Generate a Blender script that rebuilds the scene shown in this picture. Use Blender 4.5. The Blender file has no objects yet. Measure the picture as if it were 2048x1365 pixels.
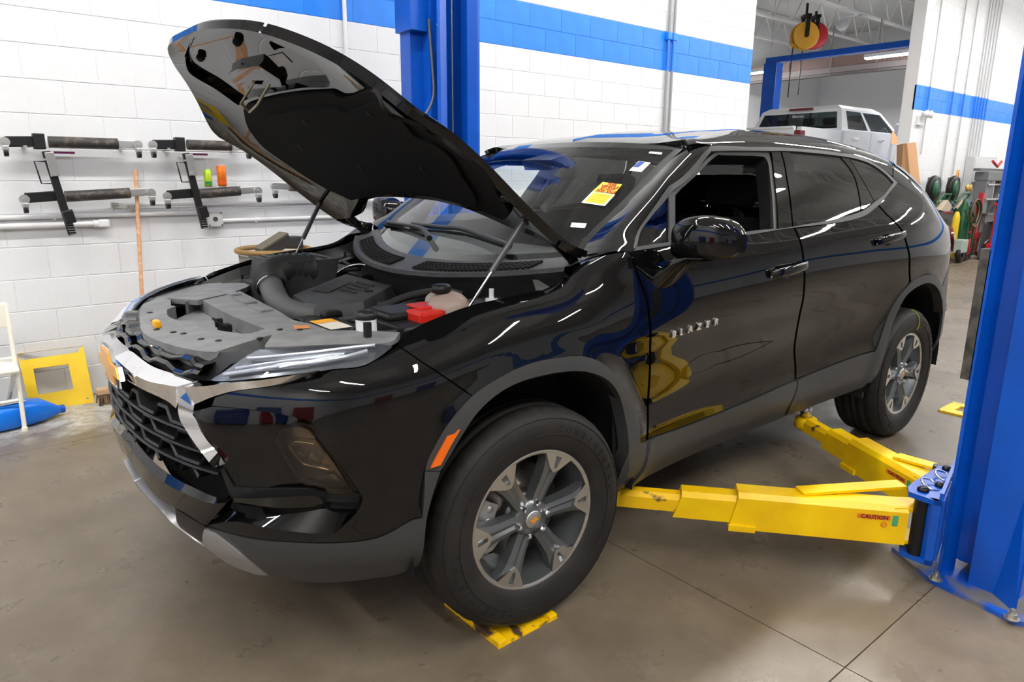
import bpy, bmesh, math, random
import numpy as np
from mathutils import Vector, Matrix
from mathutils.bvhtree import BVHTree
from mathutils.geometry import delaunay_2d_cdt, tessellate_polygon

random.seed(7)
SC = bpy.context.scene
COL = SC.collection
PI = math.pi

# ------------------------------------------------------------------ camera
PW, PH = 2048, 1365
CF = 1407.64
CC = np.array([-1.4123, -2.4912, 1.4907])
CYAW, CPIT, CROL = 0.875476, 0.232757, 0.008814
_fw = np.array([math.cos(CYAW)*math.cos(CPIT), math.sin(CYAW)*math.cos(CPIT), -math.sin(CPIT)])
_r0 = np.array([math.sin(CYAW), -math.cos(CYAW), 0.0])
_u0 = np.cross(_r0, _fw)
_rt = _r0*math.cos(CROL)+_u0*math.sin(CROL)
_up = -_r0*math.sin(CROL)+_u0*math.cos(CROL)
cam_data = bpy.data.cameras.new('camera')
cam = bpy.data.objects.new('camera', cam_data)
COL.objects.link(cam)
cam_data.sensor_width = 36.0
cam_data.sensor_fit = 'HORIZONTAL'
cam_data.lens = CF/PW*36.0
cam_data.clip_start = 0.05
cam_data.clip_end = 200
mw = Matrix.Identity(4)
for i in range(3):
    mw[i][0] = _rt[i]; mw[i][1] = _up[i]; mw[i][2] = -_fw[i]; mw[i][3] = CC[i]
cam.matrix_world = mw
SC.camera = cam

# ------------------------------------------------------------------ world and exposure
SC.view_settings.view_transform = 'Standard'
SC.view_settings.look = 'None'
SC.view_settings.gamma = 1.0
SC.view_settings.use_curve_mapping = False
SC.view_settings.exposure = 0.4
world = bpy.data.worlds.new('world')
SC.world = world
world.use_nodes = True
world.node_tree.nodes['Background'].inputs[0].default_value = (0, 0, 0, 1)
world.node_tree.nodes['Background'].inputs[1].default_value = 0.0
LAMP_POWER = 13.0
if hasattr(SC, 'cycles'):
    SC.cycles.max_bounces = 8; SC.cycles.diffuse_bounces = 3; SC.cycles.glossy_bounces = 4; SC.cycles.transparent_max_bounces = 10

# ------------------------------------------------------------------ helpers: rays
def ray(px, py):
    d = _fw*CF + _rt*(px-PW/2) - _up*(py-PH/2)
    return d/np.linalg.norm(d)
def onX(px, py, X):
    d = ray(px, py); return CC+d*(X-CC[0])/d[0]
def onY(px, py, Y):
    d = ray(px, py); return CC+d*(Y-CC[1])/d[1]
def onZ(px, py, Z):
    d = ray(px, py); return CC+d*(Z-CC[2])/d[2]

# ------------------------------------------------------------------ helpers: materials
def lin(c):
    return tuple((v/12.92 if v <= 0.04045 else ((v+0.055)/1.055)**2.4) for v in c)
def rgb(r, g, b):
    return lin((r/255.0, g/255.0, b/255.0))
MATS = {}
def mat(name, col, rough=0.5, metal=0.0, spec=0.5, coat=0.0, coat_rough=0.03, emit=None, estr=0.0,
        trans=0.0, ior=1.45, alpha=1.0, var=0.0, vscale=8.0, var2=None, bump=0.0, bscale=60.0,
        rvar=0.0, detail=4.0, vlo=0.4, vhi=0.65, bdist=0.01):
    if name in MATS: return MATS[name]
    m = bpy.data.materials.new(name); m.use_nodes = True
    nt = m.node_tree; b = nt.nodes['Principled BSDF']
    I = b.inputs
    I['Base Color'].default_value = (*col, 1)
    I['Roughness'].default_value = rough
    I['Metallic'].default_value = metal
    I['Specular IOR Level'].default_value = spec
    I['Coat Weight'].default_value = coat
    I['Coat Roughness'].default_value = coat_rough
    I['IOR'].default_value = ior
    I['Transmission Weight'].default_value = trans
    I['Alpha'].default_value = alpha
    if emit:
        I['Emission Color'].default_value = (*emit, 1); I['Emission Strength'].default_value = estr
    tc = None
    if var or bump or rvar or var2:
        tc = nt.nodes.new('ShaderNodeTexCoord')
    if var or var2:
        n = nt.nodes.new('ShaderNodeTexNoise'); n.inputs['Scale'].default_value = vscale
        n.inputs['Detail'].default_value = detail
        nt.links.new(tc.outputs['Object'], n.inputs['Vector'])
        r = nt.nodes.new('ShaderNodeValToRGB')
        r.color_ramp.elements[0].position = vlo; r.color_ramp.elements[1].position = vhi
        c2 = var2 if var2 else tuple(min(1, c*(1-var)) for c in col)
        r.color_ramp.elements[0].color = (*c2, 1)
        r.color_ramp.elements[1].color = (*col, 1)
        nt.links.new(n.outputs['Fac'], r.inputs['Fac'])
        nt.links.new(r.outputs['Color'], I['Base Color'])
    if rvar:
        n = nt.nodes.new('ShaderNodeTexNoise'); n.inputs['Scale'].default_value = vscale*0.7
        n.inputs['Detail'].default_value = 6
        nt.links.new(tc.outputs['Object'], n.inputs['Vector'])
        mr = nt.nodes.new('ShaderNodeMapRange')
        mr.inputs['From Min'].default_value = 0.3; mr.inputs['From Max'].default_value = 0.7
        mr.inputs['To Min'].default_value = max(0, rough-rvar); mr.inputs['To Max'].default_value = min(1, rough+rvar)
        nt.links.new(n.outputs['Fac'], mr.inputs['Value']); nt.links.new(mr.outputs['Result'], I['Roughness'])
    if bump:
        n = nt.nodes.new('ShaderNodeTexNoise'); n.inputs['Scale'].default_value = bscale
        n.inputs['Detail'].default_value = 3
        nt.links.new(tc.outputs['Object'], n.inputs['Vector'])
        bp = nt.nodes.new('ShaderNodeBump'); bp.inputs['Strength'].default_value = bump
        bp.inputs['Distance'].default_value = bdist
        nt.links.new(n.outputs['Fac'], bp.inputs['Height']); nt.links.new(bp.outputs['Normal'], I['Normal'])
    MATS[name] = m
    return m

# ------------------------------------------------------------------ helpers: objects
def tag(o, label=None, cat=None, group=None, kind=None):
    if label: o['label'] = label
    if cat: o['category'] = cat
    if group: o['group'] = group
    if kind: o['kind'] = kind
    return o
def empty(name, loc=(0, 0, 0), rz=0.0, parent=None):
    o = bpy.data.objects.new(name, None); COL.objects.link(o)
    o.location = loc; o.rotation_euler = (0, 0, rz); o.empty_display_size = 0.1
    if parent: o.parent = parent
    return o
def thing(name, label, cat, loc=(0, 0, 0), rz=0.0, group=None):
    return tag(empty(name, loc, rz), label, cat, group)
def copy_tree(o, parent=None):
    c = o.copy(); COL.objects.link(c)
    if parent: c.parent = parent
    for ch in list(o.children): copy_tree(ch, c)
    return c

def V3(*a): return Vector(a[0] if len(a) == 1 else a)

class MB:
    """collects shapes, builds ONE mesh object"""
    def __init__(self):
        self.v = []; self.f = []; self.fm = []; self.fs = []; self.cur = 0; self.smooth = False
        self.X = None
    def xf(self, M): self.X = M; return self
    def add(self, vs, fs, smooth=None):
        b = len(self.v)
        if self.X is not None: vs = [self.X @ Vector(p) for p in vs]
        self.v.extend([tuple(p) for p in vs])
        for f in fs:
            self.f.append(tuple(b+i for i in f)); self.fm.append(self.cur)
            self.fs.append(self.smooth if smooth is None else smooth)
        return self
    def box(self, lo, hi, bev=0.0):
        x0, y0, z0 = lo; x1, y1, z1 = hi
        if bev <= 0:
            vs = [(x0,y0,z0),(x1,y0,z0),(x1,y1,z0),(x0,y1,z0),(x0,y0,z1),(x1,y0,z1),(x1,y1,z1),(x0,y1,z1)]
            fs = [(0,3,2,1),(4,5,6,7),(0,1,5,4),(1,2,6,5),(2,3,7,6),(3,0,4,7)]
            return self.add(vs, fs)
        bm = bmesh.new(); bmesh.ops.create_cube(bm, size=1)
        for v in bm.verts:
            v.co = Vector(((x0+x1)/2+v.co.x*(x1-x0), (y0+y1)/2+v.co.y*(y1-y0), (z0+z1)/2+v.co.z*(z1-z0)))
        bmesh.ops.bevel(bm, geom=list(bm.edges), offset=bev, segments=2, profile=0.6, affect='EDGES', clamp_overlap=True)
        bm.verts.index_update()
        vs = [v.co.copy() for v in bm.verts]; fs = [[v.index for v in f.verts] for f in bm.faces]
        bm.free()
        return self.add(vs, fs)
    def cbox(self, c, s, bev=0.0):
        return self.box([c[i]-s[i]/2 for i in range(3)], [c[i]+s[i]/2 for i in range(3)], bev)
    def obox(self, a, b, w, h, up=(0, 0, 1), bev=0.0):
        """bar from a to b, width w (sideways), height h (along up)"""
        a = Vector(a); b = Vector(b); d = b-a; L = d.length; d.normalize()
        u = Vector(up); s = d.cross(u).normalized(); u = s.cross(d).normalized()
        M = Matrix(((d.x, s.x, u.x, a.x), (d.y, s.y, u.y, a.y), (d.z, s.z, u.z, a.z), (0, 0, 0, 1)))
        old = self.X; self.X = M if old is None else old @ M
        self.box((0, -w/2, -h/2), (L, w/2, h/2), bev); self.X = old
        return self
    def prism(self, poly, vec, cap=True):
        """poly: 3D points (planar), extruded by vec"""
        n = len(poly); vec = Vector(vec)
        p = [Vector(q) for q in poly]; q = [a+vec for a in p]
        nrm = Vector((0, 0, 0))
        for i in range(n):
            nrm += p[i].cross(p[(i+1) % n])
        flip = nrm.dot(vec) > 0
        fs = []
        for i in range(n):
            j = (i+1) % n
            fs.append((i, j, n+j, n+i) if flip else (j, i, n+i, n+j))
        if cap:
            fs.append(tuple(range(n-1, -1, -1)) if flip else tuple(range(n)))
            fs.append(tuple(range(n, 2*n)) if flip else tuple(range(2*n-1, n-1, -1)))
        return self.add(p+q, fs)
    def tube(self, pts, r, n=10, cap=True, closed=False, smooth=True):
        pts = [Vector(p) for p in pts]; m = len(pts)
        rs = r if isinstance(r, (list, tuple)) else [r]*m
        vs = []; fs = []
        prev = None
        for i, p in enumerate(pts):
            if closed: t = (pts[(i+1) % m]-pts[i-1])
            else: t = (pts[min(i+1, m-1)]-pts[max(i-1, 0)])
            if t.length < 1e-9: t = Vector((0, 0, 1))
            t.normalize()
            if prev is None:
                a = Vector((0, 0, 1)) if abs(t.z) < 0.9 else Vector((1, 0, 0))
                s = t.cross(a).normalized()
            else:
                s = (prev-t*prev.dot(t))
                s = s.normalized() if s.length > 1e-6 else t.orthogonal().normalized()
            prev = s; w = t.cross(s)
            for k in range(n):
                a = 2*PI*k/n
                vs.append(p+(s*math.cos(a)+w*math.sin(a))*rs[i])
        R = m if closed else m-1
        for i in range(R):
            for k in range(n):
                a = i*n+k; b = i*n+(k+1) % n; c = ((i+1) % m)*n+(k+1) % n; d = ((i+1) % m)*n+k
                fs.append((a, b, c, d))
        self.add(vs, fs, smooth)
        if cap and not closed:
            self.add(vs[:n], [tuple(range(n-1, -1, -1))], False); self.add(vs[-n:], [tuple(range(n))], False)
        return self
    def cyl(self, a, b, r, r2=None, n=20, smooth=True):
        return self.tube([a, b], [r, r if r2 is None else r2], n, True, False, smooth)
    def lathe(self, prof, c=(0, 0, 0), axis='z', n=32, smooth=True, closed=False, cap=True):
        """prof: list of (r, h) revolved about axis through c"""
        vs = []; fs = []; m = len(prof)
        for (r, h) in prof:
            for k in range(n):
                a = 2*PI*k/n; x = r*math.cos(a); y = r*math.sin(a)
                if axis == 'z': p = (x, y, h)
                elif axis == 'y': p = (x, h, -y)
                else: p = (h, x, y)
                vs.append((p[0]+c[0], p[1]+c[1], p[2]+c[2]))
        for i in range(m if closed else m-1):
            for k in range(n):
                i2 = (i+1) % m
                fs.append((i*n+k, i*n+(k+1) % n, i2*n+(k+1) % n, i2*n+k))
        if not closed and cap:
            if prof[0][0] > 1e-4: fs.append(tuple(range(n-1, -1, -1)))
            if prof[-1][0] > 1e-4: fs.append(tuple((m-1)*n+k for k in range(n)))
        return self.add(vs, fs, smooth)
    def sphere(self, c, r, n=16, m=10, sz=1.0):
        prof = [(max(1e-5, r*math.sin(PI*i/m)), -r*sz*math.cos(PI*i/m)) for i in range(m+1)]
        return self.lathe(prof, c, 'z', n)
    def grid(self, P, smooth=True, flip=False):
        """P: nested list [i][j] of points"""
        n = len(P); m = len(P[0]); vs = [q for r in P for q in r]; fs = []
        for i in range(n-1):
            for j in range(m-1):
                f = (i*m+j, i*m+j+1, (i+1)*m+j+1, (i+1)*m+j)
                fs.append(f[::-1] if flip else f)
        return self.add(vs, fs, smooth)
    def mesh(self, name, mats):
        me = bpy.data.meshes.new(name)
        me.from_pydata(self.v, [], self.f)
        for m in (mats if isinstance(mats, (list, tuple)) else [mats]): me.materials.append(m)
        me.polygons.foreach_set('material_index', self.fm)
        me.polygons.foreach_set('use_smooth', self.fs)
        me.update()
        bm = bmesh.new(); bm.from_mesh(me)
        bmesh.ops.recalc_face_normals(bm, faces=bm.faces); bm.to_mesh(me); bm.free()
        return me
    def build(self, name, mats, parent=None, sharp=None):
        me = self.mesh(name, mats)
        if sharp is not None:
            for p in me.polygons: p.use_smooth = True
            me.set_sharp_from_angle(angle=math.radians(sharp))
        o = bpy.data.objects.new(name, me); COL.objects.link(o)
        if parent: o.parent = parent
        return o

def holed_plate(mb, outer, holes, vec):
    """flat plate with real openings: outer loop and hole loops, thickness along vec"""
    loops = [[Vector(p) for p in L] for L in [outer]+list(holes)]; vec = Vector(vec)
    flat = [p for L in loops for p in L]; n = len(flat)
    tris = [tuple(t) for t in tessellate_polygon(loops)]
    fs = tris+[tuple(n+i for i in reversed(t)) for t in tris]; b = 0
    for L in loops:
        k = len(L); fs += [(b+i, b+(i+1) % k, n+b+(i+1) % k, n+b+i) for i in range(k)]; b += k
    mb.add(flat+[p+vec for p in flat], fs, False)
    return mb

def link(name, me, parent=None):
    o = bpy.data.objects.new(name, me); COL.objects.link(o)
    if parent: o.parent = parent
    return o

def crom(pts, n=6, closed=False):
    """Catmull-Rom through points (any dimension), n steps for each span"""
    P = [np.array(p, float) for p in pts]; m = len(P)
    if m < 3 and not closed:
        return [P[0]+(P[1]-P[0])*k/n for k in range(n+1)] if m == 2 else P
    out = []
    R = m if closed else m-1
    for i in range(R):
        p1 = P[i]; p2 = P[(i+1) % m]
        p0 = P[i-1] if (closed or i > 0) else 2*p1-p2
        p3 = P[(i+2) % m] if (closed or i+2 < m) else 2*p2-p1
        for k in range(n):
            t = k/n
            out.append(0.5*((2*p1)+(-p0+p2)*t+(2*p0-5*p1+4*p2-p3)*t*t+(-p0+3*p1-3*p2+p3)*t**3))
    if not closed: out.append(P[-1])
    return out

def pchip(xs, ys):
    """monotone cubic interpolation; ys may be (n,k); returns f(array)->array"""
    x = np.array(xs, float); y = np.array(ys, float)
    if y.ndim == 1: y = y[:, None]; one = True
    else: one = False
    h = np.diff(x); d = np.diff(y, axis=0)/h[:, None]
    n = len(x); m = np.zeros_like(y)
    if n == 2: m[:] = d[0]
    else:
        for i in range(1, n-1):
            a = d[i-1]; b = d[i]; w1 = 2*h[i]+h[i-1]; w2 = h[i]+2*h[i-1]
            with np.errstate(divide='ignore', invalid='ignore'):
                hm = (w1+w2)/(w1/a+w2/b)
            m[i] = np.where(a*b > 0, hm, 0.0)
        m[0] = d[0]; m[-1] = d[-1]
    def f(q):
        q = np.atleast_1d(np.array(q, float))
        i = np.clip(np.searchsorted(x, q)-1, 0, n-2)
        hh = h[i]; t = ((q-x[i])/hh)[:, None]; t = np.clip(t, -0.5, 1.5)
        r = ((2*t**3-3*t**2+1)*y[i]+(t**3-2*t**2+t)*hh[:, None]*m[i]
             + (-2*t**3+3*t**2)*y[i+1]+(t**3-t**2)*hh[:, None]*m[i+1])
        return r[:, 0] if one else r
    return f

# ------------------------------------------------------------------ surfaces that panels are cut from
def pip(pt, poly):
    x, y = pt; c = False; n = len(poly); j = n-1
    for i in range(n):
        xi, yi = poly[i]; xj, yj = poly[j]
        if (yi > y) != (yj > y) and x < (xj-xi)*(y-yi)/(yj-yi)+xi: c = not c
        j = i
    return c

class Surf:
    def __init__(self, f, ur, vr, nu, nv, vs=1.0, sgn=1.0):
        self.sgn = sgn; self.post = None; self.postn = None; self.f = f; self.ur = ur; self.vr = vr; self.vs = vs
        U = np.linspace(*ur, nu); V = np.linspace(*vr, nv)
        UU, VV = np.meshgrid(U, V, indexing='ij')
        P = f(UU.ravel(), VV.ravel())
        fs = []; self.cell = []
        for i in range(nu-1):
            for j in range(nv-1):
                a = i*nv+j; fs.append((a, a+1, a+nv+1, a+nv)); self.cell.append((0.5*(U[i]+U[i+1]), 0.5*(V[j]+V[j+1])))
        self.G = P; self.GU = np.stack([UU.ravel(), VV.ravel()], 1)
        self.bvh = BVHTree.FromPolygons([Vector(p) for p in P], fs)
        self.du = (ur[1]-ur[0])*1e-4; self.dv = (vr[1]-vr[0])*1e-4
    def pt(self, u, v): return self.f(np.array([u]), np.array([v]))[0]
    def nrm(self, u, v):
        u = np.atleast_1d(u); v = np.atleast_1d(v)
        a = (self.f(u+self.du, v)-self.f(u-self.du, v)); b = (self.f(u, v+self.dv)-self.f(u, v-self.dv))
        n = np.cross(a, b); n /= (np.linalg.norm(n, axis=1)[:, None]+1e-12)
        return n*self.sgn
    def cast(self, o, d):
        o = np.array(o, float); d = np.array(d, float); d = d/np.linalg.norm(d)
        loc, nr, idx, dist = self.bvh.ray_cast(Vector(o), Vector(d))
        if idx is None: return None
        u, v = self.cell[idx]; t = dist
        for it in range(6):
            p = self.pt(u, v); e = p-(o+t*d)
            a = (self.pt(u+self.du, v)-p)/self.du; b = (self.pt(u, v+self.dv)-p)/self.dv
            J = np.stack([a, b, -d], 1)
            try: s = np.linalg.solve(J, -e)
            except np.linalg.LinAlgError: break
            u += s[0]; v += s[1]; t += s[2]
        return (min(max(u, self.ur[0]), self.ur[1]), min(max(v, self.vr[0]), self.vr[1]))
    def pix(self, px, py):
        r = self.cast(CC, ray(px, py))
        return r if r is not None else self.near(CC, ray(px, py))
    def near(self, o, d):
        # the ray passes the rim of the surface: take the point of the surface closest to it
        w = self.G-o; t = w @ d; e = np.linalg.norm(w-t[:, None]*d, axis=1)/np.maximum(t, .1)
        return tuple(self.GU[int(np.argmin(e))])
    def path(self, segs, n=5):
        """segs: list of segments, each a list of points; ('uv',u,v) or (px,py); smooth inside a segment, corners between"""
        out = []
        for sg in segs:
            uv = []
            for q in sg:
                uv.append((q[1], q[2]) if q[0] == 'uv' else self.pix(*q))
            c = crom(uv, n) if len(uv) > 2 else [np.array(uv[0])+(np.array(uv[1])-np.array(uv[0]))*k/8 for k in range(9)] if len(uv) == 2 else [np.array(uv[0])]
            for q in c:
                if not out or np.linalg.norm(np.array(out[-1])-q) > 1e-5: out.append(tuple(q))
        if len(out) > 1 and np.linalg.norm(np.array(out[0])-np.array(out[-1])) < 1e-5: out.pop()
        return out
    def panel(self, name, poly, mats, parent=None, holes=(), res=0.03, thick=0.012, off=0.0, mirror=False, both=True,
              bend=None, flip=False, obj=True, mir_only=False, sym=False):
        S = np.array([1.0, self.vs])
        loops = [poly]+list(holes)
        pts = []; edges = []
        for L in loops:
            b = len(pts); n = len(L)
            pts += [Vector((q[0], q[1]*self.vs)) for q in L]
            edges += [(b+i, b+(i+1) % n) for i in range(n)]
        A = np.array([(q[0], q[1]*self.vs) for q in poly]); lo = A.min(0); hi = A.max(0)
        LS = [[(q[0], q[1]*self.vs) for q in L] for L in loops]
        allb = np.array([q for L in LS for q in L])
        def inside(p):
            if not pip(p, LS[0]): return False
            return not any(pip(p, H) for H in LS[1:])
        nx = max(1, int((hi[0]-lo[0])/res)); ny = max(1, int((hi[1]-lo[1])/res))
        for i in range(nx+1):
            for j in range(ny+1):
                p = (lo[0]+(hi[0]-lo[0])*(i+0.5)/(nx+1), lo[1]+(hi[1]-lo[1])*(j+0.5)/(ny+1))
                if inside(p) and ((allb-np.array(p))**2).sum(1).min() > (0.4*res)**2:
                    pts.append(Vector(p))
        vo, eo, fo, ov, oe, of = delaunay_2d_cdt(pts, edges, [], 0, 1e-7)
        tri = []
        for f in fo:
            c = sum((vo[i] for i in f), Vector((0, 0)))/len(f)
            if inside((c.x, c.y)): tri.append(tuple(f))
        UV = np.array([(p.x, p.y/self.vs) for p in vo])
        P = self.f(UV[:, 0], UV[:, 1]); N = self.nrm(UV[:, 0], UV[:, 1])
        if flip: N = -N
        if off: P = P+N*off
        if bend is not None: P = P+N*bend(UV[:, 0], UV[:, 1])[:, None]
        # boundary edges of the kept triangles
        cnt = {}
        for f in tri:
            for a, b in ((f[0], f[1]), (f[1], f[2]), (f[2], f[0])):
                cnt[(a, b)] = 1
        be = [(a, b) for (a, b) in cnt if (b, a) not in cnt]
        # orient triangles along N
        T = []
        for f in tri:
            n = np.cross(P[f[1]]-P[f[0]], P[f[2]]-P[f[0]])
            T.append(f if n @ (N[f[0]]) > 0 else (f[0], f[2], f[1]))
        nv = len(P); vs = [tuple(q) for q in P]; ns = [tuple(q) for q in N]
        faces = list(T); m1 = {}; m2 = {}
        if thick:
            for a, b in be:
                for k in (a, b):
                    if k not in m1:
                        m1[k] = len(vs); vs.append(tuple(P[k])); ns.append(None)
                        m2[k] = len(vs); vs.append(tuple(P[k]-N[k]*thick)); ns.append(None)
                e = P[b]-P[a]
                faces.append((m1[b], m1[a], m2[a], m2[b]))
        if sym:
            nb = len(vs)
            vs = vs+[(x, -y, z) for x, y, z in vs]; faces = list(faces)+[tuple(nb+i for i in reversed(f)) for f in faces]
            ns = ns+[None if n is None else (n[0], -n[1], n[2]) for n in ns]
        res_ = []
        for mir in ((True,) if mir_only else (False, True) if mirror else (False,)):
            V = [(x, -y, z) for x, y, z in vs] if mir else vs
            if self.post is not None: V = [self.post(p) for p in V]
            F = [tuple(reversed(f)) for f in faces] if mir else faces
            me = bpy.data.meshes.new(name)
            me.from_pydata(V, [], F)
            for m in (mats if isinstance(mats, (list, tuple)) else [mats]): me.materials.append(m)
            for p in me.polygons: p.use_smooth = True
            me.update()
            vn = [Vector(v.normal) for v in me.vertices]
            NN = []
            for i, n in enumerate(ns):
                if n is None: NN.append(vn[i])
                else:
                    w = Vector((n[0], -n[1], n[2])) if mir else Vector(n)
                    NN.append(self.postn(w) if self.post is not None else w)
            me.normals_split_custom_set_from_vertices(NN)
            res_.append(link(name, me, parent))
        return res_ if (mirror and not mir_only) else res_[0]
# ================================================================== ROOM
CONC = None
def floor_mat():
    m = bpy.data.materials.new('concrete_floor'); m.use_nodes = True; nt = m.node_tree; b = nt.nodes['Principled BSDF']
    tc = nt.nodes.new('ShaderNodeTexCoord')
    def noise(scale, det=6, rough=.6):
        n = nt.nodes.new('ShaderNodeTexNoise'); n.inputs['Scale'].default_value = scale; n.inputs['Detail'].default_value = det
        n.inputs['Roughness'].default_value = rough; nt.links.new(tc.outputs['Object'], n.inputs['Vector']); return n
    def ramp(n, p0, c0, p1, c1):
        r = nt.nodes.new('ShaderNodeValToRGB'); e = r.color_ramp.elements
        e[0].position = p0; e[0].color = (*c0, 1); e[1].position = p1; e[1].color = (*c1, 1)
        nt.links.new(n.outputs['Fac'], r.inputs['Fac']); return r
    def mix(a, bsock, fac, mode='MIX'):
        x = nt.nodes.new('ShaderNodeMixRGB'); x.blend_type = mode
        nt.links.new(a, x.inputs[1]); nt.links.new(bsock, x.inputs[2])
        if isinstance(fac, float): x.inputs[0].default_value = fac
        else: nt.links.new(fac, x.inputs[0])
        return x
    r1 = ramp(noise(1.1, 8), .35, (.150, .118, .082), .68, (.215, .174, .126))
    r2 = ramp(noise(14, 6, .7), .3, (.7, .7, .7), .7, (1.05, 1.05, 1.05))
    a = mix(r1.outputs[0], r2.outputs[0], .55, 'MULTIPLY')
    st = ramp(noise(1.9, 9, .62), .50, (1, 1, 1), .82, (.55, .49, .43))       # oil stains
    a2 = mix(a.outputs[0], st.outputs[0], .8, 'MULTIPLY')
    sp = ramp(noise(60, 3, .6), .70, (1, 1, 1), .74, (.45, .4, .36))
    a3 = mix(a2.outputs[0], sp.outputs[0], .6, 'MULTIPLY')
    # bare, lighter concrete along the block wall
    sx = nt.nodes.new('ShaderNodeSeparateXYZ'); nt.links.new(tc.outputs['Object'], sx.inputs[0])
    ad = nt.nodes.new('ShaderNodeMath'); ad.operation = 'MULTIPLY_ADD'
    nz = noise(3.0, 6); nt.links.new(nz.outputs['Fac'], ad.inputs[0]); ad.inputs[1].default_value = 1.2
    nt.links.new(sx.outputs['Y'], ad.inputs[2])
    mr = nt.nodes.new('ShaderNodeMapRange'); mr.inputs['From Min'].default_value = 2.72; mr.inputs['From Max'].default_value = 3.0
    nt.links.new(ad.outputs[0], mr.inputs['Value'])
    bare = ramp(noise(9, 8, .7), .38, (.25, .235, .20), .60, (.60, .58, .54))
    a4 = mix(a3.outputs[0], bare.outputs[0], mr.outputs['Result'])
    nt.links.new(a4.outputs[0], b.inputs['Base Color'])
    rr = ramp(noise(4, 6), .3, (.22, .22, .22), .7, (.45, .45, .45))
    nt.links.new(rr.outputs[0], b.inputs['Roughness'])
    bp = nt.nodes.new('ShaderNodeBump'); bp.inputs['Strength'].default_value = .12; bp.inputs['Distance'].default_value = .004
    nn = noise(40, 5); nt.links.new(nn.outputs['Fac'], bp.inputs['Height']); nt.links.new(bp.outputs['Normal'], b.inputs['Normal'])
    b.inputs['Specular IOR Level'].default_value = .45
    return m
FLOOR = floor_mat()
WHITEB = mat('white_block_paint', rgb(226, 227, 229), rough=.42, spec=.4, var=.03, vscale=3, bump=.25, bscale=45, bdist=.004)
BLUEB = mat('blue_block_paint', rgb(40, 134, 240), rough=.35, spec=.45, var=.12, vscale=5, bump=.25, bscale=45, bdist=.004)
MORTW = mat('white_mortar', rgb(232, 232, 234), rough=.6)
MORTB = mat('blue_mortar', rgb(34, 122, 226), rough=.5)
WHITEP = mat('white_paint', rgb(240, 240, 242), rough=.5)
DECKM = mat('ceiling_deck', rgb(214, 214, 212), rough=.6)
CEILM = mat('ceiling_grey', rgb(120, 116, 110), rough=.8)

# floor slabs split by saw-cut joints (x joint lines at y, y joint lines at x)
XJ = [-9.0, .614-3.66, .614, 4.28, 7.95, 11.6, 15.3, 24.0]
YJ = [-16.0, -12.64, -8.99, -5.34, -1.70, 1.96, 9.0]
fl = MB(); fl.box((-9, -16, -.30), (24, 12, -.012)); fl_o = tag(fl.build('floor', MATS.setdefault('joint_dark', mat('joint_dark2', (.07, .055, .042), rough=.9))), kind='structure')
for i in range(len(XJ)-1):
    for j in range(len(YJ)-1):
        g = .0022
        s = MB(); s.box((XJ[i]+g, YJ[j]+g, -.05), (XJ[i+1]-g, YJ[j+1]-g, 0.0)); s.build('slab', FLOOR, fl_o)
s = MB(); s.box((-9, 9.0, -.05), (24, 12, 0.0)); s.build('slab', FLOOR, fl_o)

# block walls: each block a piece
BL, BH = .4064, .2032
WY = 2.884
def wall_run(name, x0, x1, nz, yface, phase, n_parts, blue=(13, 15), depth=.19, key=None):
    """wall along x, face towards -y; blocks with recessed joints"""
    w = MB(); w.box((x0, yface+.004, 0), (x1, yface+depth+.02, nz*BH))
    wo = tag(w.build(name, MORTW), kind='structure')
    wb = MB(); wb.box((x0, yface+.0035, blue[0]*BH), (x1, yface+.03, blue[1]*BH)); wb.build('stripe_joints', MORTB, wo)
    cells = []
    for r in range(nz):
        xs = x0; ph = phase+(BL/2 if r % 2 else 0)
        k = math.ceil((x0-ph)/BL+1e-6)
        edges = [x0]
        while ph+k*BL < x1-.03:
            if ph+k*BL-edges[-1] > .04: edges.append(ph+k*BL)
            k += 1
        edges.append(x1)
        for a, b in zip(edges[:-1], edges[1:]): cells.append((a, b, r))
    cells.sort(key=key)
    cache = {}
    st = MB(); st2 = MB()
    for n, (a, b, r) in enumerate(cells):
        L = b-a; bl = blue[0] <= r < blue[1]
        g = .0018
        def blockmesh(mb, ox, oz):
            d = .003
            x_0, x_1, z_0, z_1 = ox+g, ox+L-g, oz+g, oz+BH-g
            vs = [(x_0, yface+.02, z_0), (x_1, yface+.02, z_0), (x_1, yface+.02, z_1), (x_0, yface+.02, z_1),
                  (x_0, yface+d, z_0), (x_1, yface+d, z_0), (x_1, yface+d, z_1), (x_0, yface+d, z_1),
                  (x_0+d, yface, z_0+d), (x_1-d, yface, z_0+d), (x_1-d, yface, z_1-d), (x_0+d, yface, z_1-d)]
            fs = [(8, 9, 10, 11)]+[(4+i, 4+(i+1) % 4, 8+(i+1) % 4, 8+i) for i in range(4)]+[(i, (i+1) % 4, 4+(i+1) % 4, 4+i) for i in range(4)]
            mb.add(vs, fs, False)
        if n < n_parts:
            kx = (round(L, 3), bl)
            if kx not in cache:
                m = MB(); blockmesh(m, 0, 0); cache[kx] = m.mesh('block', BLUEB if bl else WHITEB)
            o = link('block', cache[kx], wo); o.location = (a, 0, r*BH)
        else:
            blockmesh(st2 if bl else st, a, r*BH)
    if st.v: tag(st.build('far_blocks', WHITEB, wo), kind='stuff')
    if st2.v: tag(st2.build('far_stripe_blocks', BLUEB, wo), kind='stuff')
    return wo
def kk(c):
    x = .5*(c[0]+c[1]); z = (c[2]+.5)*BH
    d = np.array([x, WY, z])-CC; dep = d @ _fw
    if dep < .3: return 1e6
    px = PW/2+CF*(d @ _rt)/dep; py = PH/2-CF*(d @ _up)/dep
    return dep+(1e5 if (px < -120 or px > 2168 or py < -60 or py > 1400) else 0)
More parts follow.
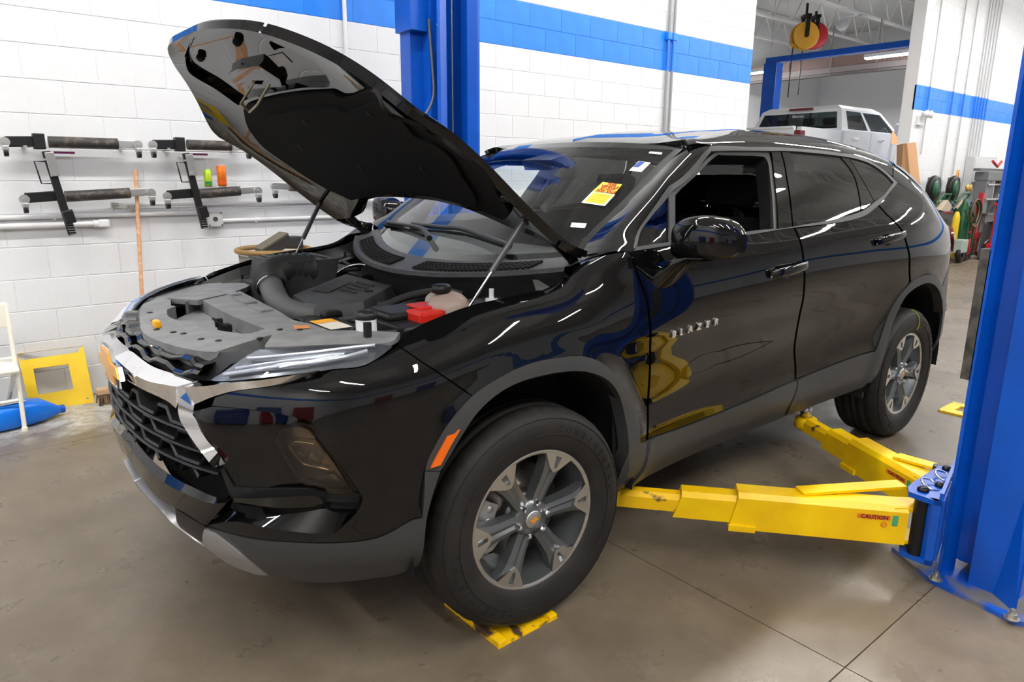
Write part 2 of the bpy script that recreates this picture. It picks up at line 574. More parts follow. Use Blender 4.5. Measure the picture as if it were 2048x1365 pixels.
wall_run('wall_back', -7.0, 7.0, 28, WY, 2.847, 300, key=kk)
wall_run('wall_back_far', 12.05, 21.0, 28, WY, 2.847, 300, key=kk)
# wall ends towards the opening, header far above
for nm, a, b in (('wall_left', (-7.2, -14.2, 0), (-7.0, WY+.2, 5.7)), ('wall_front', (-7.2, -14.2, 0), (21.2, -14.0, 5.7)),
                 ('wall_right', (21.0, -14.2, 0), (21.2, 10, 5.7)), ('wall_bay_back', (4.0, 9.4, 0), (21.2, 9.6, 5.7)), ('wall_bay_side', (4.0, WY+.2, 0), (4.2, 9.6, 5.7))):
    m = MB(); m.box(a, b); o = tag(m.build(nm, WHITEP), kind='structure')
    mm = MB()
    if nm == 'wall_left': mm.box((-7.0, -14, 2.642), (-6.995, WY, 3.048))
    elif nm == 'wall_front': mm.box((-7.0, -14.0, 2.642), (21, -13.995, 3.048))
    elif nm == 'wall_right': mm.box((20.995, -14, 2.642), (21.0, WY, 3.048))
    if mm.v: mm.build('stripe', BLUEB, o)
c = MB(); c.box((-7.2, -14.2, 5.7), (21.2, 10, 5.85)); ceil = tag(c.build('ceiling', DECKM), kind='structure')

# LED strip lights hung under the ceiling
LAMPM = mat('led_diffuser', (1, 1, 1), emit=(1.0, .985, .95), estr=LAMP_POWER*6.4)
HOUS = mat('lamp_housing', rgb(230, 230, 230), rough=.4)
STEEL_L = mat('lamp_wire', (.5, .5, .5), rough=.4, metal=1)
def strip(x, y, L, z=4.75, rot=0.0, lab=None, off=True):
    e = '_offscreen' if off else ''
    t = thing('strip_light'+e, lab, 'light', (x, y, z), rot, 'strip lights under the ceiling')
    m = MB(); m.box((-L/2, -.075, .03), (L/2, .075, .10), .008); m.build('housing', HOUS, t)
    m = MB(); m.box((-L/2+.02, -.065, 0.0), (L/2-.02, .065, .03), .01); m.build('diffuser'+e, LAMPM, t)
    for k in (-1, 1):
        m = MB(); m.tube([(k*L*.35, 0, .10), (k*L*.35, 0, 5.7-z)], .006, 6); m.build('hanger', STEEL_L, t)
    return t
# two rows of ceiling lamps over this bay (mirrored as dashes in the paint; the nearer row shades the dollies on the wall)
for xx in (-4.9, -1.5, 1.9, 5.3, 8.7, 12.1, 15.5, 18.9):
    strip(xx, .65, 2.4, lab='long white strip light hung along the block wall')
for xx in (-5.2, -2.6, 0.0, 2.6, 5.2, 8.4, 11.6, 14.8, 18.0):
    strip(xx, -4.4, 2.4, rot=PI/2, lab='long white strip light hung under the ceiling across the bay')
# the two lamps seen through the opening
strip(15.0, 4.16, 2.1, z=4.0, rot=PI/2, lab='white strip light hung above the truck beside the wall end', off=False)
strip(15.0, 8.23, 2.1, z=3.96, rot=PI/2, lab='white strip light hung behind the blue far lift post', off=False)
# ================================================================== CAR: materials
def glass_mat(name, tint, ior=1.5, rough=0.0, boost=1.0):
    m = bpy.data.materials.new(name); m.use_nodes = True; nt = m.node_tree
    nt.nodes.remove(nt.nodes['Principled BSDF']); out = nt.nodes['Material Output']
    t = nt.nodes.new('ShaderNodeBsdfTransparent'); t.inputs[0].default_value = (*tint, 1)
    g = nt.nodes.new('ShaderNodeBsdfGlossy'); g.inputs['Roughness'].default_value = rough
    g.inputs['Color'].default_value = (boost, boost, boost, 1)
    f0 = ((ior-1)/(ior+1))**2                       # Schlick reflectance
    lw = nt.nodes.new('ShaderNodeLayerWeight'); lw.inputs['Blend'].default_value = 0.5
    pw = nt.nodes.new('ShaderNodeMath'); pw.operation = 'POWER'; pw.inputs[1].default_value = 5.0
    fr = nt.nodes.new('ShaderNodeMath'); fr.operation = 'MULTIPLY_ADD'; fr.inputs[1].default_value = 1-f0; fr.inputs[2].default_value = f0
    mx = nt.nodes.new('ShaderNodeMixShader')
    nt.links.new(lw.outputs['Facing'], pw.inputs[0]); nt.links.new(pw.outputs[0], fr.inputs[0])
    nt.links.new(fr.outputs[0], mx.inputs[0]); nt.links.new(t.outputs[0], mx.inputs[1]); nt.links.new(g.outputs[0], mx.inputs[2])
    nt.links.new(mx.outputs[0], out.inputs[0]); MATS[name] = m
    return m
PAINT = mat('black_paint', (0.0035, 0.0035, 0.0038), rough=0.5, spec=0.0, coat=1.0, coat_rough=0.012)
PIANO = mat('piano_black', (0.003, 0.003, 0.003), rough=0.5, spec=0.0, coat=1.0, coat_rough=0.01)
CLAD = mat('charcoal_cladding', (0.045, 0.046, 0.046), rough=0.42, spec=0.4, bump=0.06, bscale=900)
BLKPL = mat('black_plastic', (0.012, 0.012, 0.0125), rough=0.42, spec=0.45)
MATTE = mat('matte_black', (0.009, 0.009, 0.009), rough=0.8, spec=0.3)
FABRIC = mat('dark_fabric', (0.012, 0.012, 0.013), rough=0.95, spec=0.1)
GREYPL = mat('grey_plastic_cover', (0.23, 0.23, 0.232), rough=0.5, spec=0.4, var=0.25, vscale=14, bump=0.12, bscale=700)
DARKPL = mat('dark_engine_plastic', (0.045, 0.045, 0.046), rough=0.5, spec=0.4, var=0.25, vscale=20, bump=0.1, bscale=500)
CHROME = mat('chrome', (0.9, 0.9, 0.92), rough=0.04, metal=1.0)
SILVER = mat('silver_skid_paint', (0.42, 0.42, 0.43), rough=0.35, metal=0.65)
STEEL = mat('bright_steel', (0.55, 0.55, 0.55), rough=0.25, metal=1.0)
DSTEEL = mat('dark_steel', (0.18, 0.18, 0.18), rough=0.4, metal=0.9)
GLASS = glass_mat('clear_glass', (0.90, 0.94, 0.92), ior=1.6)
TINT = glass_mat('privacy_glass', (0.045, 0.047, 0.047), ior=1.7)
LENS = glass_mat('lamp_lens', (0.85, 0.87, 0.9), ior=1.55)
SMOKE = glass_mat('smoked_lens', (0.55, 0.5, 0.42), ior=1.6)
TRIM = mat('satin_trim', (0.05, 0.05, 0.051), rough=0.5, spec=0.4)
RUBBER = mat('tire_rubber', (0.022, 0.02, 0.019), rough=0.62, spec=0.35, var=0.3, vscale=9, bump=0.08, bscale=300)
AMBER = mat('amber_reflector', rgb(235, 105, 10), rough=0.18, coat=0.6)
REDLENS = mat('red_lamp_lens', (0.16, 0.004, 0.008), rough=0.08, coat=1.0)
ORANGE = mat('gold_emblem', rgb(226, 158, 52), rough=0.3, metal=0.35)

car = thing('car', 'black sport utility vehicle with open hood standing between blue lift posts', 'car', (0, 0, 0))

# ================================================================== CAR: body surface (left side, y < 0; right side is its mirror)
BASE = [(-.985, 0), (-.966, .28), (-.900, .54), (-.795, .735), (-.645, .865), (-.43, .937), (-.15, .957), (.15, .956),
        (.45, .949), (1.0, .945), (1.6, .945), (2.2, .951), (2.7, .962), (3.1, .956), (3.42, .905), (3.64, .82), (3.79, .68), (3.86, .42), (3.88, 0)]
_bp = np.array(crom(BASE, 24)); _bs = np.concatenate([[0], np.cumsum(np.linalg.norm(np.diff(_bp, axis=0), axis=1))])
S_ST = _bs[::24]; SMAX = _bs[-1]
_bx = pchip(_bs, _bp)
def base_xy(s): return np.stack([np.interp(s, _bs, _bp[:, 0]), np.interp(s, _bs, _bp[:, 1])], 1)
_tn = np.gradient(_bp, axis=0); _tn /= np.linalg.norm(_tn, axis=1)[:, None]
for _ in range(30): _tn[1:-1] = 0.25*_tn[:-2]+0.5*_tn[1:-1]+0.25*_tn[2:]
_tn /= np.linalg.norm(_tn, axis=1)[:, None]
def base_n(s):
    tx = np.interp(s, _bs, _tn[:, 0]); ty = np.interp(s, _bs, _tn[:, 1])
    n = np.stack([-ty, tx], 1); return n/np.linalg.norm(n, axis=1)[:, None]
def row(front): return front
ROWS = {}
_F = lambda lip: [(.345, .10), (.445, .02), (.57, .0), (.70, .0), (.84, .0), (.925, .03), (.985, .085), (1.0, .16), (1.01, .26), (1.02, .36), (1.03, .46)]
ROWTAB = [
 _F(0), _F(0),
 [(.345, .075), (.45, .012), (.57, .0), (.70, .0), (.84, .0), (.925, .03), (.995, .085), (1.01, .16), (1.02, .26), (1.03, .36), (1.04, .46)],
 [(.345, .075), (.45, .012), (.57, .0), (.70, .0), (.84, .0), (.935, .025), (1.00, .085), (1.02, .16), (1.03, .26), (1.04, .36), (1.05, .46)],
 [(.345, .075), (.45, .012), (.57, .0), (.70, .0), (.84, .0), (.945, .022), (1.01, .085), (1.03, .16), (1.04, .26), (1.05, .36), (1.06, .46)],
 [(.345, .075), (.45, .012), (.57, .0), (.70, .0), (.85, .0), (.97, .02), (1.035, .09), (1.06, .16), (1.07, .26), (1.08, .36), (1.09, .46)],
 [(.345, .075), (.45, .012), (.57, .0), (.70, .0), (.88, .0), (1.02, .02), (1.085, .075), (1.113, .15), (1.125, .26), (1.135, .36), (1.145, .46)],
 [(.345, .075), (.45, .012), (.57, .002), (.70, .004), (.90, .0), (1.04, .018), (1.11, .065), (1.142, .14), (1.16, .26), (1.17, .36), (1.18, .46)],
 [(.34, .085), (.45, .02), (.54, .014), (.66, .030), (.86, .022), (1.00, .0), (1.14, .025), (1.25, .062), (1.44, .15), (1.60, .25), (1.66, .46)],
 [(.345, .115), (.45, .055), (.55, .052), (.67, .058), (.86, .030), (1.03, .0), (1.16, .022), (1.262, .062), (1.45, .15), (1.625, .265), (1.69, .44)],
 [(.35, .115), (.46, .055), (.57, .052), (.69, .056), (.88, .028), (1.06, .0), (1.18, .02), (1.28, .062), (1.46, .15), (1.64, .268), (1.705, .44)],
 [(.36, .09), (.48, .03), (.60, .024), (.72, .034), (.91, .014), (1.09, -.004), (1.20, .02), (1.30, .062), (1.47, .155), (1.63, .275), (1.70, .44)],
 [(.37, .065), (.50, .006), (.62, .0), (.75, .01), (.93, .0), (1.10, -.006), (1.21, .024), (1.31, .068), (1.46, .165), (1.60, .29), (1.675, .46)],
 [(.37, .055), (.52, .006), (.64, .0), (.78, .004), (.93, .0), (1.08, .0), (1.20, .03), (1.30, .08), (1.44, .18), (1.56, .30), (1.63, .47)],
 [(.44, .04), (.54, .006), (.66, .0), (.80, .006), (.92, .01), (1.05, .015), (1.17, .03), (1.26, .09), (1.41, .20), (1.53, .33), (1.60, .48)],
 [(.46, .04), (.55, .006), (.66, .0), (.78, .02), (.90, .035), (1.03, .035), (1.16, .03), (1.25, .12), (1.40, .25), (1.52, .38), (1.58, .50)],
 [(.46, .04), (.55, .006), (.66, .0), (.78, .03), (.90, .05), (1.03, .05), (1.16, .05), (1.25, .15), (1.40, .28), (1.52, .42), (1.57, .55)],
 [(.46, .04), (.55, .006), (.66, .0), (.78, .03), (.90, .05), (1.03, .06), (1.16, .06), (1.25, .16), (1.40, .30), (1.52, .45), (1.57, .58)],
 [(.46, .04), (.55, .006), (.66, .0), (.78, .03), (.90, .05), (1.03, .06), (1.16, .06), (1.25, .16), (1.40, .30), (1.52, .45), (1.57, .58)],
]
ROOFZ = pchip([.3, .8, .95, 1.15, 1.45, 1.85, 2.25, 2.75, 3.2, 3.5, 4.0], [1.3, 1.575, 1.625, 1.675, 1.712, 1.732, 1.732, 1.70, 1.648, 1.60, 1.5])
_rt_ = np.array(ROWTAB, float)                      # stations x rows x 2
NST, NR = _rt_.shape[:2]
# spline along s for every row
_rowf = [pchip(S_ST, _rt_[:, k, :]) for k in range(NR)]
NT = NR                                             # one more row: the roof centre line
def hermite_rows(C, t):
    """C: (N, K, 2) control rows at N points, t in [0, K-1]"""
    K = C.shape[1]; i = np.clip(t.astype(int), 0, K-2); f = (t-i)[:, None]; n = np.arange(len(t))
    p1 = C[n, i]; p2 = C[n, i+1]; p0 = C[n, np.maximum(i-1, 0)]; p3 = C[n, np.minimum(i+2, K-1)]
    # chord-scaled tangents (monotone-ish)
    d0 = p1-p0; d1 = p2-p1; d2 = p3-p2
    l0 = np.linalg.norm(d0, axis=1)[:, None]+1e-6; l1 = np.linalg.norm(d1, axis=1)[:, None]+1e-6; l2 = np.linalg.norm(d2, axis=1)[:, None]+1e-6
    m1 = np.where((i == 0)[:, None], d1, (d0/l0*l1+d1/l1*l0)/(l0+l1)*l1)
    m2 = np.where((i+2 > K-1)[:, None], d1, (d1/l1*l2+d2/l2*l1)/(l1+l2)*l1)
    return (2*f**3-3*f**2+1)*p1+(f**3-2*f**2+f)*m1+(-2*f**3+3*f**2)*p2+(f**3-f**2)*m2
def flare(x, z, cx, cz, R0, R1, h):
    r = np.hypot(x-cx, z-cz)
    k = np.clip((R1-r)/(R1-R0), 0, 1)
    return h*k*k*(3-2*k)
OFFS = 0.0
def body_f(s, t, off=0.0):
    s = np.clip(np.asarray(s, float), 0, SMAX); t = np.asarray(t, float)
    C = np.stack([g(s) for g in _rowf], 1)          # N,NR,2
    b = base_xy(s)
    zc = ROOFZ(b[:, 0])
    half = b[:, 1]
    C[:, 9, 0] = np.minimum(C[:, 9, 0], zc-.035); C[:, 10, 0] = np.minimum(C[:, 10, 0], zc-.022); C[:, 8, 0] = np.minimum(C[:, 8, 0], C[:, 9, 0]-.08)
    extra = np.stack([np.stack([zc-0.012, np.maximum(half*0.72, C[:, -1, 1]+.1)], 1), np.stack([zc, np.maximum(half, C[:, -1, 1]+.2)], 1)], 1)
    C = np.concatenate([C, extra], 1)
    zi = hermite_rows(C, t)
    n = base_n(s)
    x0 = b[:, 0]; z = zi[:, 0]
    fl = flare(x0, z, 0.01, .40, .50, .60, .014)+flare(x0, z, 2.875, .40, .50, .585, .012)
    fl = np.where(t < 6.5, fl, 0)
    d = zi[:, 1]-fl-off
    x = b[:, 0]-n[:, 0]*(-1)*0-0
    # outward normal of the plan curve (front -> -x, side -> +y before mirroring)
    ox = n[:, 0]; oy = n[:, 1]
    return np.stack([b[:, 0]-ox*d, -(b[:, 1]-oy*d), z], 1)
TMAX = NR+1.0
BODY = Surf(lambda s, t: body_f(s, t), (0, SMAX), (0, TMAX), 260, 130, vs=0.13, sgn=1.0)
def s_of_x(x):
    m = (_bp[:, 0] > -.6) & (_bp[:, 0] < 3.7)
    return float(np.interp(x, _bp[m, 0], _bs[m]))
# ================================================================== CAR: side panels traced on the body surface
def P(surf, *segs): return surf.path([list(s) for s in segs])
def uvat(surf, x, z):
    """(u,v) on the left body side at x, z"""
    r = surf.cast((x, -3.0, z), (0, 1, 0))
    return ('uv', r[0], r[1])
_dg_f = [(1264, 502), (1266, 520), (1275, 550), (1285, 575), (1294, 600), (1299, 635), (1301, 680), (1299, 760), (1296, 835), (1294, 880)]
_dg_b = [(1588, 455), (1600, 482), (1607, 520), (1609, 562), (1605, 605), (1597, 642), (1590, 685), (1590, 722), (1591, 756)]
_dg_r = [(1757, 411), (1782, 437), (1804, 462), (1815, 495), (1819, 537), (1820, 562)]
_sill = [(1294, 881), (1390, 845), (1490, 804), (1590, 760), (1690, 720), (1750, 702)]
_arch_o = [(850, 941), (860, 910), (895, 850), (945, 792), (1000, 755), (1062, 727), (1125, 715), (1163, 713), (1217, 738), (1251, 773), (1271, 812), (1277, 850), (1279, 884)]
_arch_i = [(880, 941), (917, 880), (950, 830), (992, 790), (1050, 760), (1125, 744), (1173, 744), (1217, 763), (1239, 797), (1251, 846), (1256, 905), (1250, 962)]
_rarch_o = [(1750, 702), (1771, 642), (1792, 600), (1820, 567), (1845, 552), (1860, 550), (1875, 557), (1882, 572), (1889, 600), (1891, 622)]
_rarch_i = [(1741, 764), (1762, 724), (1781, 654), (1804, 602), (1825, 579), (1849, 567), (1865, 569), (1877, 583), (1882, 600), (1884, 626)]
def sh(L, dx=0, dy=0): return [(a+dx, b+dy) for a, b in L]
rev = lambda L: list(reversed(L))

# fender: hood edge, rear edge at the door, arch, seam to the bumper
fender = BODY.panel('fender', P(BODY,
    [(797, 690), (803, 672), (830, 657), (860, 642), (940, 612), (1000, 598), (1080, 580), (1130, 560), (1150, 540), (1163, 520)],
    [(1163, 520), (1200, 514), (1262, 507)], sh(_dg_f, -2.5)[1:], [(1292, 882), (1279, 886)], rev(sh(_arch_o[3:], 1, -1)),
    [(946, 792), (866, 737), (797, 692)]), PAINT, car, mirror=True, res=.025)
# front arch trim, with a return flange into the wheel house
fa = BODY.panel('front_arch_trim', P(BODY, _arch_o, [(1279, 886), (1293, 883)], [(1293, 883), (1292, 901), (1289, 930), ('uv', 2.125, 0.12)], [('uv', 2.125, .12), ('uv', 2.04, .12)],
    rev(_arch_i)[1:], [(880, 941), (850, 941)]), CLAD, car, mirror=True, res=.02, off=.004, thick=.05)
_w = lambda L, dx=2: [(a+dx, b) for a, b in L]
# doors (lower skins) and their frames
def cup_poly(px, n=24):
    c_ = BODY.pix(*px); return c_, [(c_[0]+.075*math.cos(2*PI*k/n), c_[1]+.358*math.sin(2*PI*k/n)) for k in range(n)]
CUP_F, CUP_R = cup_poly((1566, 543)), cup_poly((1769, 481))
fdoor = BODY.panel('front_door', P(BODY, _w(_dg_f[1:]), [(1296, 879), (1390, 844), (1490, 803), (1588, 760)], rev(sh(_dg_b, -2)), [(1586, 457), (1500, 471), (1420, 482), (1345, 492), (1266, 505)]),
    PAINT, car, mirror=True, res=.025, holes=[CUP_F[1]])
rdoor = BODY.panel('rear_door', P(BODY, _w(_dg_b), [(1593, 758), (1690, 719), (1749, 701)], rev(sh(_rarch_o[:4], -1.5, -1)), rev(sh(_dg_r, -2)),
    [(1755, 412), (1725, 435), (1675, 447), (1590, 458)]), PAINT, car, mirror=True, res=.025, holes=[CUP_R[1]])
qpanel = BODY.panel('quarter_panel', P(BODY, _w(_dg_r), sh(_rarch_o[3:8], 0, -1), [(1884, 571), uvat(BODY, 3.32, .98)],
    [uvat(BODY, 3.32, .98), uvat(BODY, 3.36, 1.10), uvat(BODY, 3.42, 1.18)], [uvat(BODY, 3.42, 1.18), uvat(BODY, 3.30, 1.30), uvat(BODY, 3.12, 1.44), uvat(BODY, 2.92, 1.56)],
    [uvat(BODY, 2.92, 1.56), (1786, 354)], [(1786, 354), (1794, 366)], [(1794, 366), (1775, 390), (1757, 411)]), PAINT, car, mirror=True, res=.025)
rear_bumper = BODY.panel('rear_bumper', P(BODY, [uvat(BODY, 3.19, .86), uvat(BODY, 3.33, .97)], [uvat(BODY, 3.33, .97), uvat(BODY, 3.55, .96), ('uv', SMAX, 4.4)],
    [('uv', SMAX, 4.4), ('uv', SMAX, .3)], [('uv', SMAX, .3), ('uv', 5.5, .3), uvat(BODY, 3.40, .44), uvat(BODY, 3.30, .42)], [uvat(BODY, 3.30, .42), uvat(BODY, 3.285, .55), uvat(BODY, 3.26, .70), uvat(BODY, 3.19, .86)]), CLAD, car, sym=True, res=.04)
tail_lamp = BODY.panel('tail_lamp', P(BODY, [uvat(BODY, 3.44, 1.19), uvat(BODY, 3.40, 1.14), uvat(BODY, 3.46, 1.05)], [uvat(BODY, 3.46, 1.05), uvat(BODY, 3.60, 1.02), ('uv', 5.55, 5.3)], [('uv', 5.55, 5.3), ('uv', 5.55, 6.25), uvat(BODY, 3.58, 1.20), uvat(BODY, 3.44, 1.19)]), REDLENS, car, mirror=True, res=.03, off=.012, thick=.04)
tailgate = BODY.panel('tailgate', P(BODY, [uvat(BODY, 3.34, .975), uvat(BODY, 3.45, 1.04)], [uvat(BODY, 3.45, 1.04), uvat(BODY, 3.60, 1.01), ('uv', 5.56, 5.2)], [('uv', 5.56, 5.2), ('uv', 5.56, 6.3), uvat(BODY, 3.45, 1.20)],
    [uvat(BODY, 3.45, 1.20), uvat(BODY, 3.32, 1.31)], [uvat(BODY, 3.32, 1.31), ('uv', 5.5, 7.3), ('uv', SMAX, 7.3)], [('uv', SMAX, 7.3), ('uv', SMAX, 4.5)], [('uv', SMAX, 4.5), uvat(BODY, 3.56, .975), uvat(BODY, 3.34, .975)]), PAINT, car, sym=True, res=.04)
rglass = BODY.panel('rear_window', P(BODY, [uvat(BODY, 3.30, 1.325), uvat(BODY, 3.14, 1.45), uvat(BODY, 2.97, 1.56)], [uvat(BODY, 2.97, 1.56), ('uv', 5.2, 10.2), ('uv', SMAX, 9.6)], [('uv', SMAX, 9.6), ('uv', SMAX, 7.35)], [('uv', SMAX, 7.35), ('uv', 5.5, 7.35), uvat(BODY, 3.30, 1.325)]), TINT, car, sym=True, res=.05)
# sill cladding: front door piece, rear door piece
fsill = BODY.panel('sill_trim', P(BODY, [(1296, 882), (1390, 846.5), (1490, 805.5), (1588, 762)], [(1589, 763), (1588, 774), (1575, 807), (1563, 830)], [(1562, 832), ('uv', 3.13, .05)], [('uv', 3.13, .05), ('uv', 2.145, .05)], [('uv', 2.145, .05), (1292, 910), (1296, 882)]), CLAD, car, mirror=True, res=.025, off=.012, thick=.05)
rsill = BODY.panel('sill_trim', P(BODY, [(1592, 761), (1690, 721.5), (1749, 703.5)], [(1749, 703.5), (1736, 755)], [(1736, 755), (1725, 770), ('uv', 3.93, .15)], [('uv', 3.93, .15), ('uv', 3.14, .05)], [('uv', 3.14, .05), (1566, 829), (1578, 807), (1591, 774), (1592, 761)]), CLAD, car, mirror=True, res=.025, off=.012, thick=.05)
ra = BODY.panel('rear_arch_trim', P(BODY, _rarch_o, [(1891, 622), (1884, 626)], rev(_rarch_i)[1:], [(1741, 764), (1730, 768)], [(1730, 768), (1739, 750), (1750, 702)]), CLAD, car, mirror=True, res=.02, off=.006, thick=.05)
# side glass and its trim
belt = BODY.panel('belt_trim', P(BODY, [(1266, 503), (1345, 491), (1420, 481), (1500, 470), (1587, 456), (1675, 446), (1725, 434), (1756, 411), (1775, 389), (1794, 366)], [(1794, 366), (1787, 365)],
    [(1787, 365), (1770, 388), (1750, 404), (1723, 423), (1665, 440), (1607, 450), (1560, 458), (1500, 463), (1345, 484), (1272, 495)], [(1272, 495), (1266, 503)]), TRIM, car, mirror=True, res=.02, off=.004, thick=.015)
toptrim = BODY.panel('window_trim', P(BODY, [(1272, 495), (1280, 467), (1300, 437), (1350, 378), (1415, 312), (1434, 303), (1540, 303), (1580, 303), (1680, 313), (1720, 321), (1745, 331), (1768, 347), (1787, 366)], [(1787, 366), (1794, 366)],
    [(1794, 366), (1775, 347), (1750, 329), (1720, 314), (1675, 306), (1562, 296), (1500, 295), (1430, 293), (1412, 301), (1350, 365), (1290, 440), (1272, 472), (1265, 500)], [(1265, 500), (1272, 495)]), TRIM, car, mirror=True, res=.02, off=.003, thick=.02)
# B pillar (between the two door windows) and C pillar blackout
bpl = BODY.panel('pillar_trim', P(BODY, [(1543, 304), (1561, 304)], [(1561, 304), (1584, 455)], [(1584, 455), (1557, 458)], [(1557, 458), (1549, 350), (1543, 304)]), PIANO, car, mirror=True, res=.03)
bpl2 = BODY.panel('pillar_trim', P(BODY, [(1564, 304), (1580, 304)], [(1580, 304), (1592, 362), (1606, 449)], [(1606, 449), (1587, 454)], [(1587, 454), (1564, 304)]), PIANO, car, mirror=True, res=.03)
rwin = BODY.panel('rear_door_window', P(BODY, [(1581, 304), (1680, 314)], [(1680, 314), (1707, 350), (1718, 390), (1722, 422)], [(1722, 422), (1665, 440), (1607, 449)], [(1607, 449), (1592, 362), (1581, 304)]), TINT, car, mirror=True, res=.04, off=-.004, thick=.004)
cpl = BODY.panel('pillar_trim', P(BODY, [(1682, 314), (1699, 318)], [(1699, 318), (1748, 402)], [(1748, 402), (1724, 422)], [(1724, 422), (1720, 390), (1709, 350), (1682, 314)]), PIANO, car, mirror=True, res=.03, off=-.002)
qwin = BODY.panel('quarter_window', P(BODY, [(1701, 318), (1720, 322), (1742, 331), (1764, 347), (1785, 366)], [(1785, 366), (1770, 388), (1750, 402)], [(1750, 402), (1701, 318)]), TINT, car, mirror=True, res=.04, off=-.003, thick=.004)
vwin = BODY.panel('vent_window', P(BODY, [(1336, 396), (1337, 486)], [(1337, 486), (1273, 496)], [(1273, 496), (1281, 467), (1301, 437), (1336, 396)]), TINT, car, mirror=True, res=.04, off=-.004, thick=.004)
vdiv = BODY.panel('window_divider', P(BODY, [(1336, 394), (1346, 384)], [(1346, 384), (1347, 485)], [(1347, 485), (1337, 487)], [(1337, 487), (1336, 394)]), TRIM, car, mirror=True, res=.03, off=.004)
# front door window frame: opening seal set inward; the driver's glass is lowered, the far one is up
seal_poly = P(BODY, [(1347, 385), (1382, 350), (1434, 303), (1445, 301)], [(1445, 301), (1540, 304)], [(1540, 304), (1549, 350), (1557, 458)], [(1557, 458), (1500, 464), (1347, 486)])
seal_in = P(BODY, [(1353, 389), (1385, 358), (1434, 311), (1445, 309)], [(1445, 309), (1520, 311), (1534, 316), (1540, 330)], [(1540, 330), (1550, 457)], [(1550, 457), (1500, 462), (1353, 483)])
BODY.panel('window_seal', seal_poly, BLKPL, car, holes=[seal_in], mirror=True, res=.02, off=-.006, thick=.07)
BODY.panel('front_door_window', seal_poly, GLASS, car, res=.05, off=-.012, thick=.004, mir_only=True)

# ================================================================== CAR: windscreen
def ws_f(y, v):
    y = np.asarray(y, float); v = np.asarray(v, float)
    xc = .19+(.90-.19)*v; zc = 1.165+(1.612-1.165)*v+.055*v*(1-v)
    a = .42+(.30-.42)*v
    zz = zc+(.06*(1-v)-.03*v)*np.minimum(y*y/.55, 1.2)
    return np.stack([xc+a*y*y, y, zz], 1)
WS = Surf(ws_f, (-.98, .98), (-.15, 1.3), 80, 60, sgn=-1.0)
_we = [(1374, 291), (1325, 335), (1250, 412), (1185, 475), (1160, 512)]
wl = [WS.pix(*q) for q in _we]
wl = [tuple(q) for q in crom(wl, 6)]
ws_poly = [('uv', 0, 1.0)]
left = wl; right = [(-a, b) for a, b in rev(wl)]
top = [(-left[0][0]+(2*left[0][0])*k/12, left[0][1]+.0*k) for k in range(1, 12)]
bot = [(left[-1][0]+(-2*left[-1][0])*k/14, left[-1][1]) for k in range(1, 14)]
windscreen = WS.panel('windshield', left+bot+right+top, GLASS, car, res=.05, thick=.005)
# roof: one skin from side to side
_rf = []
for y_ in np.linspace(0, left[0][0]*.99, 7):
    e_ = WS.pt(y_, left[0][1]); r_ = BODY.cast((e_[0]-.004, min(y_, -.004), 3.0), (0, 0, -1)); _rf.append(('uv', r_[0], r_[1]))
rp = P(BODY, [(1376, 290), (1430, 292), (1500, 294), (1562, 295), (1675, 305), (1720, 313), (1750, 327), (1785, 352)], [(1785, 352), uvat(BODY, 2.92, 1.57)],
       [uvat(BODY, 2.92, 1.57), ('uv', s_of_x(3.12), 10.3), ('uv', s_of_x(3.22), TMAX)], [('uv', s_of_x(3.22), TMAX), ('uv', _rf[0][1], TMAX)], _rf, [_rf[-1], (1376, 290)])
BODY.panel('roof_panel', rp, PAINT, car, sym=True, res=.04, thick=.02)

# black band round the glass (frit)
sc = lambda q: (q[0]*.955, .5+(q[1]-.5)*.90)
WS.panel('windshield_border', left+bot+right+top, mat('frit_black', (.006, .006, .006), rough=.12), car, holes=[[sc(q) for q in left+bot+right+top]], res=.05, thick=.003, off=-.003)
# A pillars: lofted between the glass edge and the door frame
_af = [(1416, 296), (1350, 363), (1290, 438), (1272, 470), (1264, 505)]
pa = [WS.pt(*q) for q in crom([WS.pix(*q) for q in _we], 6)]
pb = [BODY.pt(*q) for q in crom([BODY.pix(*q) for q in _af], 6)]
pa.insert(0, BODY.pt(_rf[-1][1], _rf[-1][2])+np.array([0, 0, -.002])); pb.insert(0, BODY.pt(*BODY.pix(1424, 289)))
for sgn, nm in ((1, 'a_pillar'), (-1, 'a_pillar')):
    G = []
    for i_, (a, b) in enumerate(zip(pa, pb)):
        rowp = []
        for k in range(7):
            t = k/6; q = a+(b-a)*t; q = q+np.array([-.35, -.8, .45])*(.028*4*t*(1-t)*.9*min(1.0, i_/3))
            rowp.append((q[0], q[1]*sgn, q[2]))
        G.append(rowp)
    m = MB(); m.grid(G, smooth=True); m.build('a_pillar', PAINT, car)
# ================================================================== CAR: front end
_TZ = {}
_TT = np.linspace(0, 6.6, 133)
def t_of_z(s, z):
    k = round(float(s)*1e4)
    if k not in _TZ: _TZ[k] = body_f(np.full_like(_TT, s), _TT)[:, 2]
    return float(np.interp(z, _TZ[k], _TT))
def sz(s, z, off=0.0):
    return body_f(np.array([s]), np.array([t_of_z(s, z)]), off)[0]
def uvz(s, z): return ('uv', s, t_of_z(s, z))
def s_of_y(y):
    i = np.argmax(_bp[:, 0] > -.4); return float(np.interp(abs(y), _bp[:i, 1], _bs[:i]))
def resample(uv, n, vs=.13):
    A = np.array(uv); B = A*np.array([1, vs]); L = np.concatenate([[0], np.cumsum(np.linalg.norm(np.diff(B, axis=0), axis=1))])
    q = np.linspace(0, L[-1], n); return np.stack([np.interp(q, L, A[:, 0]), np.interp(q, L, A[:, 1])], 1)
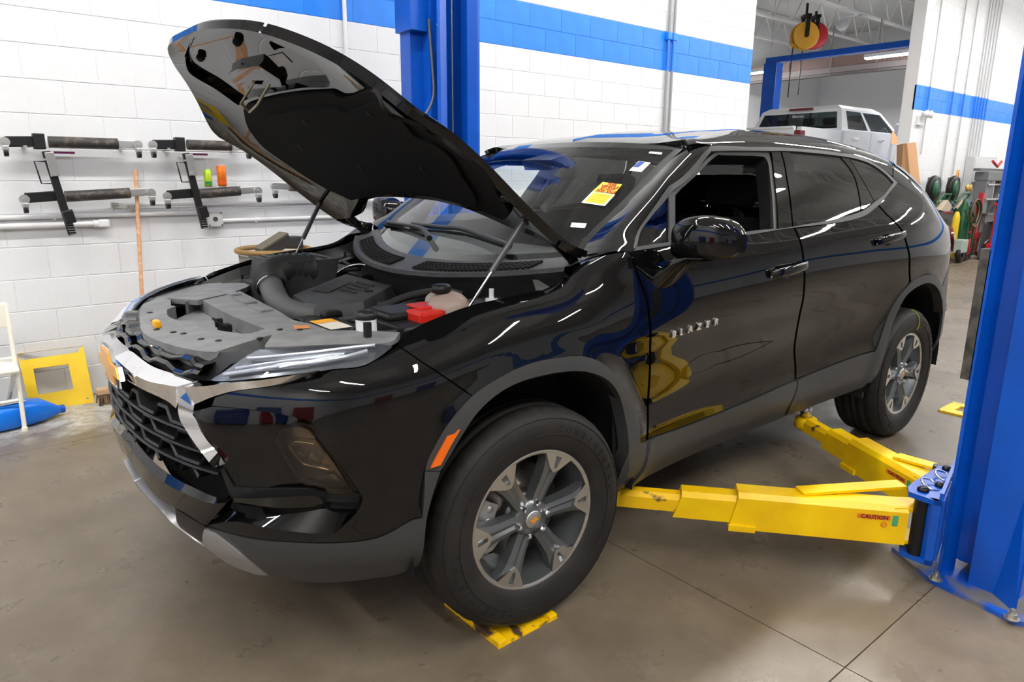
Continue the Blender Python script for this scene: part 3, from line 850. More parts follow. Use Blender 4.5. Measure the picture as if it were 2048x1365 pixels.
def strips(name, lines, mats, parent, n=28, sym=False, mirror=False, surf=None):
    """lofted strip through polylines [(segment, off), ...] traced on the body; facets between lines stay sharp"""
    surf = surf or BODY
    R = []
    for seg, off in lines:
        uv = surf.path([seg]); uv = resample(uv, n); p = surf.f(uv[:, 0], uv[:, 1])+surf.nrm(uv[:, 0], uv[:, 1])*off; R.append(p)
    out = []
    sides = ((1, -1),) if sym else (((1,), (-1,)) if mirror else ((1,),))
    for sd in sides:
        m = MB()
        for g in sd:
            for a, b in zip(R[:-1], R[1:]):
                m.grid([[(p[0], p[1]*g, p[2]) for p in a], [(p[0], p[1]*g, p[2]) for p in b]], smooth=True)
        out.append(m.build(name, mats, parent))
    return out

BSURF = {}
def bsurf(off):
    if off not in BSURF:
        BSURF[off] = Surf(lambda s, t, o=off: body_f(s, t, o), (0, 1.6), (0, 7.5), 110, 90, vs=.13, sgn=1.0)
    return BSURF[off]
# painted bumper cover, with the pocket for the lower lamp cut away
_pocket = [(424, 812), (470, 816), (520, 822), (595, 835), (620, 845), (640, 867), (670, 915), (715, 980), (725, 1000), (710, 1030), (670, 1067)]
bc = BODY.panel('bumper_cover', P(BODY, [(424, 812), (430, 796)], [(430, 796), (470, 784), (545, 774), (632, 759), (648, 750)], [(648, 750), (670, 741), (725, 735), (762, 715), (795, 694)],
    [(795, 694), (864, 739), (943, 794)], [(943, 794), (895, 850), (860, 910), (848, 941), (838, 1000), (843, 1033)], [(843, 1033), (817, 1043), (752, 1075), (665, 1085), (590, 1084), (490, 1073), (414, 1051)],
    [(414, 1051), (470, 1044), (540, 1058), (600, 1066), (640, 1069), (670, 1067)], rev(_pocket)), PAINT, car, mirror=True, res=.02, thick=.035)
# pocket: gloss panel, matte frame, gill and lower wing, set back from the cover
IN = Surf(lambda s, t: body_f(s, t, -.05*np.clip((np.asarray(s)-.56)/.22, 0, 1)), (0, 1.6), (0, 7.5), 110, 90, vs=.13, sgn=1.0)
_ll = [[(552, 881), (570, 856), (600, 853), (621, 861), (636, 883)], [(636, 883), (670, 928), (707, 986)], [(707, 986), (665, 984), (628, 974)], [(628, 974), (600, 955), (552, 881)]]
_lls = [[(628+(x-628)*.97, 918+(y-918)*.97) for x, y in g_] for g_ in _ll]
IN.panel('lamp_surround', P(IN, [(386, 824), (424, 814)], [(424, 814), (470, 817), (520, 823), (595, 836), (621, 846), (641, 868), (670, 915), (716, 984)], [(716, 984), (718, 994), (640, 988), (606, 980), (470, 973)], [(470, 973), (446, 935), (402, 860), (386, 824)]), PIANO, car, mirror=True, res=.02, thick=.01, holes=[P(IN, *_lls)])
IN.panel('bumper_vent_trim', P(IN, [(448, 936), (470, 973)], [(470, 973), (540, 977), (612, 977), (640, 983)], [(640, 983), (717, 985)], [(717, 985), (727, 1000), (714, 1028)], [(714, 1028), (660, 1028), (632, 994)], [(632, 994), (550, 997), (467, 998)], [(467, 998), (455, 970), (444, 940)]), BLKPL, car, mirror=True, res=.02, thick=.02, off=.006)
for (a, b) in (((656, 995), (714, 997)), ((664, 1008), (713, 1010)), ((672, 1020), (709, 1022))):
    strips('vent_rib', [([a, b], -.004), ([(a[0], a[1]+2), (b[0], b[1]+2)], .02), ([(a[0]+2, a[1]+6), (b[0], b[1]+6)], -.002)], BLKPL, car, n=6, mirror=True, surf=IN)
strips('lower_wing', [([(467, 998), (550, 997), (632, 994), (655, 1022), (712, 1030)], -.004), ([(440, 1030), (520, 1042), (600, 1036), (655, 1027), (700, 1033)], -.03), ([(414, 1050), (470, 1045), (540, 1059), (640, 1070), (672, 1068)], .0)], PIANO, car, n=24, mirror=True)
# lower lamp
_ll = [[(552, 881), (570, 856), (600, 853), (621, 861), (636, 883)], [(636, 883), (670, 928), (707, 986)], [(707, 986), (665, 984), (628, 974)], [(628, 974), (600, 955), (552, 881)]]
LI = bsurf(-.095)
LI.panel('lamp_housing', P(LI, *_ll), mat('lamp_bowl', (.42, .37, .30), rough=.22, metal=.85), car, mirror=True, res=.02, thick=.0)
IN.panel('lamp_lens', P(IN, *_ll), SMOKE, car, mirror=True, res=.02, thick=.03, off=.012)
for g in (1, -1):
    q1 = LI.pt(*LI.pix(605, 905)); q2 = LI.pt(*LI.pix(633, 912)); nn = LI.nrm(*LI.pix(633, 912))[0]
    m = MB()
    for q in (q1, q2):
        c = Vector((q[0]+nn[0]*.016, (q[1]+nn[1]*.016)*g, q[2])); m.sphere(c, .024, 14, 8)
    m.build('lamp_projector', LENS, car)
    loop = [LI.pt(*LI.pix(*q))+LI.nrm(*LI.pix(*q))[0]*.015 for q in [(631, 884), (594, 879), (584, 890), (594, 906), (612, 925), (659, 936)]]
    m = MB(); m.tube([(p[0], p[1]*g, p[2]) for p in loop], .0035, 8); m.build('lamp_bezel', mat('warm_bezel', (.75, .62, .45), rough=.2, metal=.9), car)
    sp = [LI.pt(*LI.pix(*q))+LI.nrm(*LI.pix(*q))[0]*.012 for q in [(632, 952), (668, 945), (695, 972), (700, 980), (640, 962)]]
    m = MB(); m.add([(p[0], p[1]*g, p[2]) for p in sp], [(0, 1, 2, 3, 4)]); m.build('lamp_reflector', STEEL, car)
# side marker
BODY.panel('side_marker', P(BODY, [(908, 867), (917, 858)], [(917, 858), (898, 890), (878, 928)], [(878, 928), (859, 935)], [(859, 935), (875, 905), (893, 872)]), AMBER, car, mirror=True, res=.02, off=.012, thick=.01)
# lower bumper cladding and silver skid plate
BODY.panel('lower_bumper', P(BODY, [(413, 1054), (490, 1077), (590, 1087), (665, 1089), (752, 1079), (817, 1046), (845, 1037)], [(845, 1037), (850, 943)], [(850, 943), (880, 943)], [(880, 943), (862, 1000), (850, 1060), (836, 1130)], [(836, 1130), (800, 1147), (752, 1162), (665, 1168), (590, 1163), (540, 1150)],
    [(540, 1150), (490, 1113), (440, 1073), (413, 1054)]), CLAD, car, mirror=True, res=.025, off=.002, thick=.05)
skt = [uvz(0, .50), uvz(.15, .498), (300, 987), (315, 1016), (352, 1051), (400, 1088), (412, 1092)]
BODY.panel('skid_plate', P(BODY, [uvz(0, .475), uvz(.12, .472), uvz(.26, .465), (352, 1051), (400, 1087), (412, 1090)], [(412, 1090), (412, 1057)], [(412, 1057), (440, 1071), (490, 1111), (537, 1148)], [(537, 1148), (515, 1150), (490, 1141), (450, 1128), (415, 1110), (370, 1082), (340, 1058), uvz(.15, .41), uvz(0, .41)]), SILVER, car, sym=True, res=.02, off=.006, thick=.03)
BODY.panel('lower_grille', P(bsurf(0), [uvz(0, .56), (315, 990)], [(315, 990), (365, 1020), (412, 1050)], [(412, 1050), (412, 1094)], [(412, 1094), (352, 1056), uvz(.2, .465), uvz(0, .465)]), MATTE, car, sym=True, res=.03, off=-.03, thick=.0)
BODY.panel('plate_bracket', P(BODY, [(352, 1017), (412, 1053)], [(412, 1053), (412, 1088)], [(412, 1088), (375, 1067), (352, 1017)]), BLKPL, car, mirror=True, res=.03, off=.002)
# gloss bar under the grille
strips('lower_grille_bar', [([uvz(0, .665), (340, 950), (390, 977), (435, 996), (467, 997)], .0), ([uvz(0, .645), (335, 958), (385, 984), (430, 1002), (464, 1000)], .018), ([uvz(0, .56), (315, 992), (365, 1021), (412, 1050), (416, 1050)], .004), ([uvz(0, .55), (315, 994), (365, 1023), (412, 1052), (416, 1052)], -.03)], PIANO, car, n=26, sym=True)
# main grille: backing, hexagonal bars
GB = bsurf(-.07)
GB.panel('grille_backing', P(GB, [('uv', 0, t_of_z(0, .86)), ('uv', s_of_y(.42), t_of_z(.4, .86)), (372, 822)], [(372, 822), (440, 930)], [(440, 930), (462, 990)], [(462, 990), (435, 998), (350, 962), ('uv', 0, t_of_z(0, .63))]), MATTE, car, sym=True, res=.05, thick=0)
_gout = [(.0, .848), (.30, .845), (.43, .838), (.475, .82), (.57, .735), (.63, .66), (.645, .645), (.0, .645)]
def gclip(y, z): return pip((abs(y), z), _gout)
def ribbon(mb, pts, h=.007, d0=.012, d1=-.05):
    """pts: (y, z) polyline on the front; a fin standing off the surface"""
    cols = []
    ss = np.array([s_of_y(y) for y, z in pts]); sg = np.array([-1 if y < 0 else 1 for y, z in pts])
    for dz, o in ((-h, d1), (-h, d0-.006), (0, d0), (h, d0-.006), (h, d1)):
        tt = np.array([t_of_z(a, z+dz) for a, (y, z) in zip(ss, pts)])
        p = body_f(ss, tt, o); p[:, 1] = np.abs(p[:, 1])*sg; cols.append(p)
    rows = [[tuple(cols[k][i]) for k in range(5)] for i in range(len(pts))]
    mb.grid(rows, smooth=False)
pitch = .205
for r, z0 in enumerate((.815, .762, .709, .660)):
    m = MB(); ph = (r % 2)*pitch/2
    seg = []
    k = -5
    pts = []
    while k < 6:
        c = k*pitch+ph
        for dy, dz in ((-.075, -.017), (-.03, -.017), (-.005, .017), (.045, .017), (.07, -.017)):
            pts.append((c+dy+.02, z0+dz))
        k += 1
    dense = []
    for a, b in zip(pts[:-1], pts[1:]):
        for q in range(4): dense.append((a[0]+(b[0]-a[0])*q/4, a[1]+(b[1]-a[1])*q/4))
    run = []
    for q in dense+[(9, 9)]:
        if gclip(*q): run.append(q)
        else:
            if len(run) > 2:
                m = MB(); ribbon(m, run, .0055, .004, -.05); m.build('grille_wave', BLKPL, car)
            run = []
    # straight blade below each wave
    run = [(y, z0-.026) for y in np.linspace(-.66, .66, 67) if gclip(y, z0-.026)]
    if len(run) > 2:
        m = MB(); ribbon(m, run, .0035, .010, -.05); m.build('grille_bar', BLKPL, car)
# chrome bar, arms and legs
_o1, _o2 = .008, .03
strips('chrome_grille_bar', [([uvz(0, .93), (300, 731), (345, 747), (395, 761)], -.004), ([uvz(0, .898), (305, 761), (345, 772), (372, 777)], _o2), ([uvz(0, .85), (290, 779), (337, 801), (357, 817)], _o1), ([uvz(0, .848), (290, 780), (337, 802), (358, 819)], -.04)], CHROME, car, sym=True)
strips('chrome_trim', [([(395, 761), (432, 764), (520, 759), (595, 750), (642, 747)], -.004), ([(372, 777), (420, 776), (470, 771), (545, 764), (642, 748)], _o2*.7), ([(382, 812), (427, 793), (470, 783), (545, 773), (642, 749)], -.002)], CHROME, car, mirror=True)
strips('chrome_trim', [([(382, 812), (381, 826), (400, 860), (444, 931)], -.01), ([(374, 795), (373, 828), (393, 864), (441, 930)], _o2*.8), ([(358, 817), (382, 857), (425, 925), (437, 931)], .006), ([(360, 819), (383, 859), (426, 927), (437, 932)], -.04)], CHROME, car, mirror=True, n=24)
for g in (1, -1):
    m = MB(); cq = [BODY.pt(*BODY.pix(*q))+BODY.nrm(*BODY.pix(*q))[0]*o for q, o in (((395, 761), -.004), ((372, 777), _o2), ((357, 817), _o1), ((382, 812), -.002), ((376, 797), _o2*.8))]
    m.add([(p[0], p[1]*g, p[2]) for p in cq], [(0, 1, 4), (1, 2, 4), (0, 4, 3)]); m.build('chrome_corner', CHROME, car)
# gold bow-tie emblem with chrome rim
def bowtie(mb, c, w, h, d, yz):
    a = w/2; b = h/2; k = .36*w/2; s = .14*w
    pol = [(-a, -b*.34), (-k-s*.4, -b*.34), (-k-s*1.0+.0, -b), (k-s*.55, -b), (k-s*.0, -b*.34), (a-s*.5, -b*.34), (a, b*.34), (k+s*.4, b*.34), (k+s*1.0, b), (-k+s*.55, b), (-k, b*.34), (-a+s*.5, b*.34)]
    mb.prism([yz(p, q) for p, q in pol], d)
ch = MB(); bowtie(ch, None, .30, .115, (-.012, 0, 0), lambda y, z: (-1.000+.10*y*y, y, .885+z)); em = ch.build('emblem', CHROME, car)
g = MB(); bowtie(g, None, .275, .092, (-.006, 0, 0), lambda y, z: (-1.011+.10*y*y, y, .885+z)); g.build('emblem_face', ORANGE, em)
# upper grille: recessed backing and wave lip
UG = bsurf(-.045)
UG.panel('upper_grille', P(UG, [('uv', 0, t_of_z(0, .985)), ('uv', s_of_y(.35), t_of_z(.36, .985)), (440, 705), (520, 699)], [(520, 699), (420, 762)], [(420, 762), (395, 760), (345, 746), ('uv', 0, t_of_z(0, .90))]), BLKPL, car, sym=True, res=.03, thick=0)
m = MB()
for zz, ph, dd in ((.962, 0, .010), (.938, .0, .014)):
    pts = []
    for y in np.linspace(-.5, .5, 101):
        w = ((y/.215+.5) % 1.0)
        k = 0 if w < .35 else (w-.35)/.15 if w < .5 else 1 if w < .75 else 1-(w-.75)/.25
        pts.append((y, zz+.010*(k-.5)*(1 if zz > .95 else -1)))
    ribbon(m, pts, .006, dd-.012, -.045)
m.build('upper_grille_bar', PIANO, car)
# slim daytime lamp on top of the bumper
_hl = [[(421, 761), (470, 729), (520, 700)], [(520, 700), (645, 693), (742, 690), (785, 694)], [(785, 694), (762, 712), (725, 732), (670, 738)], [(670, 738), (570, 751), (445, 763), (421, 761)]]
HI = bsurf(-.03)
HI.panel('daytime_lamp_housing', P(HI, *_hl), mat('lamp_chrome_dark', (.30, .31, .33), rough=.22, metal=.85), car, mirror=True, res=.025, thick=0)
BODY.panel('daytime_lamp', P(BODY, *_hl), LENS, car, mirror=True, res=.025, thick=.02, off=.003)
for (pl, w) in (([(455, 752), (560, 738), (670, 724), (735, 708)], .006), ([(500, 722), (600, 715), (690, 704), (750, 697)], .005), ([(478, 740), (580, 727), (690, 714)], .004)):
    for g in (1, -1):
        m = MB(); q = [HI.pt(*u)+HI.nrm(*u)[0]*.012 for u in crom([HI.pix(*z) for z in pl], 5)]
        m.tube([(p[0], p[1]*g, p[2]) for p in q], w, 8); m.build('lamp_rib', mat('lamp_guide', (.75, .77, .8), rough=.15, metal=.5), car)
# ================================================================== CAR: open hood
HTH = math.radians(44.0); HX, HZ = .38, 1.22
_hc, _hs = math.cos(HTH), math.sin(HTH)
def hood_rot(p):
    x = p[0]-HX; z = p[2]-HZ
    return (HX+x*_hc+z*_hs, p[1], HZ-x*_hs+z*_hc)
def hood_rotn(n): return Vector((n[0]*_hc+n[2]*_hs, n[1], -n[0]*_hs+n[2]*_hc))
ZE = pchip([-1.0, -.9, -.72, -.47, -.33, -.18, 0, .15, .25, .33, .45], [.955, .965, .985, 1.022, 1.068, 1.095, 1.113, 1.133, 1.155, 1.195, 1.26])
ZC = pchip([-1.0, -.9, -.8, -.6, -.3, 0, .3, .45], [.965, .985, 1.03, 1.085, 1.135, 1.175, 1.21, 1.225])
def hood_closed(x, y, off=0.0):
    x = np.asarray(x, float); y = np.asarray(y, float)
    k = 1-np.minimum(np.abs(y)/.82, 1.15)**4.5
    return np.stack([x, y, ZE(x)+(ZC(x)-ZE(x))*k-off], 1)
class HoodSurf(Surf):
    """surface of the hood in its closed pose; pixels are traced through the opened pose"""
    def __init__(self, off):
        Surf.__init__(self, lambda x, y: hood_closed(x, y, off), (-1.02, .5), (-.95, .95), 90, 90, 1.0, 1.0)
        self.post = hood_rot; self.postn = hood_rotn
    def pix(self, px, py):
        o = CC; d = ray(px, py)
        def inv(p):
            x = p[0]-HX; z = p[2]-HZ; return np.array([HX+x*_hc-z*_hs, p[1], HZ+x*_hs+z*_hc])
        oo = inv(o); dd = inv(o+d)-oo
        r = self.cast(oo, dd)
        return r if r is not None else self.near(oo, dd)
HOOD = HoodSurf(0.0); HIN = HoodSurf(.035); HPAN = HoodSurf(.012); HPAD = HoodSurf(.045)
side = [(-.33, .80), (-.18, .805), (0, .808), (.15, .808), (.25, .806), (.33, .80)]
front = [(-.872, 0), (-.864, .2), (-.80, .40), (-.70, .55), (-.59, .68), (-.50, .765), (-.44, .795)]
rear_near = [(875, 403), (930, 417), (986, 440), (1028, 459), (1084, 481), (1120, 497)]
rn = [HIN.pix(*q) for q in rear_near]
print('hood rear', np.round(rn, 3).tolist())
rear = [(.335, .80), (.33, .72)]+[(q[0], abs(q[1])) for q in reversed(rn)]
rear = [q for q in rear]
half = [tuple(q) for q in crom(front, 6)]+[tuple(q) for q in crom(side, 4)]
rc = [tuple(q) for q in crom(rear, 4)]
xr0 = rc[-1][0]; y0 = rc[-1][1]
rc = rc+[(xr0-.01*(1-(y/y0)**2), y) for y in np.linspace(y0, 0, 6)[1:]]
half = half+rc
def close_sym(h):
    a = [(x, -y) for x, y in h]; b = [(x, y) for x, y in reversed(h[1:-1])]
    return a+b
hood_out = close_sym(half)
shr = lambda L, k=.985: [((x+.25)*k-.25, y*k) for x, y in L]
hood = HOOD.panel('hood', hood_out, PAINT, car, res=.035, thick=.022)
pan = HIN.path([[(369, 112), (384, 79), (412, 65), (455, 60), (505, 64), (527, 75), (567, 94), (617, 117), (645, 140), (660, 165)], [(660, 165), (653, 175), (605, 176), (555, 184), (515, 192), (490, 201), (477, 211)], [(477, 211), (465, 203), (430, 178), (392, 156), (375, 140), (369, 112)]])
pad = HIN.path([[(490, 217), (496, 210), (515, 203), (555, 193), (605, 186), (667, 183)], [(667, 183), (705, 192), (767, 212), (858, 257), (917, 296), (958, 330), (986, 368), (1014, 408), (1020, 428), (1008, 436)], [(1008, 436), (958, 416), (903, 399), (847, 388), (791, 385), (745, 390), (705, 398)], [(705, 398), (642, 368), (580, 328), (530, 292), (505, 262), (495, 242), (490, 217)]])
HIN.panel('hood_inner_panel', shr(hood_out, .992), PAINT, hood, holes=[pan], res=.03, thick=.022, flip=True)
_ph = [HPAN.path([[(a+dx, b+dy) for dx, dy in ((-8, -2), (-2, -8), (10, -1), (26, 7), (12, 9), (2, 12), (-8, -2))]]) for a, b in ((546, 88), (402, 145))]
HPAN.panel('hood_front_pan', pan, PAINT, hood, holes=_ph, res=.025, thick=0, flip=True)
cx = np.mean([q[0] for q in pad]); cy = np.mean([q[1] for q in pad])
PADM = mat('hood_insulator', (.008, .0078, .0075), rough=.9, spec=.15, bump=.3, bscale=300)
pd_in = [(cx+(x-cx)*.80, cy+(y-cy)*.80) for x, y in pad]
HPAD.panel('insulator_pad', pad, PADM, hood, res=.03, thick=.012, flip=True)
H2 = HoodSurf(.056)
H2.panel('insulator_raised', [(cx+(x-cx)*.80, cy+(y-cy)*.78) for x, y in pad], PADM, hood, res=.03, thick=.014, flip=True)
# folded edge joining outer skin and inner panel
lo_ = [hood_rot(p) for p in HOOD.f(*np.array(hood_out).T)]; li_ = [hood_rot(p) for p in HIN.f(*np.array(shr(hood_out, .992)).T)]
m = MB(); m.grid([list(lo_)+[lo_[0]], list(li_)+[li_[0]]], smooth=True); m.build('hood_edge', PAINT, hood)
def hpt(px, py, surf): return np.array(hood_rot(surf.pt(*surf.pix(px, py))))
hn = np.array(hood_rotn(Vector((0, 0, -1))))
for q in ((610, 243), (602, 293), (720, 333), (740, 226), (845, 337), (1030, 383)):
    m = MB(); c = hpt(*q, H2); m.lathe([(.0001, .006), (.010, .005), (.014, 0)], (0, 0, 0), 'z', 16)
    o = m.build('insulator_clip', MATTE, hood); o.matrix_world = Matrix.Translation(Vector(c)) @ Vector(hn).to_track_quat('Z', 'Y').to_matrix().to_4x4()
# latch striker hoop, bracket plate, holes and paper label on the pan
hp = lambda px, py, o=0.0: Vector(hpt(px, py, HPAN)+hn*o)
m = MB(); m.tube([hp(516, 151, .005), hp(513, 160, .02), hp(501, 186, .055), hp(519, 202, .06), hp(534, 188, .055), hp(547, 160, .02), hp(540, 152, .005)], .0045, 8)
m.build('latch_striker', mat('olive_zinc', (.30, .27, .16), rough=.35, metal=.9), hood)
m = MB(); bq = [hp(*q, .0) for q in ((463, 140), (482, 130), (526, 122), (568, 150), (572, 164), (530, 168), (500, 170), (478, 160))]; holed_plate(m, bq, [[hp(*q, .0) for q in ((513, 152), (536, 152), (532, 160), (512, 159))]], Vector(hn)*.022); m.build('latch_bracket', PAINT, hood)
for q in ((404, 112), (478, 80)):
    m = MB(); m.lathe([(.014, 0), (.013, .014), (.009, .020), (.0001, .021)], (0, 0, 0), 'z', 16); o = m.build('rubber_stop', MATTE, hood)
    o.matrix_world = Matrix.Translation(hp(*q, .0)) @ Vector(hn).to_track_quat('Z', 'Y').to_matrix().to_4x4()
m = MB(); m.add([hp(537, 112, .002), hp(565, 105, .002), hp(586, 126, .002), hp(558, 133, .002)], [(0, 1, 2, 3)]); m.build('pan_label', mat('label_grey', (.35, .35, .35), rough=.5), hood)
# gas struts and hinges on both sides
for g in (1, -1):
    if g == 1:
        top = hpt(1049, 440, HIN); a = onY(935, 620, -.70)
        p0 = Vector((a[0], -.70, a[2])); p1 = Vector(top)
    tt = Vector((p1.x, p1.y*g, p1.z)); bb = Vector((p0.x, p0.y*g, p0.z)); mid = bb+(tt-bb)*.42
    m = MB(); m.tube([mid, tt], .0105, 14); st = m.build('gas_strut', mat('strut_body', (.12, .12, .12), rough=.3, metal=.6), car)
    m = MB(); m.tube([bb, mid], .0045, 10); m.build('strut_rod', CHROME, st)
    m = MB(); m.sphere(tt, .014, 12, 8); m.build('strut_ball', BLKPL, st)
    m = MB(); pts = [(.33, -.745*g, 1.10), (.345, -.745*g, 1.16), (.31, -.745*g, 1.21), (.26, -.745*g, 1.25), (.20, -.74*g, 1.30)]
    for k in range(len(pts)-1): m.obox(pts[k], pts[k+1], .012, .04, up=(1, 0, .2), bev=.004)
    m.build('hood_hinge', PAINT, car)
# ================================================================== CAR: wheels
def text_mesh(txt, size, depth, align='CENTER', bold=0.0, res=3):
    cu = bpy.data.curves.new('txt', 'FONT'); cu.body = txt; cu.size = size; cu.extrude = depth; cu.align_x = align
    cu.align_y = 'CENTER'; cu.offset = bold; cu.resolution_u = res
    o = bpy.data.objects.new('txt', cu); COL.objects.link(o)
    dg = bpy.context.evaluated_depsgraph_get(); me = bpy.data.meshes.new_from_object(o.evaluated_get(dg))
    bpy.data.objects.remove(o); bpy.data.curves.remove(cu)
    return me
def text_obj(name, txt, size, depth, material, parent=None, M=None, bold=0.0, align='CENTER'):
    me = text_mesh(txt, size, depth, align, bold); me.name = name
    me.materials.clear(); me.materials.append(material)
    o = link(name, me, parent)
    if M is not None: o.matrix_world = M
    return o
RIMG = mat('rim_grey_paint', (.17, .18, .185), rough=.3, metal=.75)
RIMS = mat('rim_machined', (.62, .62, .61), rough=.28, metal=1.0)
ROTOR = mat('brake_rotor', (.30, .27, .24), rough=.35, metal=.9)
CALI = mat('brake_caliper', (.45, .45, .45), rough=.45, metal=.7)
def wheel_meshes():
    D = {}
    # tyre: profile (r, y) outer side at negative y; sidewall, shoulder, tread with grooves
    N = 168
    prof = [(.236, .012), (.243, -.002), (.262, -.012), (.290, -.020), (.318, -.0225), (.342, -.018), (.360, -.006), (.370, .006), (.376, .018)]
    ty = [.018, .022, .052, .055, .061, .064, .096, .099, .105, .108, .132, .135, .141, .144, .176, .179, .185, .188, .214]
    gr = {.055, .061, .099, .105, .135, .141, .179, .185}
    for y in ty[1:]:
        c = .381-.004*((y-.117)/.1)**2
        prof.append((c-.009 if y in gr else c, y))
    prof += [(.376, .216), (.365, .230), (.345, .244), (.31, .248), (.27, .24), (.243, .23), (.22, .225)]
    P_ = []
    for i in range(N+1):
        a = 2*PI*i/N; row_ = []
        for k, (r, y) in enumerate(prof):
            if (.012 < y < .052) and r > .365 and i % 4 == 0: r -= .006
            if (.064 < y < .096 or .108 < y < .132 or .144 < y < .176) and i % 5 == 0: r -= .003
            if (.188 <= y < .22) and i % 4 == 2 and r > .365: r -= .006
            row_.append((r*math.cos(a), y, r*math.sin(a)))
        P_.append(row_)
    m = MB(); m.grid(P_, smooth=True)
    # raised rings on the sidewall
    for rr, yy in ((.352, -.0135), (.300, -.0222)):
        m.tube([(rr*math.cos(2*PI*k/96), yy, rr*math.sin(2*PI*k/96)) for k in range(96)], .0016, 6, closed=True)
    D['tire'] = m.mesh('tire', RUBBER)
    # rim: barrel + lip
    m = MB(); m.lathe([(.228, .004), (.236, -.001), (.243, .0), (.2455, .006), (.243, .012)], (0, 0, 0), 'y', 96, cap=False)
    D['rim_lip'] = m.mesh('rim_lip', RIMS)
    m = MB(); m.lathe([(.229, .004), (.224, .03), (.214, .05), (.205, .10), (.205, .19), (.22, .225)], (0, 0, 0), 'y', 72, cap=False)
    D['rim_barrel'] = m.mesh('rim_barrel', RIMG)
    # one spoke along +x (local): painted body and machined tip
    def sp(pts): return [(x, y, z) for x, y, z in pts]
    m = MB()
    # sections: (r, half width left, half width right, depth of ridge, depth of edges)
    secs = [(.035, .030, .030, .016, .050), (.075, .032, .029, .015, .055), (.12, .034, .030, .012, .055), (.165, .040, .036, .008, .05), (.20, .052, .048, .006, .045), (.226, .066, .062, .006, .04)]
    G = []
    for r, wl_, wr_, d0, d1 in secs:
        G.append([(r, d1, wl_), (r, d0+.005, wl_*.86), (r, d0, wl_*.42), (r, d0+.007, wl_*.12), (r, d0+.002, -wr_*.30), (r, d0+.010, -wr_*.86), (r, d1, -wr_)])
    m.grid(G, smooth=False)
    D['spoke'] = m.mesh('spoke', RIMG)
    m = MB()
    o = [(.166, 0.003, .0), (.178, .002, .020), (.228, .0015, .066), (.236, .001, .03), (.237, .001, -.03), (.229, .0015, -.062), (.178, .002, -.018)]
    h = [(.183, .002, .006), (.222, .0015, .013), (.222, .0015, -.011), (.183, .002, -.006)]
    n = len(o)
    m.add(o+h, [(0, 1, 7), (1, 2, 8, 7), (2, 3, 8), (3, 4, 9, 8), (4, 5, 9), (5, 6, 10, 9), (6, 0, 7, 10)])
    m.add(o+[(x, y+.012, z) for x, y, z in o], [(i, (i+1) % n, n+(i+1) % n, n+i) for i in range(n)])
    m.add(h+[(x, y+.012, z) for x, y, z in h], [(i, (i+1) % 4, 4+(i+1) % 4, 4+i) for i in range(4)])
    D['spoke_tip'] = m.mesh('spoke_tip', RIMS)
    m = MB(); m.lathe([(.0001, .004), (.028, .005), (.031, .008), (.031, .03)], (0, 0, 0), 'y', 32, cap=False); D['hub_cap'] = m.mesh('hub_cap', RIMS)
    m = MB(); bowtie(m, None, .036, .016, (0, -.0015, 0), lambda a, b: (a, .0038, b)); D['cap_emblem'] = m.mesh('cap_emblem', ORANGE)
    m = MB(); m.lathe([(.031, .012), (.062, .018), (.066, .03), (.07, .06)], (0, 0, 0), 'y', 36, cap=False); D['hub'] = m.mesh('hub', RIMG)
    m = MB(); m.lathe([(.0001, -.006), (.007, -.004), (.011, .003), (.0125, .026)], (0, 0, 0), 'y', 6, smooth=False); D['lug_nut'] = m.mesh('lug_nut', CHROME)
    m = MB(); m.lathe([(.07, .09), (.105, .085), (.105, .10), (.165, .10), (.165, .125), (.07, .125)], (0, 0, 0), 'y', 64, cap=False); D['brake_rotor'] = m.mesh('brake_rotor', ROTOR)
    m = MB(); m.lathe([(.0001, .05), (.075, .055), (.082, .09)], (0, 0, 0), 'y', 32); D['rotor_hat'] = m.mesh('rotor_hat', DSTEEL)
    m = MB()
    pts = []
    for a in np.linspace(math.radians(150), math.radians(215), 12): pts.append(a)
    rows = []
    for a in pts:
        rows.append([(r*math.cos(a), y, r*math.sin(a)) for r, y in ((.115, .075), (.12, .06), (.16, .055), (.185, .065), (.19, .10), (.185, .14), (.115, .14))])
    m.grid(rows, smooth=False)
    for a in (158, 175, 205): m.lathe([(.0001, -.006), (.012, -.004), (.014, .01)], (.15*math.cos(math.radians(a)), .058, .15*math.sin(math.radians(a))), 'y', 14)
    D['brake_caliper'] = m.mesh('brake_caliper', CALI)
    return D
WD = wheel_meshes()
_LC = {}
def letter(ch_, size):
    if (ch_, size) not in _LC: _LC[(ch_, size)] = text_mesh(ch_, size, .0012, 'CENTER', .0004, 1)
    return _LC[(ch_, size)]
def letters_on_tire(word, a0, step, parent, r=.318, size=.030):
    m = MB()
    for i, ch_ in enumerate(word):
        if ch_ == ' ': continue
        me = letter(ch_, size)
        a = math.radians(a0-step*i)
        er = Vector((math.cos(a), 0, math.sin(a))); et = Vector((math.sin(a), 0, -math.cos(a)))
        base = er*r+Vector((0, -.0228, 0))
        m.add([base+et*v.co.x+er*v.co.y+Vector((0, -1, 0))*v.co.z for v in me.vertices], [tuple(p.vertices) for p in me.polygons], False)
    return tag(m.build('sidewall_lettering', RUBBER, parent), kind='stuff')
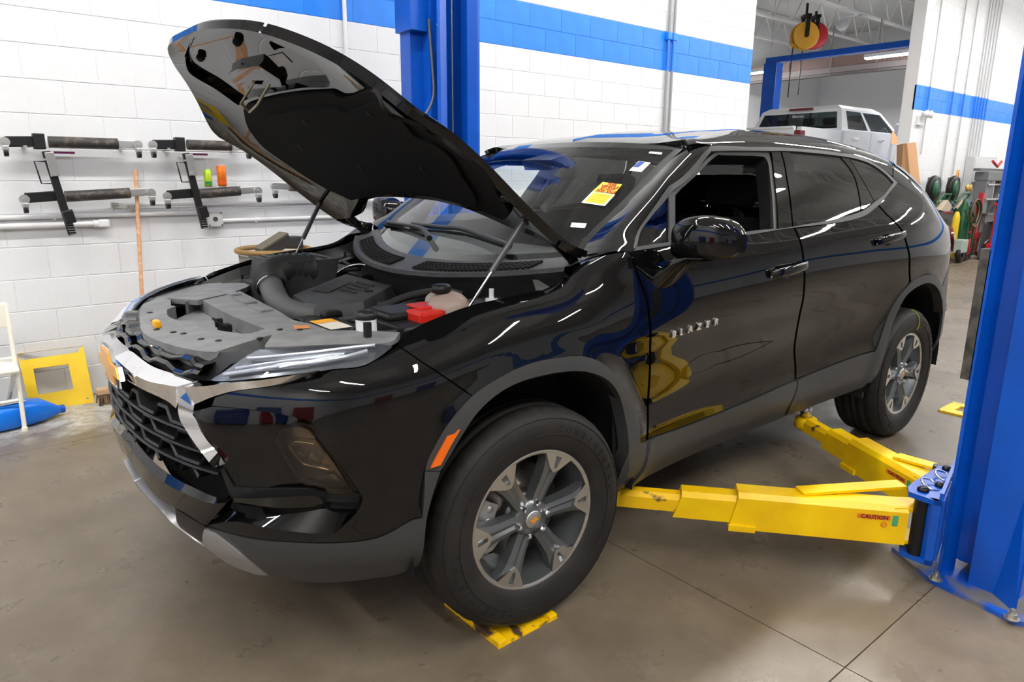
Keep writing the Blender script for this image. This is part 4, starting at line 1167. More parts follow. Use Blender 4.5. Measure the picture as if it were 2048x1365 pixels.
def make_wheel(x, y, z, rz, g, phase, letters):
    w = empty('wheel', (x, y, z), rz, car)
    if g < 0: w.scale = (1, -1, 1)
    for nm in ('tire', 'rim_lip', 'rim_barrel', 'hub', 'hub_cap', 'cap_emblem', 'brake_rotor', 'rotor_hat', 'brake_caliper'): link(nm, WD[nm], w)
    for k in range(6):
        a = math.radians(phase+60*k)
        for nm in ('spoke', 'spoke_tip'):
            o = link(nm, WD[nm], w); o.rotation_euler = (0, -a, 0)
        a2 = a+math.radians(8)
        o = link('lug_nut', WD['lug_nut'], w); o.location = (.058*math.cos(a2), .004, .058*math.sin(a2))
    if letters:
        letters_on_tire('CONTINENTAL', 75, 6.5, w); letters_on_tire('CONTINENTAL', 250, 6.5, w)
    return w
make_wheel(0, -.925, .3874, -.0806, 1, 4, True)
make_wheel(0, .925, .3874, -.0806, -1, 20, False)
rw = make_wheel(2.863, -.925, .3806, 0, 1, -6, True)
m = MB(); m.tube([(r*math.cos(a), y-.002, r*math.sin(a)) for r, y, a in ((.262, -.013, 1.36), (.29, -.0215, 1.38), (.318, -.0240, 1.42), (.342, -.0195, 1.47), (.362, -.006, 1.50), (.377, .02, 1.50))], .003, 6); m.build('chalk_mark', mat('chalk_green', rgb(170, 180, 40), rough=.8), rw)
make_wheel(2.863, .925, .3806, 0, -1, 30, False)
# wheel houses and underbody
for g in (1, -1):
    for cx, x0, x1 in ((.01, -.43, .50), (2.875, -.46, .42)):
        m = MB(); rows = []
        for a in np.linspace(math.radians(-8), math.radians(188), 26):
            rows.append([(cx+.475*math.cos(a), -yy*g, .42+.48*math.sin(a)) for yy in (.925, .8, .62)])
        m.grid(rows, smooth=True)
        rows = [[(cx+.475*math.cos(a), -.62*g, .42+.48*math.sin(a)) for a in np.linspace(math.radians(-8), math.radians(188), 26)], [(cx+.475*math.cos(a)*.999, -.62*g, .34) for a in np.linspace(math.radians(-8), math.radians(188), 26)]]
        m.grid(rows, smooth=False)
        m.build('wheel_house', MATTE, car)
    m = MB(); m.tube([(.02, -.5*g, .42), (0, -.80*g, .40)], .035, 10); m.build('control_arm', DSTEEL, car)
    m = MB(); m.tube([(.0, -.62*g, .36), (.0, -.64*g, .80)], [.03, .045], 12); m.build('strut_spring', DSTEEL, car)
    m = MB(); m.box((2.40, -.90*g if g > 0 else .70, .32), (2.42, -.70*g if g > 0 else .90, .52)); m.build('mud_flap', BLKPL, car)
    # stay between engine bay and wheel house
m = MB(); m.box((-.80, -.62, .36), (.45, .62, .40), .01); m.box((.45, -.86, .385), (2.40, .86, .42), .01); m.box((2.40, -.62, .42), (3.55, .62, .46), .01); m.build('underbody', MATTE, car)
# ================================================================== CAR: engine bay
def top_f(x, y):
    x = np.asarray(x, float); y = np.asarray(y, float)
    return np.stack([x, y, .988+.03*(x+.9)-.02*np.minimum(np.abs(y), .9)**2*0+.0*y], 1)
TOPC = Surf(top_f, (-1.05, -.2), (-.95, .95), 30, 40, sgn=1.0)
def lowc(o): return Surf(lambda x, y: top_f(x, y)-np.array([0, 0, o]), (-1.05, -.2), (-.95, .95), 30, 40, sgn=1.0)
_cov = TOPC.path([[(279, 622), (279, 640), (283, 660), (302, 676), (345, 691), (395, 702), (432, 704)], [(432, 704), (470, 692), (545, 670), (600, 666), (658, 661)], [(658, 661), (620, 648), (586, 640), (560, 624)], [(560, 624), (525, 606), (485, 585), (442, 566)], [(442, 566), (428, 547), (366, 573), (315, 587), (289, 606), (279, 622)]])
_tr = TOPC.path([[(394, 594), (443, 622), (490, 643), (530, 658)], [(530, 658), (505, 666), (484, 668)], [(484, 668), (430, 660), (388, 653), (376, 646)], [(376, 646), (352, 640), (336, 632), (334, 620)], [(334, 620), (352, 612), (394, 594)]])
_h2 = TOPC.path([[(342, 612), (343, 596), (360, 590), (390, 589)], [(390, 589), (372, 602), (362, 612), (342, 612)]])
shroud = TOPC.panel('radiator_cover', _cov, GREYPL, car, holes=[_tr, _h2], res=.03, thick=.05)
lowc(.05).panel('cover_recess', [(x, y) for x, y in _tr], GREYPL, shroud, res=.04, thick=0)
lowc(.09).panel('cover_hole_floor', _h2, MATTE, shroud, res=.04, thick=0)
for k in range(8):
    a = TOPC.pix(396+11*k, 634+4.6*k); b = TOPC.pix(404+13*k, 652+2.2*k)
    za = top_f([a[0]], [a[1]])[0][2]-.047
    m = MB(); m.obox((a[0], a[1], za), (b[0], b[1], za), .012, .006); m.build('recess_slot', MATTE, shroud)
for q in ((300, 626), (308, 641), (313, 660), (347, 665), (367, 668), (402, 679), (437, 682), (520, 677), (600, 660), (560, 660)):
    u = TOPC.pix(*q); p = TOPC.pt(*u); m = MB(); m.lathe([(.0001, .004), (.008, .003), (.011, 0)], (p[0], p[1], p[2]), 'z', 14); m.build('push_clip', BLKPL, shroud)
def topp(px, py, dz=0.0):
    p = TOPC.pt(*TOPC.pix(px, py)); return Vector((p[0], p[1], p[2]+dz))
m = MB(); p = topp(314, 655); m.cbox((p.x, p.y, p.z+.012), (.02, .045, .024), .006); m.build('hood_release_tab', mat('yellow_plastic', rgb(240, 170, 20), rough=.4), shroud)
m = MB(); m.add([topp(586, 652, .002), topp(617, 652, .002), topp(620, 658, .002), topp(590, 660, .002)], [(0, 1, 2, 3)]); m.build('warning_label', mat('label_orange', rgb(205, 130, 80), rough=.6), shroud)
# latch in the recess
p = topp(448, 640, -.045); m = MB(); m.cbox((p.x, p.y, p.z), (.04, .04, .06), .005); m.cbox((p.x-.015, p.y+.01, p.z+.035), (.025, .018, .03), .004); m.tube([(p.x, p.y-.02, p.z+.02), (p.x-.03, p.y-.02, p.z+.045), (p.x-.03, p.y+.02, p.z+.05)], .004, 8); m.build('hood_latch', MATTE, shroud)
# raised rear lip scallops
for (x0, y0, x1, y1) in ((448, 583, 474, 592), (476, 597, 504, 608), (507, 612, 536, 624)):
    a = topp(x0, y0, .0); b = topp(x1, y1, .0); m = MB(); m.obox(a, b, .045, .016, bev=.006); m.build('cover_pad', GREYPL, shroud)
# side shelf behind the near lamp
sh_ = TOPC.path([[(545, 672), (600, 668), (660, 664), (742, 664)], [(742, 664), (800, 668)], [(800, 668), (778, 688), (700, 691), (545, 697)], [(545, 697), (530, 696), (540, 680), (545, 672)]])
TOPC.panel('lamp_shelf', sh_, GREYPL, car, mirror=True, res=.03, thick=.02, off=.004)
m = MB(); p = onY(735, 660, -.62); m.cyl((p[0], -.62, p[2]-.02), (p[0], -.62, p[2]+.022), .013, n=14); m.build('hood_bump_stop', BLKPL, car)
# dark well of the bay, inner rails and firewall
m = MB(); m.box((-.75, -.70, .78), (.30, .70, .80)); m.build('engine_bay_floor', MATTE, car)
for g in (1, -1):
    m = MB(); rows = []
    for x in np.linspace(-.55, .33, 12):
        ze = float(ZE(x)[0])
        rows.append([(x, -.735*g, .80), (x, -.73*g, ze-.075), (x, -.765*g, ze-.05), (x, -.80*g, ze-.012)])
    m.grid(rows, smooth=False); m.build('inner_fender', BLKPL, car)
    m = MB()
    for x in np.linspace(-.42, .2, 7):
        ze = float(ZE(x)[0]); m.cyl((x, -.75*g, ze-.07), (x, -.75*g, ze-.035), .006, n=8)
    tag(m.build('fender_clips', BLKPL, car), kind='stuff')
def wsb(y, v=-.10): return ws_f(np.array([y]), np.array([v]))[0]
m = MB(); rows = []
for y in np.linspace(-.76, .76, 32):
    a = wsb(y, -.02); rows.append([(a[0]+.03, y, a[2]+.005), (a[0]-.04, y, a[2]-.012), (a[0]-.13, y, a[2]-.036), (a[0]-.155, y, a[2]-.036), (a[0]-.16, y, a[2]-.052), (a[0]-.13, y, a[2]-.075)])
m.grid(rows, smooth=False); cowl = m.build('cowl_panel', DARKPL, car)
m = MB()
for y in np.linspace(-.62, .62, 64):
    if -.10 < y < .05: continue
    a = wsb(y, -.02); m.obox((a[0]-.05, y, a[2]-.010), (a[0]-.12, y, a[2]-.029), .006, .008)
for k in range(5):
    for rng in ((-.62, -.11), (.06, .62)):
        pts = []
        for y in np.linspace(rng[0], rng[1], 9):
            a = wsb(y, -.02); f = .05+.0175*k; pts.append((a[0]-f, y, a[2]-.006-.268*(f-.04)))
        m.tube(pts, .0026, 5)
tag(m.build('cowl_grille', MATTE, cowl), kind='stuff')
m = MB(); rows = []
for y in np.linspace(-.74, .74, 24):
    a = wsb(y, -.02); rows.append([(a[0]-.135, y, a[2]-.06), (a[0]-.10, y, a[2]-.16), (a[0]-.13, y, a[2]-.20), (a[0]-.08, y, .78)])
m.grid(rows, smooth=False); m.build('firewall', MATTE, car)
# wipers
for pts, nm in (([(1025, 505), (990, 492), (930, 470), (886, 463), (830, 456)], 'wiper'), ([(866, 488), (852, 470), (830, 463), (780, 452)], 'wiper')):
    q = []
    for k, z in enumerate(pts):
        u = WS.pix(*z); p = WS.pt(*u)+WS.nrm(*u)[0]*(.03 if k < 3 else .022); q.append(Vector(p))
    m = MB(); m.tube([Vector(v) for v in crom([tuple(v) for v in q], 4)], [.013]*6+[.010]*(4*(len(q)-1)+1-6), 8); m.build('wiper', BLKPL, car)
for qs in ([(770, 452), (800, 457), (850, 475)], [(822, 462), (920, 470), (1010, 497)]):
    m = MB(); q = [WS.pt(*WS.pix(*z))+WS.nrm(*WS.pix(*z))[0]*.008 for z in qs]; m.tube([Vector(v) for v in crom(q, 5)], .006, 6); m.build('wiper_blade', MATTE, car)
# air box, corrugated hose and duct
m = MB(); m.prism([(-.34, .40, .86), (-.34, .70, .86), (.0, .70, .86), (.0, .40, .86)], (0, 0, .16)); m.prism([(-.34, .41, 1.02), (-.30, .70, 1.02), (-.02, .70, 1.02), (-.02, .41, 1.02)], (.02, 0, .10))
m.build('air_box', DARKPL, car)
m = MB()
for k in range(6): m.obox((-.30+.05*k, .43, 1.122), (-.30+.05*k, .68, 1.122), .008, .010)
m.build('air_box_ribs', DARKPL, car)
path = [tuple(v) for v in crom([(-.10, .46, 1.075), (-.22, .47, 1.085), (-.31, .42, 1.07), (-.335, .355, 1.035)], 8)]
rr = [.062+(.006 if i % 2 else -.003) for i in range(len(path))]
m = MB(); m.tube(path, rr, 18); m.build('corrugated_hose', mat('hose_rubber', (.03, .03, .03), rough=.55, spec=.4), car)
m = MB(); m.tube([path[-1], (-.337, .345, 1.03)], .058, 20); m.tube([(-.336, .352+.02, 1.075), (-.338, .33, 1.08)], .008, 8); m.build('hose_clamp', STEEL, car)
m = MB(); m.tube([tuple(v) for v in crom([(-.336, .35, 1.033), (-.352, .27, 1.0), (-.352, .19, .968), (-.32, .10, .952), (-.25, .02, .94), (-.20, -.05, .90)], 6)], .047, 20); m.build('air_duct', mat('duct_grey', (.10, .10, .10), rough=.5, spec=.4, bump=.05, bscale=200), car)
m = MB(); m.cyl((-.147, .45, .96), (-.147, .45, 1.07), .035, n=20); m.cyl((-.147, .45, 1.07), (-.147, .45, 1.09), .040, n=20); m.cbox((-.147, .45, 1.10), (.05, .012, .03), .004); m.build('oil_filler', BLKPL, car)
# engine cover
tl, tr, br, bl = Vector((-.02, .31, 1.062)), Vector((.02, -.01, 1.048)), Vector((-.16, -.105, 1.016)), Vector((-.285, .25, 1.005))
fl_ = Vector((-.30, .02, .985))
m = MB(); topq = [tl, tr, br, fl_, bl]
cc_ = sum(topq, Vector())/5
out = [cc_+(q-cc_)*1.0 for q in topq]; low = [Vector((cc_.x+(q.x-cc_.x)*1.10, cc_.y+(q.y-cc_.y)*1.10, q.z-.05)) for q in topq]; low2 = [Vector((q.x, q.y, q.z-.06)) for q in low]
m.add(out+low+low2, [(0, 1, 2, 3, 4)]+[(i, (i+1) % 5, 5+(i+1) % 5, 5+i) for i in range(5)]+[(5+i, 5+(i+1) % 5, 10+(i+1) % 5, 10+i) for i in range(5)])
ec = m.build('engine_cover', mat('engine_cover_plastic', (.05, .05, .05), rough=.45, spec=.4, bump=.08, bscale=500), car)
ex = (tr-tl).normalized(); en = ((tr-tl).cross(bl-tl)).normalized()
if en.z < 0: en = -en
ey = en.cross(ex)
def ecp(a, b, o=.004): return tl+(tr-tl)*a+(bl-tl)*b+en*o
for k in range(4):
    m = MB(); m.obox(ecp(.45, .16+.11*k), ecp(.80, .16+.11*k), .010, .008, up=en, bev=.002); m.build('cover_rib', DARKPL, ec)
m = MB(); m.add([ecp(.10, .25), ecp(.38, .2), ecp(.42, .7), ecp(.12, .75)], [(0, 1, 2, 3)]); m.build('cover_panel', DARKPL, ec)
m = MB(); bowtie(m, None, .05, .02, tuple(en*.003), lambda a, b: tuple(ecp(.9, .35)+ex*a+ey*b)); m.build('cover_emblem', MATTE, ec)
# coolant tank
m = MB(); m.sphere((-.065, -.535, 1.045), .075, 22, 14, .78); m.sphere((-.045, -.44, 1.055), .045, 16, 10, .7)
tank = m.build('coolant_tank', mat('milky_plastic', (.40, .37, .34), rough=.35, spec=.4, var2=(.33, .24, .20), vscale=7), car)
m = MB(); m.lathe([(.032, 0), (.033, .022), (.026, .028), (.0001, .029)], (-.085, -.525, 1.098), 'z', 18); m.build('tank_cap', BLKPL, tank)
# battery with red terminal cover, fuse box, washer filler
m = MB(); m.box((-.30, -.60, .84), (-.10, -.34, 1.02), .008); m.box((-.285, -.52, 1.02), (-.13, -.36, 1.045), .012); bat = m.build('battery', BLKPL, car)
m = MB(); m.box((-.215, -.595, .99), (-.115, -.50, 1.052), .010); m.box((-.18, -.545, 1.05), (-.10, -.45, 1.060), .006); m.build('terminal_cover', mat('red_plastic', rgb(205, 40, 25), rough=.4), bat)
m = MB(); m.cyl((-.37, -.52, .97), (-.37, -.52, 1.042), .033, n=20); wf = m.build('washer_filler', mat('white_plastic', (.78, .79, .8), rough=.4), car)
m = MB(); m.lathe([(.034, 0), (.037, .004), (.036, .02), (.022, .026), (.0001, .027)], (-.37, -.52, 1.042), 'z', 20); m.build('filler_cap', BLKPL, wf)
m = MB(); m.box((-.43, -.42, .86), (-.31, -.18, .985), .006); fb = m.build('fuse_box', BLKPL, car)
m = MB(); m.add([(-.42, -.37, .987), (-.34, -.37, .987), (-.34, -.20, .987), (-.42, -.20, .987)], [(0, 1, 2, 3)]); m.build('fuse_label', mat('label_cream', rgb(222, 215, 200), rough=.6), fb)
m = MB(); m.add([(-.42, -.26, .988), (-.34, -.26, .988), (-.34, -.20, .988), (-.42, -.20, .988)], [(0, 1, 2, 3)]); m.build('fuse_label_band', mat('label_amber', rgb(240, 170, 40), rough=.6), fb)
rnd = random.Random(5)
for k, pts in enumerate([[(-.30, -.15, .96), (-.24, -.28, 1.0), (-.1, -.30, 1.05), (.02, -.35, 1.07), (.08, -.42, 1.06)], [(-.40, -.45, .99), (-.30, -.58, 1.0), (-.12, -.66, 1.03), (.0, -.68, 1.04)], [(-.36, -.10, .95), (-.28, -.2, .97), (-.30, -.33, .99), (-.42, -.48, .985)],
                         [(-.05, .45, 1.02), (.05, .42, 1.08), (.12, .36, 1.08), (.14, .30, 1.0)], [(-.2, -.05, .94), (-.1, -.15, 1.0), (.05, -.2, 1.02), (.15, -.1, 1.0)], [(.0, .60, 1.05), (.1, .5, 1.06), (.12, .62, 1.08)], [(-.45, -.2, .95), (-.38, -.05, .955), (-.30, .0, .95)]]):
    m = MB(); m.tube([tuple(v) for v in crom(pts, 6)], (.014, .008, .006, .007, .010, .008, .009)[k], 8); m.build('engine_hose' if k != 3 else 'metal_pipe', STEEL if k == 3 else mat('hose_rubber', (.03, .03, .03)), car)
for k, (c, s, mm) in enumerate([((.09, -.58, 1.03), (.20, .22, .05), DARKPL), ((.05, .58, 1.03), (.18, .22, .06), DARKPL), ((.05, .15, .93), (.3, .7, .12), MATTE), ((-.36, -.55, .93), (.16, .2, .10), BLKPL), ((-.33, -.02, .93), (.1, .12, .06), BLKPL), ((-.06, -.22, .98), (.14, .14, .08), BLKPL), ((-.02, -.66, 1.03), (.16, .08, .05), DARKPL), ((.10, .35, 1.03), (.12, .14, .05), BLKPL), ((-.30, -.12, .985), (.07, .06, .03), BLKPL)]):
    m = MB(); m.cbox(c, s, .012); m.build(('strut_tower', 'strut_tower', 'intake_manifold', 'battery_tray', 'sensor_block', 'throttle_body', 'relay_cover', 'brake_reservoir', 'connector')[k], mm, car)
m = MB(); m.cyl((.095, -.57, 1.055), (.095, -.57, 1.065), .022, n=16); m.cyl((.095, -.57, 1.065), (.095, -.57, 1.10), .009, n=12); m.build('tower_knob', mat('white_plastic', (.78, .79, .8)), car)
m = MB(); m.prism([(.20, -.72, 1.06), (.30, -.72, 1.08), (.33, -.68, 1.14), (.22, -.66, 1.13)], (0, .015, .0)); m.build('hinge_cover', mat('dusty_plastic', (.10, .10, .095), rough=.7), car)
# ================================================================== CAR: cabin, mirrors, handles, badges
HEADL = mat('headliner_grey', (.30, .30, .29), rough=.95)
sx = s_of_x
BODY.panel('headliner', [(sx(x), 9.0) for x in np.linspace(1.05, 2.9, 12)]+[(sx(3.0), t) for t in np.linspace(9.3, TMAX, 6)]+[(sx(x), TMAX) for x in np.linspace(2.9, .98, 12)]+[(sx(1.0), 11.0), (sx(1.03), 10.0)], HEADL, car, sym=True, off=-.03, res=.08, thick=0)
for g in (0, 1):
    BODY.panel('door_card', [(sx(x), 1.3) for x in np.linspace(.40, 2.38, 12)]+[(sx(2.5), t) for t in (3.0, 5.0, 6.9)]+[(sx(x), 6.95) for x in np.linspace(2.4, .42, 12)]+[(sx(.40), t) for t in (6.0, 4.0, 2.5)], MATTE, car, off=-.055, res=.08, thick=0, mir_only=bool(g))
    BODY.panel('cargo_trim', [(sx(x), 3.8) for x in np.linspace(2.5, 3.4, 7)]+[(sx(3.4), t) for t in (5.0, 6.9)]+[(sx(x), 7.0) for x in np.linspace(3.3, 2.5, 7)], MATTE, car, off=-.06, res=.08, thick=0, mir_only=bool(g))
m = MB(); m.box((.45, -.80, .44), (3.4, .80, .47)); m.build('cabin_floor', MATTE, car)
# dashboard
m = MB(); rows = []
for y in np.linspace(-.72, .72, 16):
    a = wsb(y, .02); rows.append([(a[0]+.02, y, a[2]-.03), (a[0]+.18, y, a[2]-.005), (.78+.06*y*y, y, 1.17), (.84, y, 1.12), (.82, y, .95), (.78, y, .75)])
m.grid(rows, smooth=False); m.build('dashboard', mat('dash_black', (.035, .035, .035), rough=.7), car)
m = MB()
c = Vector((.93, -.38, 1.07)); ax = Vector((.85, 0, .5)).normalized(); e1 = Vector((0, 1, 0)); e2 = ax.cross(e1)
m.tube([c+e1*.185*math.cos(2*PI*k/40)+e2*.185*math.sin(2*PI*k/40) for k in range(40)], .014, 8, closed=True)
for a in (0, PI, -PI/2): m.tube([c-ax*.02, c+e1*.18*math.cos(a)+e2*.18*math.sin(a)], .014, 6)
m.sphere(c-ax*.015, .06, 12, 8); m.build('steering_wheel', BLKPL, car)
def seat(x, y, rear=False):
    s = empty('seat', (x, y, .62), 0, car)
    w = .50 if not rear else .62
    m = MB(); m.box((-.26, -w/2, .0), (.26, w/2, .16), .05); m.build('seat_cushion', FABRIC, s)
    m = MB(); m.X = Matrix.Translation((.24, 0, .12)) @ Matrix.Rotation(math.radians(18), 4, 'Y'); m.box((-.06, -w/2, 0), (.08, w/2, .58), .05); m.box((-.08, -w/2, .05), (-.02, -w/2+.09, .50), .03); m.box((-.08, w/2-.09, .05), (-.02, w/2, .50), .03); m.build('seat_back', FABRIC, s)
    m = MB(); m.X = Matrix.Translation((.24, 0, .12)) @ Matrix.Rotation(math.radians(18), 4, 'Y')
    for yy in ((0,) if not rear else (-.0,)):
        m.box((-.03, yy-.13, .63), (.06, yy+.13, .80), .04); m.tube([(.02, yy-.05, .55), (.02, yy-.05, .66)], .008, 8); m.tube([(.02, yy+.05, .55), (.02, yy+.05, .66)], .008, 8)
    m.build('headrest', FABRIC, s)
    return s
seat(1.30, -.40); seat(1.30, .40); seat(2.15, -.35, True); seat(2.15, .35, True)
# light grey B pillar trim seen through the open window
for g in (1, -1):
    m = MB(); q = [BODY.pt(*BODY.pix(*z)) for z in ((1500, 330), (1516, 345), (1524, 370), (1526, 400), (1524, 430), (1518, 455))]
    m.tube([(p[0]+.28, (p[1]+.10)*g, p[2]) for p in q], .03, 8); m.build('pillar_liner', mat('liner_grey', (.42, .42, .41), rough=.8), car)
# rear-view mirror and camera pod behind the glass
m = MB(); m.X = Matrix.Translation((.93, -.02, 1.50)) @ Matrix.Rotation(math.radians(-8), 4, 'Z'); m.box((-.015, -.12, -.033), (.02, .12, .033), .014); m.build('rearview_mirror', BLKPL, car)
m = MB(); m.prism([(.80, -.10, 1.555), (.80, .10, 1.555), (.95, .08, 1.59), (.95, -.08, 1.59)], (.02, 0, -.045)); m.build('camera_pod', BLKPL, car)
# door mirrors
def door_mirror(g):
    m = MB(); secs = []
    # outline (front view) per station along y: (y, z centre, half height, x front, x back)
    T = [(-.945, 1.262, .020, .60, .65), (-.952, 1.266, .040, .585, .665), (-.975, 1.274, .060, .562, .68), (-1.02, 1.284, .072, .548, .69), (-1.08, 1.289, .075, .550, .695), (-1.135, 1.286, .068, .572, .70), (-1.165, 1.280, .052, .60, .70), (-1.182, 1.275, .030, .63, .695)]
    Tq = crom(T, 3); rows = []
    for (y, zc, h, xf, xb) in Tq:
        r = []
        for k in range(20):
            a = 2*PI*k/20; ca, sa = math.cos(a), math.sin(a)
            e = .62
            px = math.copysign(abs(ca)**e, ca); pz = math.copysign(abs(sa)**.45, sa)
            x = (xf+xb)/2+(xb-xf)/2*px
            r.append((x, y*g, zc+h*pz))
        r.append(r[0]); rows.append(r)
    m.grid(rows, smooth=True)
    m.add([p for p in rows[0][:-1]], [tuple(range(20))]); m.add([p for p in rows[-1][:-1]], [tuple(range(20))])
    o = m.build('door_mirror', PAINT, car)
    m = MB(); rows = []
    for y, zt, zb, x0, x1 in ((-.925, 1.165, 1.090, .53, .66), (-.955, 1.195, 1.125, .54, .67), (-.99, 1.222, 1.165, .55, .67), (-1.04, 1.235, 1.20, .56, .67), (-1.10, 1.232, 1.212, .57, .67)):
        r = []
        for k in range(13):
            a = 2*PI*k/12; r.append(((x0+x1)/2+(x1-x0)/2*math.copysign(abs(math.cos(a))**.7, math.cos(a)), y*g, (zt+zb)/2+(zt-zb)/2*math.sin(a)))
        rows.append(r)
    m.grid(rows, smooth=True); m.build('mirror_arm', PIANO, o)
    m = MB(); m.add([(.702, y*g, z) for y, z in ((-.97, 1.225), (-1.15, 1.235), (-1.165, 1.275), (-1.14, 1.335), (-.99, 1.335), (-.965, 1.28))], [(0, 1, 2, 3, 4, 5)]); m.build('mirror_glass', CHROME, o)
door_mirror(1); door_mirror(-1)
# door handles
def handle(pa_, pb_, door, cup):
    for g, d in ((1, door[0]), (-1, door[1])):
        A_ = np.array(BODY.pix(*pa_)); B_ = np.array(BODY.pix(*pb_))
        q = []
        for t, o in ((0, .004), (.08, .028), (.3, .040), (.6, .042), (.9, .034), (1.0, .006)):
            u = A_+(B_-A_)*t; p = BODY.pt(*u)+BODY.nrm(*u)[0]*o; q.append((p[0], p[1]*g, p[2]))
        pts = [Vector(v) for v in crom(q, 5)]
        m = MB(); rows = []
        for i, p in enumerate(pts):
            hh = .017+.004*math.sin(PI*i/(len(pts)-1)); rows.append([(p.x, p.y+.008*g*math.cos(2*PI*k/12), p.z+hh*math.sin(2*PI*k/12)) for k in range(13)])
        m.grid(rows, smooth=True); m.build('door_handle', PAINT, d)
        cc, poly = cup
        BODY.panel('handle_cup', poly, PAINT, d, res=.015, thick=0, mir_only=(g < 0), bend=lambda u, v: -.03*np.clip(1-((u-cc[0])/.075)**2-((v-cc[1])/.358)**2, 0, 1))
handle((1541, 549), (1605, 531), fdoor, CUP_F); handle((1752, 485), (1801, 471), rdoor, CUP_R)
# BLAZER lettering on the front doors
for g, d in ((1, fdoor[0]), (-1, fdoor[1])):
    xs = [(1346, 668.5), (1361, 664), (1379, 658.5), (1396, 653.5), (1413.5, 648.5), (1430.5, 643.5)]
    e1 = Vector(BODY.pt(*BODY.pix(1430, 644))-BODY.pt(*BODY.pix(1346, 668))).normalized()
    for ch_, q in zip('BLAZER', xs):
        p = Vector(BODY.pt(*BODY.pix(*q))); nn = Vector(BODY.nrm(*BODY.pix(*q))[0]); up = nn.cross(e1).normalized()
        x_, n_, u_ = e1.copy(), nn.copy(), up.copy()
        if g < 0:
            p.y *= -1; x_ = Vector((-x_.x, x_.y, -x_.z)); n_.y *= -1; u_.y *= -1
            p.x = .632+.899-p.x if False else p.x
        p = p+n_*.004
        M = Matrix(((x_.x, u_.x, n_.x, p.x), (x_.y, u_.y, n_.y, p.y), (x_.z, u_.z, n_.z, p.z), (0, 0, 0, 1)))
        text_obj('badge_letter', ch_, .036, .003, mat('badge_silver', (.82, .82, .83), rough=.32, metal=.75), d, M, bold=.0016)
# papers and stickers on the windscreen
def ws_quad(name, q, material, off=.004, parent=None):
    m = MB(); m.add([WS.pt(*WS.pix(*z))+WS.nrm(*WS.pix(*z))[0]*off for z in q], [tuple(range(len(q)))]); return m.build(name, material, parent or windscreen)
YEL = mat('yellow_paper', rgb(250, 228, 40), rough=.6); WPAP = mat('white_paper', rgb(240, 242, 240), rough=.6)
REDI = mat('red_ink', rgb(170, 50, 20), rough=.7); BLUI = mat('blue_ink', rgb(40, 70, 150), rough=.7)
ws_quad('notice_sheet', [(1186, 384), (1231, 391), (1210, 414), (1163, 407)], WPAP, .004)
ws_quad('notice_sheet_inner', [(1188, 387), (1226, 392.5), (1208, 411), (1170, 405.5)], YEL, .0055)
ws_quad('notice_header', [(1206, 367), (1245, 372), (1229, 391), (1186, 385)], YEL, .0065)
def ws_text(txt, c, right, size, material, off=.008):
    u = WS.pix(*c); p = Vector(WS.pt(*u)+WS.nrm(*u)[0]*off); nn = Vector(WS.nrm(*u)[0])
    e1 = (Vector(WS.pt(*WS.pix(*right)))-Vector(WS.pt(*u))).normalized(); e1 = (e1-nn*e1.dot(nn)).normalized(); up = nn.cross(e1)
    M = Matrix(((e1.x, up.x, nn.x, p.x), (e1.y, up.y, nn.y, p.y), (e1.z, up.z, nn.z, p.z), (0, 0, 0, 1)))
    text_obj('notice_text', txt, size, .0004, material, windscreen, M, bold=.0008)
for i, t in enumerate(('THIS', 'VEHICLE', 'IS NOT', 'FOR SALE')):
    c = (1224.5-3.9*i, 372.5+4.6*i); ws_text(t, c, (c[0]+20, c[1]+2.6), .021, REDI)
for i in range(5):
    a = (1190-3.6*i, 391+3.2*i); b = (1222-3.4*i, 395.3+3.2*i)
    ws_quad('notice_line', [a, b, (b[0]-.8, b[1]+1), (a[0]-.8, a[1]+1)], mat('orange_ink', rgb(215, 150, 30), rough=.7), .0065)
ws_quad('service_sticker', [(1278, 324), (1302, 327), (1283, 346), (1258, 343)], WPAP, .004)
ws_quad('sticker_print', [(1279, 325), (1291, 326.5), (1277, 337), (1266, 336)], BLUI, .0055)
ws_quad('toll_tag', [(1300, 305), (1325, 307), (1323, 311), (1297, 308.5)], mat('pale_green_tag', rgb(190, 225, 215), rough=.5), .004)
ws_quad('vin_label', [(1144, 447), (1174, 449), (1170, 458), (1141, 456)], mat('pale_label', rgb(205, 222, 215), rough=.5), .004)
